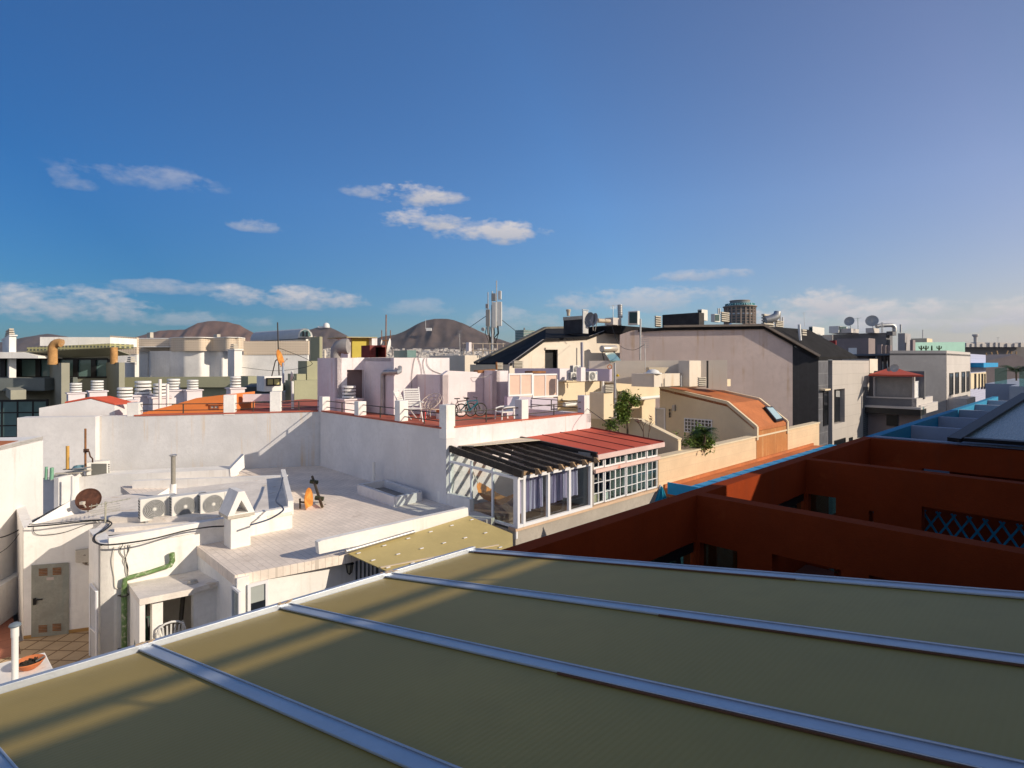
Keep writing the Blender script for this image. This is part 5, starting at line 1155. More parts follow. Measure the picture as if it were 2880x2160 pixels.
# ---- split air conditioner outdoor unit (local: front faces -y)
ACW = mat('off white enamel', (.72, .70, .65), .4, .05, 2)
ACG = mat('grey fan grille', (.42, .42, .41), .5, .1, 3)
def make_ac(label, group=None, logo=True):
    t = thing('air_conditioner', label, 'air conditioner', (0, 0, 0), group)
    mb = MB(); mb.box(V((-.41, 0, .04)), X*.82, Y*.30, Z_*.56); mb.out('casing', ACW, t, bevel=.015)
    mb = MB(); mb.lathe([(0, 0), (.235, 0), (.235, .008)], (-.10, -.012, .32), 28, Matrix.Rotation(R(90), 3, 'X')); mb.out('fan_recess', mat('dark grey', (.12, .12, .12), .7), t)
    mb = MB()
    for r in (.06, .095, .13, .165, .20, .232): ring(mb, (-.10, -.024, .32), r, .010)
    for k in range(4): a = k*math.pi/4; d = V((math.cos(a), 0, math.sin(a)))*.232; c = V((-.10, -.022, .32)); mb.bar(c-d, c+d, .006)
    mb.out('fan_grille', ACG, t)
    mb = MB(); mb.lathe([(0, 0), (.042, 0), (.04, .02), (0, .022)], (-.10, -.02, .32), 16, Matrix.Rotation(R(90), 3, 'X')); mb.out('fan_hub', ACW, t)
    mb = MB(); mb.box(V((.17, -.006, .05)), X*.008, Y*.01, Z_*.54); mb.out('panel_seam', ACG, t)
    mb = MB()
    for k in range(7): mb.box(V((-.416, .04, .10+k*.07)), X*.008, Y*.20, Z_*.035)
    mb.out('side_louvre', mat('dark louvre', (.05, .05, .05), .8), t)
    for x in (-.3, .28):
        mb = MB(); mb.box(V((x, -.03, 0)), X*.06, Y*.36, Z_*.045); mb.out('foot', GALV, t)
    if logo:
        mb = MB(); c = V((.29, -.008, .50))
        for a0 in (20, 200):
            pts = [c+V((.045*math.cos(R(a)), 0, .035*math.sin(R(a)))) for a in range(a0, a0+150, 25)]; mb.tube(pts, [.004, .012, .016, .016, .010, .003], 5)
        mb.box(c+V((-.045, 0, -.07)), X*.09, Y*.004, Z_*.012); mb.out('emblem', BLUEP, t)
    return t
ac = make_ac('white outdoor air conditioner, leftmost of the three in a row on the roof deck', 'three air conditioners on the roof deck')
pa = Zp(F(1375, 322), ZP); put(ac, pa, RZ-.05)
pb = Zp(F(1640, 298), ZP); dup(ac, pb, RZ-.05, 'white outdoor air conditioner in the middle of the row of three on the roof deck')
pc = Zp(F(1880, 276), ZP); dup(ac, pc, RZ-.05, 'white outdoor air conditioner half hidden behind the triangular chimney cap')
# far units
for p, d, s, l in ((C(1300, 900), 27.5, 1.0, 'small white air conditioner, upper of the pair beside the lilac pillar'), (C(1280, 955), 27.3, .95, 'small white air conditioner, lower of the pair beside the lilac pillar'), (C(1440, 960), 27, 1.1, 'white air conditioner lying in front of the lilac wall')):
    q = D(*p, d); dup(ac, q, RZ, l, s*.72, 'air conditioners on distant roofs')
def acbox(label, xl, xc, xr, yt, yb, d, cr, side):
    t = thing('air_conditioner', label, 'air conditioner', D(*cr(xc, yb), d), 'air conditioners on distant roofs')
    blk('casing', 0, 0, xl, xc, xr, yt, yb, d, ACW, cr=cr, parent=t)
    q = Pl(D(*cr(xc, yb), d), eL.xy if side == 'L' else eR.xy).off(.03)
    if side == 'L': a, b = (xl+(xc-xl)*.12, xc-(xc-xl)*.06)
    else: a, b = (xc+(xr-xc)*.1, xr-(xr-xc)*.1)
    h = yb-yt
    if side == 'L': mb = MB(); mb.slab(q.pts(cr(b, yt+h*.1), cr(a, yt+h*.1), cr(a, yb-h*.1), cr(b, yb-h*.1)), eR*.02)
    else: mb = MB(); mb.slab(q.pts(cr(a, yt+h*.1), cr(b, yt+h*.1), cr(b, yb-h*.1), cr(a, yb-h*.1)), eL*.02)
    mb.out('grille', mat('teal dark grille', (.03, .07, .07), .6), t)
acbox('tall air conditioner with a dark teal side on the black roof', 1740, 1822, 1842, 350, 470, 40, C, 'L')
acbox('beige air conditioner behind the dark parapet beside the hotel tower', 735, 775, 830, 305, 386, 46, Dc, 'R')
acbox('tall tan box unit at the end of the dark roof parapet', 597, 640, 702, 257, 370, 44, Dc, 'L')
acbox('pale cooling unit, left one of the two on the white roof', -20, 20, 142, 435, 520, 82, E, 'L')
acbox('pale cooling unit with a side grille beside the big dishes', 190, 290, 380, 430, 502, 80, E, 'R')
# window unit on the bench
wa = thing('window_air_conditioner', 'boxy window air conditioner with a dark face on the white bench', 'air conditioner', D(*A(850, 1404), 21.2))
blk('casing', 0, 0, 745, 750, 950, 1296, 1404, 21.2, ACW, .5, cr=A, parent=wa)
q = Pl(D(*A(750, 1404), 21.2), eR.xy).off(.012); mb = MB(); mb.slab(q.pts(A(790, 1303), A(922, 1303), A(922, 1398), A(790, 1398)), eL*.01); mb.out('face', mat('dark grille face', (.11, .11, .10), .7), wa)
mb = MB()
for k in range(6): mb.slab(q.pts(A(935, 1306+k*16), A(947, 1306+k*16), A(947, 1314+k*16), A(935, 1314+k*16)), eL*.01)
mb.out('vent_slots', BLACKM, wa)
# ---- triangular capped chimney
tc_ = thing('chimney', 'white square chimney with a triangular tent cap in front of the air conditioners', 'chimney', Zp(G(150, 1060), ZR))
cp = Zp(G(150, 1060), ZR); dC = cp.y
mb = MB(); mb.cbx(G(90, 0)[0], G(150, 0)[0], G(322, 0)[0], G(0, 795)[1], G(0, 1062)[1], dC); mb.out('shaft', WHITE, tc_, bevel=.01)
zc_ = D(*G(150, 795), dC).z; wR = .80
wxy = (Pl(cp, eR.xy).at(G(322, 1040))-cp).dot(eR); dxy = .42
base = V((cp.x, cp.y, zc_))-eR*.08-eL*.05; w2 = wxy+.16; d2 = dxy+.25
mb = MB(); mb.box(base, eR*w2, eL*d2, UPV*.07); mb.out('cap_slab', CONCL, tc_)
ha = D(*G(215, 575), dC).z-zc_-.06
mb = MB(); b0 = base+UPV*.072
apex = b0+eR*w2*.5+UPV*ha
lp = [b0, b0+eR*w2, apex+eR*.07, apex-eR*.07]
inn = [b0+eR*w2*.24+UPV*.03, b0+eR*w2*.76+UPV*.03, b0+eR*w2*.5+UPV*(ha*.62)]
mb.slab(lp, eL*d2, [inn]); mb.out('tent_cap', WHITE, tc_)
# ---- satellite dishes
def dish(label, c, r, n, m, arm=True, group=None, back=None, cat='satellite dish', mast=None):
    t = thing('satellite_dish', label, cat, c, group); c = V(c); n = V(n).normalized(); mm = n.to_track_quat('Z', 'Y').to_matrix()
    prof = [(0, 0), (r*.35, r*.03), (r*.7, r*.12), (r, r*.25), (r*1.01, r*.26), (r*.98, r*.23), (r*.7, r*.10), (r*.35, r*.01), (0, -.02*r)]
    mb = MB(); mb.lathe(prof, c, 32, mm); mb.out('reflector', m, t, True)
    if arm:
        u = mm @ V((0, -1, 0)); f = c+n*r*.95-UPV*r*.25
        mb = MB(); mb.tube([c-UPV*r*.9+n*r*.2, f], r*.025, 6); mb.cb(f, r*.12, r*.12, r*.16); mb.out('feed_arm', GALV, t)
    if mast is not None:
        mb = MB(); mb.tube([c-n*r*.06, c-n*r*.3-UPV*.1*r, V(mast)], r*.06, 8); mb.out('mast', DARKM if m in (RUSTW, ORDISH) else GALV, t)
    return t
c = D(*F(770, 140), 15.2); t = dish('white satellite dish eaten by brown rust on the left roof deck', c, .29, (.40, -.85, .35), RUSTW, False, mast=D(*F(760, 242), 15.35))
mb = MB(); mb.bar(D(*F(715, 170), 14.9), D(*F(760, 235), 15.2), .025); mb.cb(D(*F(712, 168), 14.85), .09, .09, .07); mb.out('feed_arm', CONCL, t)
mm_ = V((.40, -.85, .35)).normalized().to_track_quat('Z', 'Y').to_matrix(); mb = MB(); mb.lathe([(.245, .05), (.292, .076), (.292, .083), (.245, .056)], D(*F(770, 140), 15.2), 32, mm_); mb.out('rusty_rim', mat('dark rust rim', (.10, .04, .025), .9, .4, 9), t)
c = Zp(G(800, 700), ZR)+UPV*.42; d_ = dish('orange rusted dish standing edge-on upon the beige tiled roof', D(*G(800, 635), c.y), .37, (1, .02, .08), ORDISH, False)
mb = MB(); a = D(*G(748, 650), c.y-.1); mb.tube([a+UPV*.1, D(*G(750, 730), c.y-.1), D(*G(686, 805), c.y-.2)], .028, 6); mb.tube([a, D(*G(795, 655), c.y)], .03, 6); mb.tube([D(*G(660, 728), c.y), D(*G(745, 735), c.y-.1)], .02, 6); mb.tube([D(*G(830, 735), c.y), D(*G(940, 695), c.y+.3), D(*G(970, 670), c.y+.4)], .018, 6); mb.out('support_frame', DARKM, d_)
# fallen dark pole with dish mounts
fpz = ZR
fp_ = thing('antenna_pole', 'dark corroded pole with clamps leaning over the tiled roof beside the orange dish', 'pole', Zp(G(945, 712), ZR))
a, b = Zp(G(940, 708), ZR)+UPV*.06, D(*G(855, 432), Zp(G(890, 600), ZR).y+1.2)
mb = MB(); mb.tube([a, b], .045, 8); mb.out('pole', mat('corroded pole', (.09, .06, .03), .8, .4, 5, .2, 30, blotch=((.26, .20, .10), .58, 6)), fp_)
for k, tt in enumerate((.25, .80)):
    mb = MB(); p = a.lerp(b, tt); mb.tube([p-V((.13, 0, -.02)), p+V((.13, 0, -.02))], .07, 10); mb.out('clamp', mat('mossy clamp', (.05, .055, .03), .9, .3, 6), fp_)
# vent pipes
def pipe(label, pts, r, m, cat='pipe', cap=None, name='vent_pipe'):
    t = thing(name, label, cat, pts[0]) if cap else None
    mb = MB(); mb.tube(pts, r, 12)
    if not cap: return tag(mb.out(name, m, smooth=True), label, cat)
    mb.out('pipe', m, t, True); cap(t); return t
q = Zp(A(1497, 1600), ZP); h = D(*A(1510, 1240), q.y).z-q.z
def capf(t):
    mb = MB(); mb.lathe([(.07, 0), (.10, .02), (.10, .05), (0, .06)], q+UPV*h, 12); mb.out('cap', GALV, t)
    mb = MB(); mb.tube([q-UPV*.02, q+UPV*h*.34], .085, 12); mb.out('collar', WHITE, t)
pipe('grey metal vent pipe with white foot on the roof deck behind the air conditioners', [q, q+UPV*h], .062, mat('grey flue', (.28, .26, .22), .6, .2, 5), 'vent pipe', capf)
q = Zp(G(1385, 518), ZR); pipe('white plastic vent pipe standing in the low planter kerb', [q, q+UPV*(D(*G(1385, 305), q.y).z-q.z)], .06, PLASTW, 'vent pipe')
# planter kerb
pk = thing('kerb_box', 'low white masonry tray against the shaded wall of the terrace house', 'planter', Zp(G(1570, 660), ZR))
zk = ZR+.30
cs = [Zp(p, zk) for p in (G(1258, 498), G(1575, 605), G(1790, 562), G(1475, 462))]
for i in range(4):
    mb = MB(); p, q = cs[i], cs[(i+1) % 4]; mb.bar(p-UPV*.15, q-UPV*.15, .12, .31); mb.out('kerb', WALLPLAIN, pk)
mb = MB(); mb.slab([p-UPV*.22 for p in cs], UPV*-.08); mb.out('bed', mat('grey dust', (.30, .27, .24), 1, .2, 3), pk)
# ---- green pipes and gutters
gp_ = thing('green_drain_pipe', 'flaking light green drain pipe bending along the white wall above the porch', 'drain pipe', nb.at(F(1075, 1440)))
w_ = nb.off(.12)
mb = MB(); mb.tube([w_.at(F(1485, 600)), w_.at(F(1490, 668)), w_.at(F(1470, 706)), w_.at(F(1300, 762)), w_.at(F(1125, 808)), w_.at(F(1080, 830)), w_.at(F(1074, 900)), w_.at(F(1074, 1440)), w_.at(F(1074, 1640))], [.06, .06, .058, .048, .048, .058, .058, .054, .054], 12); mb.out('pipe', GREENP, gp_, True)
for y in (965, 1425):
    mb = MB(); q = w_.at(F(1074, y)); ring(mb, q, .078, .014, ax='Z'); mb.tube([q, q+V((-.16, .02, -.02))], .014, 5); mb.out('bracket', DARKM, gp_)
gg = thing('green_gutter', 'peeling green rain gutter under the tiled roof edge', 'gutter', Zp(G(190, 1335), -4.62))
a, b = Zp(G(192, 1338), -4.62), Zp(G(1158, 1103), -4.62)
mb = MB(); mb.tube([a, a.lerp(b, .5), b], .042, 10); mb.out('channel', GREENG, gg, True)
for tt in (.12, .44, .72, .88):
    mb = MB(); p = a.lerp(b, tt); mb.cb(p+UPV*.03, .05, .10, .10, R(44)); mb.out('bracket', GREENG, gg)
dp = a.lerp(b, .755); pts = [dp, dp-UPV*.30, dp-UPV*.38+V((-.12, .10, 0)), dp-UPV*.45+V((-.22, .22, 0)), dp-UPV*1.8+V((-.22, .22, 0))]
mb = MB(); mb.tube(pts, [.06, .07, .085, .06, .06], 10); mb.out('downpipe', GREENG, gg, True)
# fascia board under the roof edge
mb = MB(); mb.bar(a+V((.05, .06, .10)), b+V((.05, .06, .10)), .03, .10); tag(mb.out('fascia_board', CONCL), 'pale fascia board above the peeling green gutter', 'board')
# ---- grey door, meter box, lanterns
dr = thing('metal_door', 'weathered grey green metal door with rusty louvre slots', 'door', dv.at(F(430, 1320)))
mb = MB(); q = dv.off(.03); mb.slab(q.pts(F(272, 708), F(594, 684), F(594, 1300), F(270, 1330)), eL*.035); mb.out('leaf', DOORG, dr)
for x, y in ((335, 738), (455, 730), (333, 1228), (453, 1215)):
    mb = MB()
    for k in range(5): mb.slab(q.off(.012).pts(F(x, y+k*13), F(x+75, y+k*13-4), F(x+75, y+k*13+4), F(x, y+k*13+8)), eL*.012)
    mb.out('louvre', RUST, dr)
mb = MB(); p = q.off(.03).at(F(298, 1020)); mb.cb(p, .06, .03, .16, RZ); mb.bar(p+UPV*.03, p+UPV*.03+eR*.15-eL*.05, .025); mb.out('handle', BLACKM, dr)
mb = MB(); mb.slab(q.off(.006).pts(F(402, 812), F(464, 808), F(464, 832), F(402, 836)), eL*.005); mb.out('plate', mat('faded plate', (.50, .42, .38), .6), dr)
mx = thing('meter_box', 'pale grey electric meter box on the white wall beside the lantern', 'meter box', dv.at(F(700, 680)))
mb = MB(); mb.slab(dv.off(.12).pts(F(657, 582), F(768, 566), F(768, 680), F(657, 684)), eL*.115); mb.out('box', CONCL, mx)
def lantern(label, c, m, s=1, hang=True):
    t = thing('wall_lantern' if not hang else 'hanging_lantern', label, 'lantern', c); c = V(c)
    mb = MB(); mb.lathe([(0, .22), (.03, .20), (.05, .17), (.11, .12), (.115, .10), (.0, .10)], c, 6); mb.out('roof', m, t)
    mb = MB(); mb.lathe([(.0, .1), (.085, .098), (.05, -.10), (0, -.10)], c, 6); mb.out('glass', mat('smoky lamp glass', (.24, .22, .17), .2), t)
    mb = MB()
    for k in range(6): a = k*math.pi/3; mb.bar(c+V((.09*math.cos(a), .09*math.sin(a), .10)), c+V((.055*math.cos(a), .055*math.sin(a), -.11)), .012)
    mb.lathe([(0, -.10), (.055, -.10), (.03, -.14), (.0, -.17)], c, 6); mb.out('cage', m, t)
    mb = MB()
    if hang: mb.tube([c+UPV*.2, c+UPV*.42, c+UPV*.5+eR*.06, c+UPV*.40+eR*.14], .012, 6)
    else: mb.tube([c-UPV*.15, c-UPV*.16+V((.14, -.02, 0)), c-UPV*.03+V((.26, -.02, 0))], .016, 6); mb.cb(c-UPV*.02+V((.28, 0, 0)), .04, .08, .2)
    mb.out('bracket', m, t); return t
lantern('old greyish lantern on a curved arm at the corner of the white wall', D(*F(738, 648), 14.3), mat('grey lantern metal', (.30, .26, .22), .7, .2, 5), 1, False)
lantern('black hanging lantern beside the barred window below the yellow canopy', D(*G(1176, 1222), 13.4), BLACKM)
bwn = thing('barred_window', 'dark window with white vertical bars under the yellow canopy', 'window', vR(12.45).at(G(1320, 1400)))
q = vR(12.46); mb = MB(); mb.slab(q.pts(G(1215, 1110), G(1530, 1110), G(1530, 1420), G(1215, 1420)), eL*.05); mb.out('opening', DGLASS, bwn)
for x in (1212, 1250, 1285, 1320, 1355, 1388, 1430, 1460, 1480, 1500):
    mb = MB(); p = q.off(.02).at(G(x, 1100)); mb.box(p, eR*(.05 if x != 1430 else .13), eL*.02, UPV*-1.3); mb.out('bar', METALW, bwn)
# grille door on the left face of the block
gd = thing('grille_door', 'narrow white grille door on the shaded side of the white block', 'door', lf.at(F(810, 1500)))
q = lf.off(.03); mb = MB(); mb.slab(q.pts(F(835, 935), F(781, 868), F(781, 1500), F(835, 1540)), eR*.02); mb.out('leaf', mat('greyish pane', (.40, .38, .36), .4), gd)
mb = MB()
for x in (780, 836): a, b = q.off(.03).at(F(x, 935 if x > 800 else 868)), q.off(.03).at(F(x, 1540)); mb.bar(a, b, .05, .03)
for k in range(6): x = 788+k*8; a, b = q.off(.03).at(F(x, 885+k*9)), q.off(.03).at(F(x, 1530)); mb.bar(a, b, .012)
for y0, y1 in ((868, 935), (1240, 1290)): mb.bar(q.off(.03).at(F(780, y0)), q.off(.03).at(F(836, y1)), .05, .03)
mb.out('grille', METALW, gd)
# ---- porch contents: white chair, junk, folded green awnings
def plastic_chair(label, loc, rz, s=1, group='white plastic garden chairs'):
    t = thing('plastic_chair', label, 'chair', (0, 0, 0), group)
    mb = MB(); mb.cb((0, 0, .43), .44, .42, .03); mb.out('seat', PLASTW, t, bevel=.01)
    for x in (-.2, .2):
        for y in (-.19, .19): mb = MB(); mb.bar((x*1.1, y*1.1, 0), (x, y, .43), .04); mb.out('leg', PLASTW, t)
    mb = MB(); n = 7
    for i in range(n): a = (i-3)*.065; mb.bar((a, .20, .45), (a*1.15, .29, .80-.12*abs(i-3)/3*.6), .032, .012, Y)
    pts = [V((x*1.15, .20+.09*(z-.45)/.35, z)) for x, z in ((-.22, .45), (-.225, .62), (-.19, .76), (-.1, .83), (0, .85), (.1, .83), (.19, .76), (.225, .62), (.22, .45))]; mb.tube(pts, .022, 6); mb.out('backrest', PLASTW, t)
    for x in (-.24, .24): mb = MB(); mb.tube([V((x, .22, .62)), V((x*1.05, 0, .64)), V((x*1.05, -.18, .63)), V((x, -.21, .43))], .022, 6); mb.out('armrest', PLASTW, t)
    put(t, loc, rz, s); return t
pch = plastic_chair('white plastic chair inside the dark porch doorway', D(*F(1470, 1345), 12.3)-UPV*.36, R(215))
q = D(*F(1590, 1130), 12.5)
jn = thing('stored_junk', 'dark heap of stored tools and boxes inside the porch', 'junk', q-UPV*1.3)
mb = MB(); mb.bar(q+V((.1, .1, -1)), q+V((.25, .3, .5)), .10, .04); mb.out('plank', TIMBERL, jn)
mb = MB(); mb.tube([q+V((-.2, .1, -1)), q+V((-.12, .2, .5))], .05); mb.out('pole', DARKM, jn)
mb = MB(); mb.cb(q+V((.12, .35, -.75)), .3, .3, .6); mb.out('crate', DARKM, jn)
mb = MB(); mb.lathe([(0, -.12), (.12, -.08), (.14, 0), (.10, .1), (0, .13)], q+V((-.18, .2, .42)), 12); mb.out('bucket', BLACKM, jn)
mb = MB(); mb.lathe([(0, -.1), (.11, -.08), (.13, 0), (.09, .1), (0, .12)], q+V((.05, .25, .55)), 12); mb.out('bucket', CONCL, jn)
for k, (x0, y0, x1, y1, w, l) in enumerate(((1235, 1025, 1185, 1560, .16, 'dark green folded awning leaning in the porch corner, longer one'), (1265, 1150, 1290, 1560, .20, 'dark green folded sheet leaning behind the long folded awning'))):
    a, b = D(*F(x0, y0), 12.35+.15*k), D(*F(x1, y1), 12.1+.15*k); t = thing('folded_awning', l, 'awning', b)
    mb = MB(); mb.bar(a, b, w, .08, V((1, -1, 0))); mb.out('cloth', GREENB, t)
    mb = MB(); mb.bar(a+V((.07, -.05, 0)), b+V((.07, -.05, 0)), .03, .03); mb.out('rod', BLACKM, t)
# ---- pedestal, bowl and capped pipe at the lower left
pz = -5.8
pd = thing('masonry_pedestal', 'white masonry block on the lower terrace carrying the terracotta bowl', 'pedestal', Zp(K(160, 960), pz)-UPV*1.3)
mb = MB(); mb.slab([Zp(p, pz) for p in (K(-120, 945), K(318, 838), K(392, 985), K(300, 1200), K(-120, 1250))], UPV*-1.3); mb.out('block', WHITE, pd, bevel=.02)
c = Zp(K(208, 955), pz); t = thing('terracotta_bowl', 'shallow terracotta bowl of dry soil on the white block', 'bowl', c)
mb = MB(); mb.lathe([(0, 0), (.105, 0), (.17, .05), (.22, .12), (.238, .14), (.234, .155), (.205, .135), (.155, .07), (0, .065)], c, 32); mb.out('bowl', TERRA, t, True)
mb = MB(); mb.lathe([(0, .105), (.14, .098), (.186, .098), (.18, .085), (0, .085)], c, 16); rnd = random.Random(4)
for k in range(14): a = rnd.uniform(0, 6.3); p = c+V((rnd.uniform(-.12, .12), rnd.uniform(-.12, .12), .105)); mb.bar(p, p+V((.08*math.cos(a), .08*math.sin(a), rnd.uniform(.0, .05))), .02)
mb.out('soil', SOIL, t)
mb = MB(); mb.bar(c+V((.09, .04, .12)), c+V((.21, .09, .185)), .022); mb.out('stick', mat('grey stick', (.2, .19, .18), .8), t)
q = Zp(K(224, 1030), pz)-V((0, .35, .1)); dq = q.y
hh = D(*K(222, 660), dq).z
t = thing('capped_vent_pipe', 'tall white vent pipe with a grey mushroom cap at the lower left', 'vent pipe', V((q.x, q.y, q.z-.6)))
mb = MB(); mb.tube([V((q.x, q.y, q.z-.6)), V((q.x, q.y, hh-.05))], .050, 14); mb.tube([V((q.x, q.y, hh-.18)), V((q.x, q.y, hh))], .058, 14); mb.out('pipe', PLASTW, t, True)
mb = MB(); mb.lathe([(.06, 0), (.085, .01), (.092, .028), (.08, .052), (.04, .075), (0, .08)], V((q.x, q.y, hh)), 18); mb.out('cap', mat('blue grey cap', (.16, .20, .24), .5), t, True)
# ---- cables along the roof edge
def cable(label, pts, r=.014, m=CABLE, cat='cable'): 
    # smooth the run
    P = [V(p) for p in pts]; out = []
    for i in range(len(P)-1):
        p0, p1, p2, p3 = P[max(i-1, 0)], P[i], P[i+1], P[min(i+2, len(P)-1)]
        for k in range(6):
            s = k/6; out.append(.5*((2*p1)+(p2-p0)*s+(2*p0-5*p1+4*p2-p3)*s*s+(3*p1-p0-3*p2+p3)*s**3))
    out.append(P[-1]); mb = MB(); mb.tube(out, r, 6); return tag(mb.out('cable', m, smooth=True), label, cat, 'cables run over the white house')
rz_ = lambda p, z=ZP+.05: Zp(p, z)
cable('thick black cable bundle curving along the front edge of the roof deck', [rz_(p) for p in (F(240, 372), F(400, 362), F(620, 340), F(800, 322), F(905, 318), F(965, 345), F(900, 405), F(830, 440), F(815, 490), F(870, 525), F(1000, 525), F(1300, 482), F(1600, 408), F(1800, 376), F(1935, 368))], .017)
cable('second black cable beside the bundle on the deck edge', [rz_(p) for p in (F(250, 352), F(420, 345), F(650, 325), F(860, 312), F(950, 330), F(885, 400), F(815, 450), F(805, 500), F(880, 535))], .010)
cable('black cable climbing from the tall left wall to the deck corner', [D(*F(-60, 480), 14.5), D(*F(60, 450), 14.8), D(*F(200, 380), 15.2), D(*F(280, 330), 15.6), D(*F(450, 230), 16.2), D(*F(600, 160), 16.8)], .016)
cable('thin black cable hanging across the far left wall', [D(*F(-40, 620), 14.5), D(*F(80, 540), 14.6), D(*F(190, 400), 15)], .008)
cable('dark blue hose lying along the right kerb of the roof deck', [rz_(p, ZP+.34) for p in (G(600, 440), G(585, 520), G(555, 600), G(545, 650), G(600, 700), G(590, 735))]+[rz_(p, ZP+.16) for p in (G(480, 800), G(320, 850))], .022, mat('dark blue hose', (.05, .07, .12), .5))
wq = nb.off(.02)
cable('cream cable looping down the white wall to the green pipe', [wq.at(p) for p in (F(985, 545), F(975, 600), F(965, 680), F(985, 800), F(992, 890), F(1020, 908), F(1060, 900))], .013, CABLEW)
rnd = random.Random(9)
for k in range(5):
    x = 1040+k*22; cable(f'thin tangled wire in the bunch dropping to the green pipe' , [wq.at(F(x, 525)), wq.at(F(x+rnd.uniform(-25, 10), 590)), wq.at(F(1075+rnd.uniform(-20, 40), 660)), wq.at(F(1095+rnd.uniform(-15, 15), 740)), wq.at(F(1105+rnd.uniform(-15, 20), 830))], .007, CABLE if k % 2 else CABLEW)
cable('slack wire drooping over the front of the door wall', [dv.off(.03).at(p) for p in (F(290, 375), F(300, 430), F(380, 445), F(560, 420), F(760, 350), F(860, 340))], .007)
cable('thin white wire hanging from the deck edge left of the chimney', [wq.at(p) for p in (F(1715, 385), F(1740, 500), F(1770, 600), F(1800, 650), F(1830, 662))], .009, CABLEW)
# ---- pipes and hose by the window unit
q = D(*A(738, 1330), 20.9); h = D(*A(738, 1000), 20.9).z-q.z
t = thing('rusty_pipe', 'thin rusty pipe with a twisted tap beside the window air conditioner', 'pipe', q)
mb = MB(); mb.tube([q, q+UPV*h], .035, 8); mb.out('pipe', RUST, t)
mb = MB(); mb.tube([D(*A(735, 1190), 20.8), D(*A(770, 1200), 20.7), D(*A(780, 1240), 20.7), D(*A(800, 1260), 20.7), D(*A(800, 1290), 20.8)], .025, 8); mb.cb(D(*A(745, 1190), 20.8), .14, .1, .12); mb.out('tap', mat('dark rust', (.10, .05, .03), .9, .3, 5), t)
q = D(*A(584, 1350), 21); pipe('orange plastic pipe stub standing before the white wall', [q, D(*A(584, 1150), 21)], .055, mat('orange pipe', (.58, .33, .08), .6, .15, 4), name='pipe_stub')
for (x, y0, y1, l) in ((397, 1440, 1330, 'slim pale green pipe stub on the service corner'), (445, 1438, 1338, 'thicker pale green pipe stub on the service corner')):
    pipe(l, [D(*A(x, y0), 20.4), D(*A(x+4, y1), 20.4)], .045 if x < 400 else .06, mat('pale green pipe', (.20, .42, .28), .6, .15, 5), name='pipe_stub')
t = MB(); qc = D(*A(685, 1345), 21)
for k in range(4): ring(t, qc+V((0, 0, k*.03)), .22-.02*k, .02, ax='Z')
tag(t.out('hose_coil', mat('blue green hose', (.16, .30, .36), .5)), 'coiled blue grey hose lying beside the window air conditioner', 'hose')
sc_ = thing('scrap_sheets', 'scattered grey scrap sheets and battens on the service corner', 'scrap', D(*A(560, 1410), 20.6)); rnd = random.Random(12)
for k in range(7):
    mb = MB(); p = D(*A(480+k*38, 1425-k*14), 20.8+.2*(k % 3)); mb.cb(p, rnd.uniform(.5, 1.0), .16, .03, rnd.uniform(.0, .6), 0, rnd.uniform(-.15, .1)); mb.out('batten', CONCL if k % 2 else GALV, sc_)
# TV antenna on the deck
def yagi(label, base, top, s=1, kind=0, m=GALV, group='television antennas', rz=.6):
    t = thing('television_antenna', label, 'antenna', base, group); base, top = V(base), V(top)
    mb = MB(); mb.tube([base, top], .022*s, 6); mb.out('mast', m, t)
    d = V((math.cos(rz), math.sin(rz), .1)); e = V((-math.sin(rz), math.cos(rz), 0))
    if kind == 0:
        mb = MB(); c = top-UPV*.05*s; mb.bar(c-d*.35*s, c+d*.55*s, .02*s)
        for k in range(8): p = c-d*.3*s+d*.11*s*k; mb.bar(p-e*(.25-.014*k)*s, p+e*(.25-.014*k)*s, .010*s)
        mb.out('boom', m, t)
        mb = MB(); c = top-UPV*.3*s
        for k in range(4): mb.bar(c-d*.32*s+UPV*.06*s*k, c+d*.32*s+UPV*.06*s*k, .010*s)
        mb.out('reflector', m, t)
    else:
        mb = MB()
        for k in range(5): mb.bar(top+e*(-.3+.15*k)*s-UPV*.3*s, top+e*(-.3+.15*k)*s+UPV*.3*s, .010*s)
        for k in range(6): mb.bar(top-e*.3*s+UPV*(-.3+.12*k)*s, top+e*.3*s+UPV*(-.3+.12*k)*s, .010*s)
        mb.out('grid', m, t)
    return t
b_ = Zp(F(910, 340), ZP); yagi('small bent television antenna on a grey mast at the deck corner', b_, D(*F(912, 155), b_.y), .95, 0, mat('aged alloy', (.42, .41, .33), .5, .2, 6))
# ================================================================== ROOFTOP VENTS OF THE TERRACE HOUSE
def make_vent(label, group):
    t = thing('louvred_vent', label, 'roof vent', (0, 0, 0), group)
    mb = MB(); mb.box(V((-.36, -.36, 0)), X*.72, Y*.72, Z_*.93); mb.out('pedestal', WHITE2, t)
    mb = MB(); mb.box(V((-.42, -.42, .931)), X*.84, Y*.84, Z_*.09); mb.out('cap_slab', WHITE2, t)
    for k in range(4):
        mb = MB(); z = 1.05+k*.21; mb.lathe([(0, 0), (.22, 0), (.27, .02), (.27, .13), (.25, .15), (0, .15)], (0, 0, z), 24); mb.out('ring', PLASTW, t)
    mb = MB(); mb.lathe([(0, 0), (.19, 0), (.19, .80), (0, .80)], (0, 0, 1.022), 16); mb.out('core', mat('dark vent core', (.06, .05, .04), .9), t)
    return t
vlab = ['first louvred white vent from the left, on a sloping base behind the gable', 'second louvred vent from the left, higher on a sloping base', 'stout louvred vent beside the white gable roof', 'louvred vent on a tall white pedestal beside the orange roof', 'louvred vent behind the two thin white pipes', 'farthest small louvred vent behind the thin pipes', 'louvred vent on a pedestal at the top of the orange roof', 'slim louvred vent on a narrow pedestal right of the orange roof', 'louvred vent beside the brown door of the stair block']
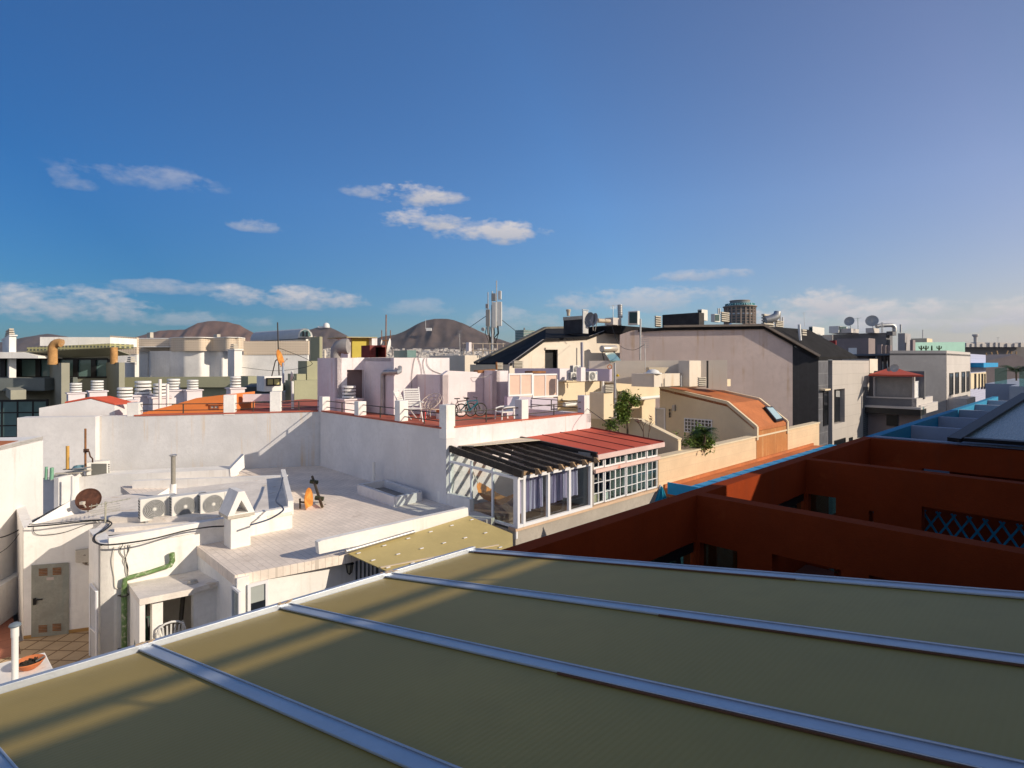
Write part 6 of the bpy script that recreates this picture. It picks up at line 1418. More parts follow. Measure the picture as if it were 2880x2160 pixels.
vdat = [(A(655, 790), A(655, 600), 28, 1.0), (A(840, 780), A(840, 578), 31, 1.0), (A(1080, 890), A(1080, 637), 25.2, 1.0), (A(1236, 850), A(1236, 580), 28.5, 1.0), (A(1385, 860), A(1385, 603), 28.0, .9), (A(1500, 780), A(1492, 563), 33, 1.0), (A(1665, 765), A(1665, 573), 33, 1.0), (A(2035, 765), A(2035, 543), 33, .85), (B(1172, 875), B(1172, 622), 25.6, 1.0)]
v0 = None
for i, (pb_, pt_, d, k) in enumerate(vdat):
    b = D(*pb_, d); hgt = D(*pt_, d).z-b.z; s = hgt/1.89
    if v0 is None: v0 = make_vent(vlab[0], 'louvred vents on the terrace house'); put(v0, b, RZ, (s*k*1.6, s*k*1.6, s)); vv = v0
    else: dup(v0, b, RZ, vlab[i], (s*k*1.6, s*k*1.6, s))
for x0, y0, y1, l in ((1383, 872, 573, 'thin tall white pipe standing before the orange roof, left one'), (1448, 868, 616, 'thin white pipe standing before the orange roof, right one')):
    pipe(l, [D(*A(x0, y0), 25.5), D(*A(x0, y1), 25.5)], .065, PLASTW, 'vent pipe')
# dishes and masts over the terrace house
rt = D(*B(560, 400), 33); dish('orange rusted dish raised over the hut with the yellow window', rt, .54, (1, .08, .28), ORDISH, True, mast=D(*B(505, 545), 33.2))
dish('white dish seen edge-on above the olive house', D(*B(688, 545), 31), .28, (-.98, -.16, .1), PLASTW, False, mast=D(*B(682, 620), 31))
dish('tilted white dish beside the red box, right one', D(*B(1530, 290), 30), .42, (-.97, -.1, .2), PLASTW, False, mast=D(*B(1545, 375), 30.2))
dish('small white dish above the red box', D(*B(1458, 255), 31), .16, (-.97, -.1, .2), PLASTW, False, mast=D(*B(1470, 300), 31))
def pole(label, a, b, r, m, name='mast', cat='mast'): mb = MB(); mb.tube([a, b], r, 8); return tag(mb.out(name, m), label, cat)
pole('thin dark mast above the hut with the yellow window', D(*B(568, 540), 34), D(*B(555, 82), 34), .038, DARKM); pole('blue grey pole beside the edge-on white dish', D(*B(604, 610), 31), D(*B(602, 430), 31), .06, mat('blue grey pole', (.35, .42, .52), .5))
pole('white stub pole rising behind the railing corner', D(*B(685, 830), 28), D(*B(683, 590), 28), .07, PLASTW)
mt_ = thing('radio_mast', 'tall rusty whip mast with side rods above the red box', 'mast', D(*B(1490, 380), 31))
mb = MB(); mb.tube([D(*B(1490, 380), 31), D(*B(1493, 15), 31)], .032, 6); mb.out('pole', RUST, mt_)
mb = MB(); 
for x, y in ((1455, 150), (1530, 150)): mb.tube([D(*B(x, y), 31), D(*B(x, 245), 31)], .022, 6)
mb.tube([D(*B(1455, 240), 31), D(*B(1530, 240), 31)], .03, 6); mb.out('side_rod', RUST, mt_)
# big bent duct left of the stair block
du = thing('bent_duct', 'large grey bent metal duct with rust rings left of the stair block', 'duct', D(*B(1055, 810), 29.5))
dd = 29.5; pts = [D(*B(1056, 815), dd), D(*B(1056, 360), dd), D(*B(1062, 325), dd), D(*B(1085, 300), dd), D(*B(1120, 290), dd), D(*B(1165, 288), dd)]
mb = MB(); mb.tube(pts, [.26, .26, .30, .36, .40, .40], 16); mb.out('pipe', mat('grey duct', (.34, .32, .31), .6, .2, 2, .1, 20, blotch=((.30, .17, .10), .66, 2)), du, True)
for y in (420, 520, 660): mb = MB(); ring(mb, D(*B(1056, y), dd), .27, .035, ax='Z'); mb.out('joint_ring', RUST, du)
# wall pipe on the stair block
wp = SLf.off(.1); pp_ = [SF.off(.12).at(B(1612, 470)), SF.off(.3).at(B(1610, 505)), wp.at(B(1590, 515))+V((0, 0, 0)), wp.at(B(1480, 512)), wp.at(B(1463, 530)), wp.at(B(1463, 905))]
mb = MB(); mb.tube(pp_, .10, 12); tag(mb.out('elbow_pipe', GALV, smooth=True), 'grey elbow pipe bending down the shaded face of the stair block', 'pipe')
for k, pts in enumerate(([B(1745, 385), B(1730, 440), B(1715, 560), B(1715, 725)], [B(1770, 385), B(1795, 470), B(1800, 560), B(1790, 725)], [B(1825, 390), B(1812, 440), B(1830, 530), B(1865, 590)], [B(1845, 390), B(1850, 450), B(1900, 500), B(2000, 535)])):
    q = SF.off(.04); cable(['thin cable loop on the lit face of the stair block, left strand', 'thin cable loop on the lit face of the stair block, right strand', 'short cable falling into the stair block corner', 'cable sagging right across the stair block'][k], [q.at(p) for p in pts], .013, mat('grey cable', (.30, .28, .27), .7))
# ---- terrace furniture
def slat_chair(label, loc, rz, s=1):
    t = thing('folding_chair', label, 'chair', (0, 0, 0), 'folding chairs on the red terrace')
    mb = MB()
    for k in range(7): mb.cb((0, -.2+k*.065, .45), .50, .045, .02)
    mb.out('seat', PLASTW, t)
    mb = MB()
    for k in range(8): z = .55+k*.075; mb.cb((0, .24+.035*k, z), .50, .02, .055)
    for x in (-.26, .26): mb.bar((x, .22, .46), (x, .52, 1.15), .035)
    mb.out('backrest', PLASTW, t)
    for x in (-.26, .26):
        for a, b in (((x, -.25, .66), (x, .32, 0)), ((x, -.28, 0), (x, .30, .66))): mb = MB(); mb.bar(a, b, .035); mb.out('leg', PLASTW, t)
        mb = MB(); mb.cb((x, .02, .67), .05, .55, .03); mb.out('armrest', PLASTW, t)
    put(t, loc, rz, s); return t
zf_ = ZT
c1_ = slat_chair('white slatted folding chair with high back beside the stair block', Zp(S3(1570, 365), zf_), R(20), 1.15)
dup(c1_, Zp(S3(1440, 340), zf_)+V((0, .5, 0)), R(75), 'white slatted folding chair half hidden behind the high backed one', 1.0)
pz_ = thing('rattan_chair', 'round cream rattan basket chair on thin legs on the red terrace', 'chair', (0, 0, 0))
CANE = mat('pale rattan', (.62, .52, .44), .8, .15, 6)
mm = V((-.35, -.6, .75)).normalized().to_track_quat('Z', 'Y').to_matrix()
mb = MB()
for k in range(12):
    a = k*math.pi/12*2; pts = [V((0, 0, .62))+mm @ V((r*math.cos(a), r*math.sin(a), .25*(r/.55)**2)) for r in (.05, .2, .38, .55)]; mb.tube(pts, .016, 5)
for r in (.25, .40, .55): mb.tube([V((0, 0, .62))+mm @ V((r*math.cos(2*math.pi*k/24), r*math.sin(2*math.pi*k/24), .25*(r/.55)**2)) for k in range(25)], .020, 5, False)
mb.out('basket', CANE, pz_)
mb = MB(); ring(mb, (0, 0, .40), .28, .022, ax='Z')
for k in range(6): a = k*math.pi/3; mb.bar((.26*math.cos(a), .26*math.sin(a), .42), (.34*math.cos(a+.3), .34*math.sin(a+.3), 0), .025)
mb.out('stand', CANE, pz_); put(pz_, Zp(S3(1870, 300), zf_), 0, .85)
fh = thing('fire_hose_stand', 'small bright red hydrant post on the red terrace by the chair legs', 'hydrant', Zp(S3(1735, 345), zf_))
q = Zp(S3(1735, 345), zf_); mb = MB(); mb.lathe([(0, 0), (.07, 0), (.05, .03), (.045, .25), (.07, .28), (.05, .36), (0, .40)], q, 12); mb.out('post', mat('bright red paint', (.62, .02, .02), .4), fh, True)
mb = MB(); mb.bar(q+V((-.2, 0, .2)), q+V((.0, 0, .22)), .05); mb.out('outlet', mat('bright red paint b', (.62, .02, .02), .4), fh)
op = Zp(S3(1990, 300), zf_); t = MB(); t.lathe([(0, 0), (.15, 0), (.22, .32), (.24, .34), (.2, .33), (0, .28)], op, 16); tag(t.out('plant_pot', TERRA, smooth=True), 'orange clay pot under the rattan chair', 'pot')
bx_ = MB(); bx_.cbx(S3(2000, 0)[0], S3(2010, 0)[0], S3(2100, 0)[0], S3(0, 235)[1], S3(0, 330)[1], Zp(S3(2010, 330), zf_).y, .4); tag(bx_.out('pale_box', PLASTW), 'small white box on the terrace floor behind the corner post', 'box')
def bicycle(label, loc, rz, fm, s=1):
    t = thing('bicycle', label, 'bicycle', (0, 0, 0), 'bicycles on the red terrace')
    TY = mat('black tyre', (.012, .012, .012), .8)
    for x in (-.52, .52):
        mb = MB(); ring(mb, (x, 0, .34), .32, .028); w = mb.out('wheel', TY, t)
        mb = MB(); ring(mb, (x, 0, .34), .285, .010)
        for k in range(10): a = k*math.pi/10; d = V((.28*math.cos(a), 0, .28*math.sin(a))); mb.bar(V((x, 0, .34))-d, V((x, 0, .34))+d, .005)
        mb.out('rim', GALV, w)
    mb = MB(); bb, st_, ht, hb = V((-.08, 0, .30)), V((-.22, 0, .78)), V((.32, 0, .82)), V((.36, 0, .70)); rr_ = V((-.52, 0, .34))
    for a, b, r in ((bb, st_, .022), (bb, hb, .03), (st_, ht, .024), (bb, rr_, .016), (st_, rr_, .016), (ht, hb, .028)): mb.tube([a, b], r, 8)
    mb.out('frame', fm, t)
    mb = MB(); mb.tube([hb, V((.52, .06, .34))], .02, 6); mb.tube([hb, V((.52, -.06, .34))], .02, 6); mb.out('fork', BLACKM, t)
    mb = MB(); mb.tube([st_, V((-.25, 0, .90))], .018, 6); mb.cb((-.24, 0, .93), .26, .12, .05); mb.out('saddle', BLACKM, t)
    mb = MB(); mb.tube([ht, V((.30, 0, .95))], .02, 6); mb.tube([V((.22, .30, .98)), V((.30, .1, .96)), V((.30, -.1, .96)), V((.22, -.30, .98))], .016, 6); mb.out('handlebar', BLACKM, t)
    mb = MB(); ring(mb, (-.08, .04, .30), .09, .012); mb.bar((-.08, .06, .30), (.04, .06, .18), .02); mb.out('crank', BLACKM, t)
    put(t, loc, rz, s); return t
b1 = bicycle('teal and black bicycle leaning at the back of the red terrace, right one', Zp(C(385, 1262), ZT)+V((0, -.15, 0)), R(24), mat('teal frame', (.0, .16, .21), .4), .84)
b2_ = bicycle('dark bicycle parked behind the teal one on the red terrace', Zp(C(300, 1268), ZT)+V((0, .05, 0)), R(30), mat('dark red black frame', (.06, .015, .02), .4), .84)
lo = thing('lounge_chair', 'white plastic lounge chair with reclined back in the shade of the terrace', 'chair', (0, 0, 0))
mb = MB(); mb.cb((0, -.15, .34), .58, .62, .05); mb.out('seat', PLASTW, lo, bevel=.015)
mb = MB(); mb.cb((0, .34, .66), .56, .05, .78, 0, R(-28)); mb.out('backrest', PLASTW, lo, bevel=.015)
for x in (-.29, .29):
    mb = MB(); mb.tube([V((x, .28, .56)), V((x, -.2, .56)), V((x, -.42, .50)), V((x, -.46, 0))], .035, 6); mb.out('armrest', PLASTW, lo)
    mb = MB(); mb.bar((x, .2, 0), (x, .16, .56), .06); mb.out('leg', PLASTW, lo)
put(lo, Zp(C(695, 1292), ZT)+V((0, .25, 0)), R(-58), .90)
# hammock inside the sunroom
hm = thing('hammock', 'orange cloth hammock hung inside the sunroom', 'hammock', UV(uC+1.0, 12.6, zsill-EYE+.5))
ha_, hb_ = UV(uC+.5, vb-.5, -3.35), UV(uC+.6, 11.6, -3.5); l1, l2, l3 = [], [], []
for i in range(15):
    s = i/14; t_ = .14+.72*s; p = ha_.lerp(hb_, t_)-UPV*(.80*math.sin(math.pi*t_)); w = .34*math.sin(math.pi*s)**.6+.03
    l1.append(p-eR*w+UPV*.14*math.sin(math.pi*s)); l2.append(p-UPV*.05); l3.append(p+eR*w+UPV*.14*math.sin(math.pi*s))
mb = MB(); mb.loft(l1, l2); mb.loft(l2, l3); mb.out('cloth', FABO, hm, True)
mb = MB(); mb.tube([ha_, l2[0]], .02, 6); mb.tube([hb_, l2[-1]], .02, 6); mb.out('rope', CABLEW, hm)
for k, (pu_, l) in enumerate(((1680, 'cream picture frame leaning in the left window bay'), (1690, 'small yellowish box standing in the left window bay'), (1712, 'white greeting card standing in the second window bay'))):
    mb = MB(); mb.box(UV(uC+pu(pu_), 11.42, zsill-EYE+.04), eR*(.16 if k != 2 else .26), eL*.03, UPV*(.30 if k != 1 else .26)); tag(mb.out('picture_frame' if k < 1 else ('small_box' if k == 1 else 'card'), CREAM if k < 2 else PLASTW), l, 'ornament')
# folded parasol
pr = thing('folded_parasol', 'folded turquoise parasol at the corner below the sandy wall', 'parasol', D(*S5(1510, 1600), 15.5))
dq_ = 15.5; tp_ = D(*S5(1500, 1290), dq_); bt_ = D(*S5(1520, 1640), dq_); L_ = tp_.z-bt_.z
mb = MB(); n = 24; rings = []
for j, (f, r) in enumerate(((1, .012), (.93, .03), (.75, .065), (.5, .10), (.25, .135), (.05, .155), (-.05, .15))):
    rings.append([mb.b.verts.new(V((bt_.x, bt_.y, bt_.z+L_*f))+V((math.cos(2*math.pi*k/n), math.sin(2*math.pi*k/n), 0))*r*(1+.22*math.cos(8*2*math.pi*k/n))) for k in range(n)])
for a, b in zip(rings, rings[1:]):
    for k in range(n): mb.b.faces.new([a[k], a[(k+1) % n], b[(k+1) % n], b[k]])
mb.out('cloth', FABB, pr, True)
mb = MB(); mb.tube([bt_-UPV*1.5, tp_+UPV*.03], .025, 8); mb.out('pole', METALW, pr)

# ================================================================== PLANTS
def foliage(mb, c, rad, n, size, rnd, squash=(1, 1, 1), clumps=9):
    cs = [V(c)+V((rnd.gauss(0, .5)*rad*squash[0], rnd.gauss(0, .5)*rad*squash[1], rnd.gauss(0, .5)*rad*squash[2])) for _ in range(clumps)]
    for _ in range(n):
        p = rnd.choice(cs)+V((rnd.gauss(0, .23), rnd.gauss(0, .23), rnd.gauss(0, .23)))*rad
        s = size*rnd.uniform(.6, 1.3); d = V((rnd.uniform(-1, 1), rnd.uniform(-1, 1), rnd.uniform(-.9, .5))).normalized(); e = d.cross(V((rnd.uniform(-1, 1), rnd.uniform(-1, 1), 1))).normalized()
        mb.b.faces.new([mb.b.verts.new(q) for q in (p, p+d*s*.5+e*s*.22, p+d*s, p+d*s*.5-e*s*.22)])
def bush(name, label, c, rad, n, size, m, seed, squash=(1, 1, 1), trunk=.5, cat='shrub'):
    rnd = random.Random(seed); t = thing(name, label, cat, V(c)-UPV*(rad*squash[2]+trunk))
    mb = MB(); foliage(mb, c, rad, n, size, rnd, squash); mb.out('foliage', m, t)
    mb = MB(); b = V(c)-UPV*(rad*squash[2]*.5+trunk); mb.tube([b, V(c)-UPV*rad*.2], [.05, .03], 6)
    for _ in range(5): mb.tube([V(c)-UPV*rad*.4, V(c)+V((rnd.uniform(-.6, .6)*rad*squash[0], rnd.uniform(-.6, .6)*rad*squash[1], rnd.uniform(0, .6)*rad*squash[2]))], [.03, .01], 5)
    mb.out('stem', BARK, t); return t
bush('leafy_tree', 'bright green leafy tree beside the tall grey pipe in the cream courtyard', D(*C(1735, 1205), 23.6), .50, 3200, .14, LEAF, 5, (1.15, .8, 1.1), 1.0, 'tree')
bush('courtyard_shrub', 'low light green shrub behind the sandy wall', D(*Dc(590, 1625), 23.0), .55, 1800, .15, LEAF, 8, (1.5, .8, .5), .3)
# palm in the courtyard
def palm(label, base, h, L_, n, seed, m=LEAFD, trunk_r=.08):
    rnd = random.Random(seed); base = V(base); t = thing('palm', label, 'palm', base); top = base+UPV*h
    mb = MB(); mb.tube([base, base+UPV*h*.5+V((.05, 0, 0)), top], [trunk_r*1.2, trunk_r, trunk_r*.9], 8); mb.out('trunk', BARK, t)
    for k in range(n):
        az = rnd.uniform(0, 6.28); up = rnd.uniform(.2, 1.3); mb = MB(); pts = []
        for i in range(9):
            s = i/8; r = L_*s*math.cos(up*(1-s*.4)); z = L_*(math.sin(up)*s - .62*s*s); pts.append(top+V((math.cos(az)*r, math.sin(az)*r, z)))
        for i in range(8):
            p, q = pts[i], pts[i+1]; d = (q-p).normalized(); sd = d.cross(UPV).normalized()
            for sgn in (-1, 1):
                for f in (0, .5):
                    b = p.lerp(q, f); w = L_*.30*(1-(i/8)**2)*.9+.03; tip = b+sd*sgn*w+d*w*.6-UPV*w*.35; mb.b.faces.new([mb.b.verts.new(x) for x in (b, b+d*L_*.035, tip)])
        mb.out('frond', m, t)
    return t
palm('dark feathery palm before the barred window of the cream courtyard', D(*Dc(660, 1640), 22.8)-UPV*.1, .5, .68, 34, 4, LEAFD, .05)
palm('palm with spiky fronds behind the glass balustrade at the far right', D(*E(2130, 1010), 60)-UPV*1.5, 2.6, 1.9, 20, 6)
bt2 = thing('bare_shrub', 'leafless twiggy shrub with a few red leaves behind the red sheet roof', 'shrub', D(*S5(1190, 420), 21.5)); rnd = random.Random(21)
mb = MB(); lf_ = MB(); b = D(*S5(1190, 440), 21.5)
def twig(p, d, L_, r, n):
    q = p+d*L_; mb.tube([p, q], [r, r*.6], 5)
    if n == 0:
        if rnd.random() < .5:
            e = V((rnd.uniform(-1, 1), rnd.uniform(-1, 1), rnd.uniform(-.5, .5))).normalized(); f = e.cross(UPV).normalized(); lf_.b.faces.new([lf_.b.verts.new(x) for x in (q, q+e*.08+f*.05, q+e*.17, q+e*.08-f*.05)])
        return
    for _ in range(3): twig(q, (d+V((rnd.uniform(-.8, .8), rnd.uniform(-.8, .8), rnd.uniform(-.25, .6)))).normalized(), L_*rnd.uniform(.55, .85), r*.6, n-1)
twig(b, V((-.1, 0, 1)), .38, .022, 3); twig(b+V((.12, 0, 0)), V((.15, 0, 1)), .36, .02, 3)
mb.out('twig', BARK, bt2); lf_.out('leaves', LEAFR, bt2)
# potted plant in the red house and spiky plant
bush('potted_shrub', 'broad leaved dark green plant inside the red house opening', UV(10.7, 2.6, -3.95), .55, 160, .42, LEAFD, 31, (1, 1.3, .7), .5)
sp_ = MB(); rnd = random.Random(14)
for k in range(9): b = UV(14.4, 3.0-.12*k, -4.98); sp_.tube([b, b+V((rnd.uniform(-.12, .12), rnd.uniform(-.12, .12), rnd.uniform(1.1, 1.55)))], [.03, .008], 5)
tag(sp_.out('snake_plant', LEAFD), 'upright spiky green leaves against the red wall left of the trellis', 'plant')
for k, x in enumerate((1147, 1196, 1256, 1332)):
    mb = MB(); b = D(*E(x, 684), 70); h = D(*E(x, 634), 70).z-b.z; mb.tube([b, b+UPV*h], [.09, .07], 8)
    if k != 2:
        for sg in (-1, 1): mb.tube([b+UPV*h*.35, b+UPV*h*.42+V((.24*sg, 0, 0)), b+UPV*h*.85+V((.28*sg, 0, 0))], .06, 7)
    tag(mb.out('cactus', LEAFD), ['branching cactus on the grey roof before the mint wall, leftmost', 'second branching cactus from the left on the grey roof', 'single columnar cactus without arms on the grey roof', 'rightmost branching cactus on the grey roof'][k], 'cactus', 'cacti on the grey house roof')

# ================================================================== SKYLINE EQUIPMENT
# telecom mast
tm = thing('telecom_mast', 'telephone mast with white panel antennas and tangled cables on a flat roof', 'mast', D(*C(565, 720), 62))
dT = 62
mb = MB(); mb.tube([D(*C(567, 720), dT), D(*C(567, 300), dT)], .13, 8); mb.tube([D(*C(604, 500), dT), D(*C(604, 90), dT)], .06, 8); mb.tube([D(*C(530, 560), dT), D(*C(530, 190), dT)], .055, 8); mb.tube([D(*C(566, 300), dT), D(*C(566, 180), dT)], .06, 8); mb.out('pole', GALV, tm)
for xa, xb, ya, yb, m in ((567, 600, 275, 495, ACW), (610, 647, 272, 482, ACW), (616, 643, 178, 252, ACW), (510, 545, 338, 485, mat('grey panel antenna', (.32, .31, .29), .6)), (508, 532, 290, 330, mat('grey small panel', (.36, .34, .32), .6)), (558, 594, 200, 265, mat('dark panel antenna', (.28, .28, .28), .6))):
    a, b = D(*C(xa, ya), dT-1), D(*C(xb, yb), dT-1); mb = MB(); mb.box(V((a.x, a.y, b.z)), V(((b.x-a.x), -.1, 0)), V((.05, .3, 0)), UPV*(a.z-b.z)); mb.out('panel_antenna', m, tm, bevel=.03)
mb = MB(); mb.lathe([(0, 0), (.2, .02), (.22, .12), (.18, .16), (0, .17)], D(*C(488, 512), dT), 18, Matrix.Rotation(R(80), 3, 'X')); mb.out('drum_dish', ACG, tm, True)
mb = MB(); rnd = random.Random(77)
for k in range(16):
    x0, x1 = rnd.uniform(515, 630), rnd.uniform(548, 590); pts = [D(*C(x0, rnd.uniform(420, 500)), dT+.3), D(*C(x0+rnd.uniform(-12, 12), 545), dT+.4), D(*C((x0+x1)/2+rnd.uniform(-20, 20), 600), dT+.4), D(*C(x1, rnd.uniform(650, 720)), dT+.3)]; mb.tube(pts, .038, 5)
mb.out('cable_bundle', CABLE, tm)
mb = MB(); mb.tube([D(*C(510, 398), dT), D(*C(370, 495), dT+12)], .04, 4); mb.tube([D(*C(650, 430), dT), D(*C(770, 525), dT+12)], .04, 4); mb.out('guy_wire', DARKM, tm)
tr = thing('roof_rail', 'rusted white pipe railing on the roof below the telephone mast', 'railing', D(*C(480, 720), 58))
mb = MB()
for y in (632, 690): mb.tube([D(*C(310, y), 58), D(*C(680, y+6), 58)], .06, 6)
for x in (320, 400, 485, 545, 610, 660): mb.tube([D(*C(x, 628), 58), D(*C(x, 735), 58)], .06, 6)
mb.out('rail', mat('rusty white rail', (.58, .48, .38), .8, .3, 2, .0, 40, blotch=((.4, .2, .1), .6, 1.5)), tr)
blk('mast_house', 'flat roofed pale house below the telephone mast', 'house', 190, 330, 800, 735, 900, 57, GABLE, 6, cr=C)
blk('roof_cabin', 'small white roof cabin beside the telephone mast', 'cabin', 340, 365, 388, 622, 700, 57.5, WHITE2, cr=C)
blk('grey_roof_cabin', 'dark grey cabin with a lighter end behind the stair block', 'cabin', 120, 230, 300, 680, 735, 54, GREYD, cr=C) if False else None
blk('grey_roof_cabin', 'dark glass roof cabin behind the stair block', 'cabin', 1560, 1675, 1752, 322, 385, 52, TEALG, cr=B)
yagi('grid antenna on a dark mast in front of the brown hill', D(*C(290, 730), 50), D(*C(283, 550), 50), 1.0, 1)
yagi('bent grid antenna on a rusty mast by the gable wall', D(*C(1890, 860), 28), D(*C(1885, 625), 28), .85, 1)
yagi('spiky television antenna on the black roof between chimneys', D(*C(1612, 465), 39), D(*C(1610, 300), 39), .9, 0)
yagi('thin television antenna on the gable house beside the dormer', D(*Dc(1705, 435), 60), D(*Dc(1700, 290), 60), .7, 0)
yagi('green tinted branching antenna between the two big dishes', D(*E(492, 470), 82), D(*E(488, 345), 82), 1.6, 0, mat('greenish alloy', (.22, .32, .30), .5))
yagi('white antenna on the far dark hall roof', D(*E(1942, 650), 140), D(*E(1942, 550), 140), 1.3, 0)
# brick louvre chimneys on roofs
def louvre(label, xl, xc, xr, yt, yb, d, cr, m=CONCL, n=5):
    t = thing('slatted_chimney', label, 'chimney', D(*cr(xc, yb), d), 'slatted roof chimneys'); h = (yb-yt)
    for k in range(n):
        y0 = yt+h*k/n; blk('slat', 0, 0, xl, xc, xr, y0, y0+h/n*.55, d, m, cr=cr, parent=t)
    w = (xr-xl)*.10; blk('core', 0, 0, xl+w, xc, xr-w, yt+h*.04, yb, d+.12, mat('dark flue core', (.05, .045, .04), .9), cr=cr, parent=t)
louvre('slatted chimney on the cream pillar beside the tall grey pipe', 1530, 1545, 1615, 992, 1062, 25.4, C); louvre('slatted beige chimney at the foot of the black roof', 735, 755, 838, 782, 845, 33, C)
louvre('slatted chimney with a red pipe at the left of the black roof', 600, 610, 660, 800, 860, 30, C); louvre('slatted chimney on the orange roof beside the dark post', 595, 612, 690, 965, 1060, 27.5, Dc)
louvre('slatted chimney left of the long dark parapet', 150, 165, 222, 325, 440, 46, Dc); louvre('slatted chimney in front of the hotel tower', 833, 850, 928, 283, 388, 47, Dc); louvre('large slatted chimney with a curved flue on the gable house', 1258, 1290, 1398, 305, 455, 52, Dc); louvre('slatted chimney at the right of the curved flue', 1392, 1410, 1492, 370, 460, 51, Dc); louvre('narrow slatted chimney by the dormer', 1672, 1685, 1730, 465, 585, 41, Dc)
mb = MB(); mb.tube([D(*Dc(1300, 370), 50), D(*Dc(1380, 350), 50), D(*Dc(1420, 320), 50), D(*Dc(1428, 280), 50)], [.30, .36, .34, .28], 14); tag(mb.out('curved_flue', GALV, smooth=True), 'fat curved grey flue pipe between the slatted chimneys', 'flue')
for x, l in ((811, 'left one of the twin thin flues beside the hotel tower'), (828, 'right one of the twin thin flues beside the hotel tower')): pole(l, D(*Dc(x, 305), 47), D(*Dc(x, 248), 47), .06, GALV, 'flue', 'flue')
for x, l in ((1455, 'small flue left of the thin pair on the right chimney'), (1478, 'small flue at the right chimney edge')): pole(l, D(*Dc(x, 380), 51), D(*Dc(x, 340), 51), .07, GALV, 'flue', 'flue')
# black roof chimneys
bc_ = thing('roof_plant_box', 'dark chimney box with tan lid on the black roof', 'chimney', D(*C(1270, 540), 41))
blk('box', 0, 0, 1183, 1345, 1400, 420, 545, 40, mat('dark slate box', (.05, .05, .055), .9, .3, 2), cr=C, parent=bc_); blk('lid', 0, 0, 1178, 1350, 1404, 392, 422, 39.9, CONCL, cr=C, parent=bc_)
mb = MB(); q = D(*C(1225, 395), 40); mb.lathe([(.11, 0), (.12, .22), (.17, .40), (.17, .45), (.1, .47), (0, .48)], q, 14); mb.out('pot', mat('tan pot', (.55, .48, .38), .8), bc_)
fl = thing('square_flue', 'light square flue with a flat hood on the black roof', 'flue', D(*C(1372, 540), 39)); blk('shaft', 0, 0, 1345, 1352, 1396, 350, 545, 39, mat('zinc flue', (.50, .50, .50), .5, .2, 2), cr=C, parent=fl); blk('hood', 0, 0, 1340, 1350, 1402, 338, 344, 39, GALV, cr=C, parent=fl)
dish('grey mesh dish on the black roof, left one of the pair', D(*C(1418, 430), 38), .50, (-.85, -.5, .15), mat('dark grey dish', (.20, .20, .20), .6), True, mast=D(*C(1440, 520), 38.5)); dish('grey mesh dish on the black roof, right one of the pair', D(*C(1458, 430), 37.5), .44, (-.9, -.4, .2), mat('mid grey dish', (.30, .30, .31), .6), True, mast=D(*C(1455, 525), 38))
mb = MB(); mb.tube([D(*C(1480, 435), 39), D(*C(1580, 440), 39.5)], .15, 14); tag(mb.out('horizontal_flue', mat('rusty pale flue', (.55, .45, .34), .6, .25, 2, blotch=((.45, .22, .08), .6, 2)), smooth=True), 'rusty horizontal flue pipe behind the grey dishes', 'flue')
blk('flue_block', 'pale box at the end of the rusty horizontal flue', 'box', 1540, 1610, 1682, 408, 470, 40, GREYL, cr=C)
mb = MB(); q0, q1 = D(*C(1672, 412), 41), D(*C(1670, 298), 41); mb.tube([q0, q1], .17, 14)
for k in range(6): ring(mb, q0.lerp(q1, (k+.5)/6), .175, .018, ax='Z')
tag(mb.out('ribbed_flue', GALV, smooth=True), 'ribbed grey metal flue standing at the peak of the black roof', 'flue')
pole('tall grey pipe beside the leafy courtyard tree', D(*C(1632, 1275), 24.5), D(*C(1625, 800), 24.5), .05, GALV, 'tall_pipe', 'pipe'); pole('slim grey pipe above the lilac pillar', D(*C(1343, 845), 26.5), D(*C(1340, 622), 26.5), .065, mat('lilac grey pipe', (.34, .33, .38), .5), 'tall_pipe', 'pipe'); pole('grey pipe at the left end of the gable wall', D(*C(1845, 775), 38), D(*C(1848, 420), 38), .06, GALV, 'tall_pipe', 'pipe'); pole('dark post beside the slatted chimney on the orange roof', D(*Dc(700, 1075), 27), D(*Dc(700, 790), 27), .05, DARKM, 'tall_pipe', 'pipe'); pole('short dark pipe on the orange roof', D(*Dc(425, 1060), 27.2), D(*Dc(425, 945), 27.2), .04, GALV, 'tall_pipe', 'pipe'); pole('short red pipe at the foot of the black roof', D(*C(605, 860), 29.5), D(*C(602, 793), 29.5), .05, RUST, 'tall_pipe', 'pipe'); pole('pale chimney stick beside the dormer', D(*Dc(1662, 580), 39), D(*Dc(1650, 415), 39), .10, PLASTW, 'tall_pipe', 'pipe')
# solar water heater
sh = thing('solar_water_heater', 'solar water heater with a silver tank above a teal collector panel', 'water heater', D(*C(1580, 780), 31))
qa, qb = D(*C(1512, 680), 31), D(*C(1632, 678), 31.8); mb = MB(); mb.tube([qa, qa.lerp(qb, .03), qa.lerp(qb, .97), qb], [.16, .19, .19, .17], 20); mb.out('tank', mat('silver tank', (.62, .55, .46), .35, .1, 2, metal=.5), sh, True)
q = [D(*C(1540, 712), 30.8), D(*C(1622, 712), 31.2), D(*C(1680, 780), 30.0), D(*C(1585, 780), 29.6)]; mb = MB(); mb.slab(q, V((.02, .08, -.06))); mb.out('collector', mat('teal collector glass', (.22, .38, .38), .1, .1, 1, spec=.8), sh)
mb = MB(); mb.bar(D(*C(1515, 705), 31), D(*C(1532, 780), 31), .05); mb.bar(D(*C(1620, 700), 31.5), D(*C(1630, 780), 31.5), .08); mb.out('stand', DARKM, sh)
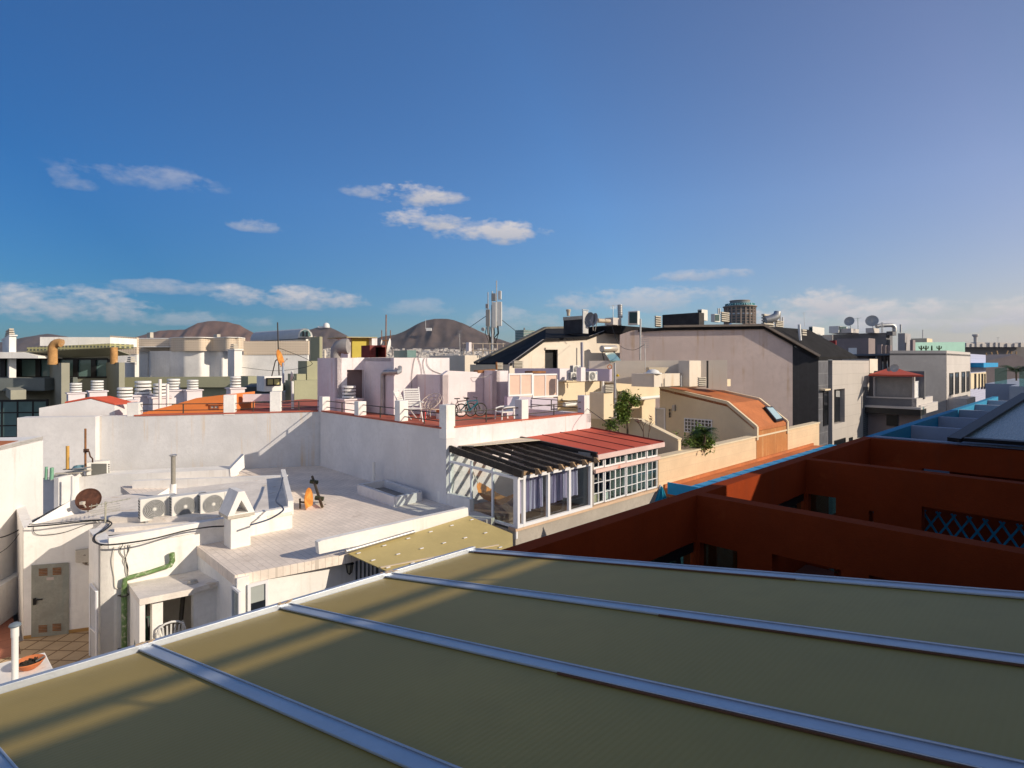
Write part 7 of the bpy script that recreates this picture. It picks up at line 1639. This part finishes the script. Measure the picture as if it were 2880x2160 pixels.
# dome roof lights
dm = thing('dome_skylight', 'pale plastic dome roof light on the stepped cream roof', 'skylight', D(*C(1955, 890), 27.4)); mb = MB(); mb.lathe([(.42, 0), (.42, .05), (.33, .06), (.25, .16), (.12, .21), (0, .22)], D(*C(1955, 895), 27.4), 20); mb.out('dome', PLASTW, dm, True)
mb = MB(); q = pf(28.5); mb.slab(q.pts(C(1920, 840), C(2092, 840), C(2055, 888), C(1935, 888)), V((0, .9, 0))); tag(mb.out('vent_hood', CREAM), 'cream slanted hood behind the dome roof light', 'hood')
mb = MB(); ring(mb, D(*C(1582, 835), 27.3), .10, .022); tag(mb.out('wall_ring', TERRA), 'small reddish hoop on the beige wall by the tall pipe', 'hoop')
mb = MB(); mb.lathe([(0, 0), (.07, .01), (.08, .07), (0, .14)], D(*C(1650, 920), 26.8), 12); tag(mb.out('yellow_lamp', mat('yellow plastic', (.65, .42, .03), .5), smooth=True), 'small yellow lamp on the cream parapet', 'lamp')
mb = MB(); mb.cbx(C(905, 0)[0], C(915, 0)[0], C(1030, 0)[0], C(0, 872)[1], C(0, 892)[1], 26, .5); tag(mb.out('rusty_tray', RUST), 'rusty tray lying above the frosted partition', 'tray')
# hall roof chimney tower and rooftop units on the right skyline
ct = thing('control_tower', 'slim grey tower with a wider top on the right skyline', 'tower', D(*E(1708, 650), 170)); mb = MB(); mb.lathe([(.8, 0), (.45, 1.0), (.42, 5.0), (.6, 5.4), (.78, 5.5), (.78, 5.95), (0, 6.0)], D(*E(1708, 655), 170)-UPV*2, 16); mb.out('shaft', GREYL, ct, True)
rnd = random.Random(55)
u0 = thing('rooftop_unit', 'grey rooftop unit in the row on the far dark hall', 'roof unit', (0, 0, 0), 'rooftop units along the dark hall'); mb = MB(); mb.box(V((-1.5, -1, 0)), X*2.6, Y*1.5, Z_*1.05); mb.out('casing', GREYL, u0)
put(u0, D(*E(1625, 650), 149), .2)
for x in (1680, 1730, 1790, 1865, 1925, 1968, 2045, 2120, 2185): dup(u0, D(*E(x, 650), 149), .2, None, (1, 1, rnd.uniform(.8, 1.2)))
dish('big grey dish on the slate roof block, smaller left one', D(*E(404, 385), 80), .65, (-.72, -.68, .25), ACG, True, mast=D(*E(415, 475), 80.5)); dish('big grey dish on the slate roof block, larger right one', D(*E(636, 382), 80), .80, (-.55, -.8, .25), ACG, True, mast=D(*E(650, 470), 80.5))
dish('two toned dish by the red tiled roof of the balcony house, front one', D(*E(872, 868), 44), .30, (-.75, -.65, .15), ACG, True, mast=D(*E(880, 905), 44.2)); dish('small dish behind the front dish on the balcony house', D(*E(816, 878), 44.5), .18, (-.9, -.4, .1), mat('dim dish', (.25, .25, .24), .6), False, mast=D(*E(820, 905), 44.7))
dk = thing('roof_duct', 'silver rooftop duct bending down beside the big dish', 'duct', D(*E(860, 480), 78)); mb = MB(); mb.tube([D(*E(680, 435), 79), D(*E(720, 425), 79), D(*E(840, 422), 79), D(*E(862, 432), 79), D(*E(870, 455), 79), D(*E(870, 490), 79)], .28, 14); mb.out('pipe', GALV, dk, True)
for xl, xc, xr, yt, yb, l in ((570, 650, 712, 450, 500, 'pale base block under the larger big dish'), (300, 420, 500, 455, 500, 'low rooftop machine between the two big dishes'), (785, 850, 888, 485, 525, 'dark duct box at the end of the silver duct')): blk('roof_machine', l, 'roof unit', xl, xc, xr, yt, yb, 79.5, GREYL if xl != 785 else GREYD)
for (x, y0, y1, l, r) in ((933, 500, 415, 'thin upright pipe right of the silver duct', .28), (735, 500, 392, 'left one of two thin rods beside the silver duct', .12), (748, 500, 392, 'right one of two thin rods beside the silver duct', .12), (1163, 560, 470, 'thin lightning rod above the mint wall', .15), (840, 890, 640, 'thin dark mast before the mauve roof piers', .12)): pole(l, D(*E(x, y0), 78), D(*E(x, y1), 78), r*.4, GALV if x != 840 else DARKM, 'rod', 'rod')
# dark red gate and white triangular awning between roofs
blk('red_shed', 'dark red shed side glimpsed between grey roofs', 'shed', 120, 260, 268, 580, 640, 78, mat('dark red shed', (.22, .02, .02), .7))
# teal office tower far behind
tt = thing('glass_tower', 'distant teal glass office tower behind the black roof', 'tower', D(*C(850, 590), 420)); blk('tower', 0, 0, 765, 838, 935, 515, 800, 420, TEALG, cr=C, parent=tt); blk('top', 0, 0, 838, 842, 850, 497, 516, 420, GREYD, cr=C, parent=tt)
for k in range(5): blk('floor_band', 0, 0, 764, 838, 936, 522+k*14, 525+k*14, 419.5, GREYL, cr=C, parent=tt)
# hotel tower with sign
ht_ = thing('hotel_tower', 'round brown hotel tower with a teal rooftop sign', 'tower', D(*Dc(1035, 410), 420)); cH = D(*Dc(1035, 410), 420); rH = .27125*148*420/FP
zH = lambda y: D(*Dc(1035, y), 420).z
def cyl(name, r, y0, y1, m, n=40): mb = MB(); mb.lathe([(r, zH(y1)-cH.z), (r, zH(y0)-cH.z)], cH, n); return mb.out(name, m, ht_, True)
HB = mat('brown hotel concrete', (.30, .24, .20), .9, .15, .2); HG = mat('hotel window band', (.10, .13, .14), .2, .3, .4)
cyl('core', rH*.93, 235, 900, HG)
for k in range(11):
    y = 240+k*28; cyl('floor_ring', rH*1.0, y, y+9, HB)
cyl('crown_ring', rH*1.12, 228, 238, HB); cyl('sign_band', rH*.98, 203, 229, mat('teal sign', (.02, .17, .20), .5)); cyl('top_drum', rH*.66, 172, 204, mat('grey drum', (.22, .24, .25), .8)); cyl('top_ring', rH*.68, 168, 176, HB)
mb = MB()
for k in range(20):
    a = 2*math.pi*k/20; p = cH+V((rH*math.cos(a), rH*math.sin(a), 0)); mb.box(V((p.x-.5, p.y-.5, 0)), X*1.0, Y*1.0, UPV*zH(240))
mb.out('piers', HB, ht_)
for k in range(7):
    mb = MB(); a = R(-172+k*20); p = cH+V((rH*.97*math.cos(a), rH*.97*math.sin(a), 0)); u = V((-math.sin(a), math.cos(a), 0)); mb.box(V((p.x, p.y, zH(318)))-u*1.6, u*3.2, V((math.cos(a), math.sin(a), 0))*-.6, UPV*(zH(296)-zH(318))); mb.out('lit_window', mat('pale window', (.55, .62, .66), .2), ht_)
fc = bpy.data.curves.new('lettering', 'FONT'); fc.body = 'AC HOTELS'; fc.size = 1; fc.extrude = .06; fc.align_x = 'CENTER'
fo = bpy.data.objects.new('lettering', fc); COL.objects.link(fo)
dg = bpy.context.evaluated_depsgraph_get(); me = bpy.data.meshes.new_from_object(fo.evaluated_get(dg)); bpy.data.objects.remove(fo, do_unlink=True)
wtx = max(v.co.x for v in me.vertices)-min(v.co.x for v in me.vertices); kx = 1.75/wtx
sgn = bpy.data.objects.new('lettering', me); COL.objects.link(sgn); sgn.parent = ht_
hl = (zH(203)-zH(229))*1.0
for v in me.vertices:
    a = R(-112)+v.co.x*kx; r = rH*.98+.5+v.co.z*3; v.co = V((r*math.cos(a), r*math.sin(a), zH(226)-cH.z+v.co.y*hl*1.1))
me.materials.append(mat('pale turquoise letters', (.45, .78, .80), .5))
# shore apartment blocks across the bay and hilltop radar dome
SH = [((.62, .55, .46), 936, 962, 984), ((.55, .40, .25), 962, 990, 1006), ((.66, .62, .58), 985, 1012, 990), ((.60, .58, .55), 938, 958, 1012), ((.24, .34, .42), 1012, 1036, 1000), ((.62, .60, .56), 958, 985, 1018), ((.58, .44, .28), 990, 1020, 1024), ((.64, .6, .56), 1018, 1040, 1030)]
for k, (c, xa, xb, yt) in enumerate(SH):
    dS = 1900+k*12; x0, x1 = 600+xa*.3255, 600+xb*.3255; a, b = D(x0, yt, dS), D(x1, yt, dS); t = thing('shore_apartment_block', ['tallest cream apartment block at the beach across the bay', 'ochre apartment block on the far beach', 'white apartment block behind the ochre one on the far beach', 'low pale block at the left of the far beach', 'blue grey glass block on the far beach', 'low white block in front of the ochre one', 'low tan block at the water edge', 'low white block at the right of the far beach'][k], 'apartment block', a, 'apartment blocks on the far shore')
    mb = MB(); mb.box(V((a.x, a.y, 0)), V((b.x-a.x, 0, 0)), V((0, 14, 0)), UPV*a.z); mb.out('wall', mat('shore wall', c, .9, .05, .1), t)
    for j in range(int(a.z/5)):
        mb = MB(); mb.box(V((a.x+1.5, a.y-.3, 3+j*5)), V((b.x-a.x-3, 0, 0)), V((0, .25, 0)), UPV*1.8); mb.out('window_band', mat('shore windows', (.12, .13, .14), .3), t)
mb = MB(); mb.quad(V((-1100, 1840, .2)), V((200, 1840, .2)), V((200, 2060, 3)), V((-1100, 2060, 3))); struct(mb, 'beach', mat('sand', (.34, .26, .17), 1, .1, .05))
rd = thing('radar_dome', 'small white radar dome on the middle hilltop', 'dome', D(918, 919, 4690)); q = D(918, 919, 4690); mb = MB(); mb.lathe([(26, -8), (26, 8), (22, 22), (12, 31), (0, 34)], q, 16); mb.out('dome', PLASTW, rd, True)
mb = MB(); mb.box(q+V((-70, 0, -10)), X*60, Y*20, Z_*14); mb.out('base_house', PLASTW, rd)
rs = thing('hilltop_station', 'pale buildings and a mast on the slope of the right hill', 'station', D(1205, 927, 3350)); q = D(1205, 926, 3560); mb = MB(); mb.box(q+V((-15, 0, -10)), X*34, Y*16, Z_*18); mb.out('house', PLASTW, rs); mb = MB(); mb.tube([D(1197, 926, 3560), D(1197, 898, 3560)], 1.6, 6); mb.out('mast', GALV, rs)
# wooden pergola glimpses and clutter on far right roof
ps = thing('roof_stakes', 'leaning wooden stakes on the roof of the grey gabled house', 'stakes', D(*E(1850, 770), 95)); rnd = random.Random(8)
for k in range(6):
    x = 1830+k*60; mb = MB(); mb.bar(D(*E(x, 770), 95), D(*E(x+rnd.uniform(-25, 35), 680+rnd.uniform(0, 30)), 95), .16); mb.out('stake', TIMBERL, ps)
mb = MB(); mb.lathe([(0, -.4), (.4, -.3), (.5, 0), (.4, .3), (0, .4)], D(*E(1910, 755), 94), 16); tag(mb.out('round_tank', GREYD, smooth=True), 'round grey water tank among the wooden stakes', 'tank')

cable('thin wire sagging from the end post of the red terrace to the cream house', [WF.at(C(1385, 1195)), D(*C(1480, 1262), 21.8), D(*C(1580, 1335), 21.6), D(*C(1665, 1400), 21.5)], .012)
cable('thin wire crossing from the stair block to the partition pillar', [SF.off(.05).at(C(170, 905)), D(*C(330, 925), 25.5), D(*C(480, 925), 25.3), D(*C(600, 880), 25.5)], .012, CABLEW)
cable('long slack wire between the television antenna and the black roof', [D(*C(1885, 640), 28), D(*C(1780, 690), 30), D(*C(1660, 640), 33), D(*C(1600, 480), 38)], .012)
cable('thin wire hanging before the white curved walls', [D(*A(2090, 470), 45.5), D(*A(2400, 500), 42), D(*A(2700, 440), 36), D(*B(560, 300), 34)], .016)
bush('terrace_shrub', 'broad leaved green shrub below the near red cross wall', UV(9.2, 2.3, -4.1), .5, 220, .34, LEAF, 44, (1, 1.4, .7), .4)
# ================================================================== HAZE over the bay
mb = MB(); mb.box(V((-12500, -6500, -2)), X*25000, Y*21000, Z_*400)
hz = bpy.data.materials.new('haze'); hz.use_nodes = True; nt = hz.node_tree; nt.nodes.clear()
o_ = nt.nodes.new('ShaderNodeOutputMaterial'); v_ = nt.nodes.new('ShaderNodeVolumePrincipled'); v_.inputs['Color'].default_value = (.80, .88, 1, 1); v_.inputs['Density'].default_value = .000032; v_.inputs['Anisotropy'].default_value = .2
nt.links.new(v_.outputs[0], o_.inputs['Volume'])
tag(mb.out('haze', hz), None, None, None, 'stuff')
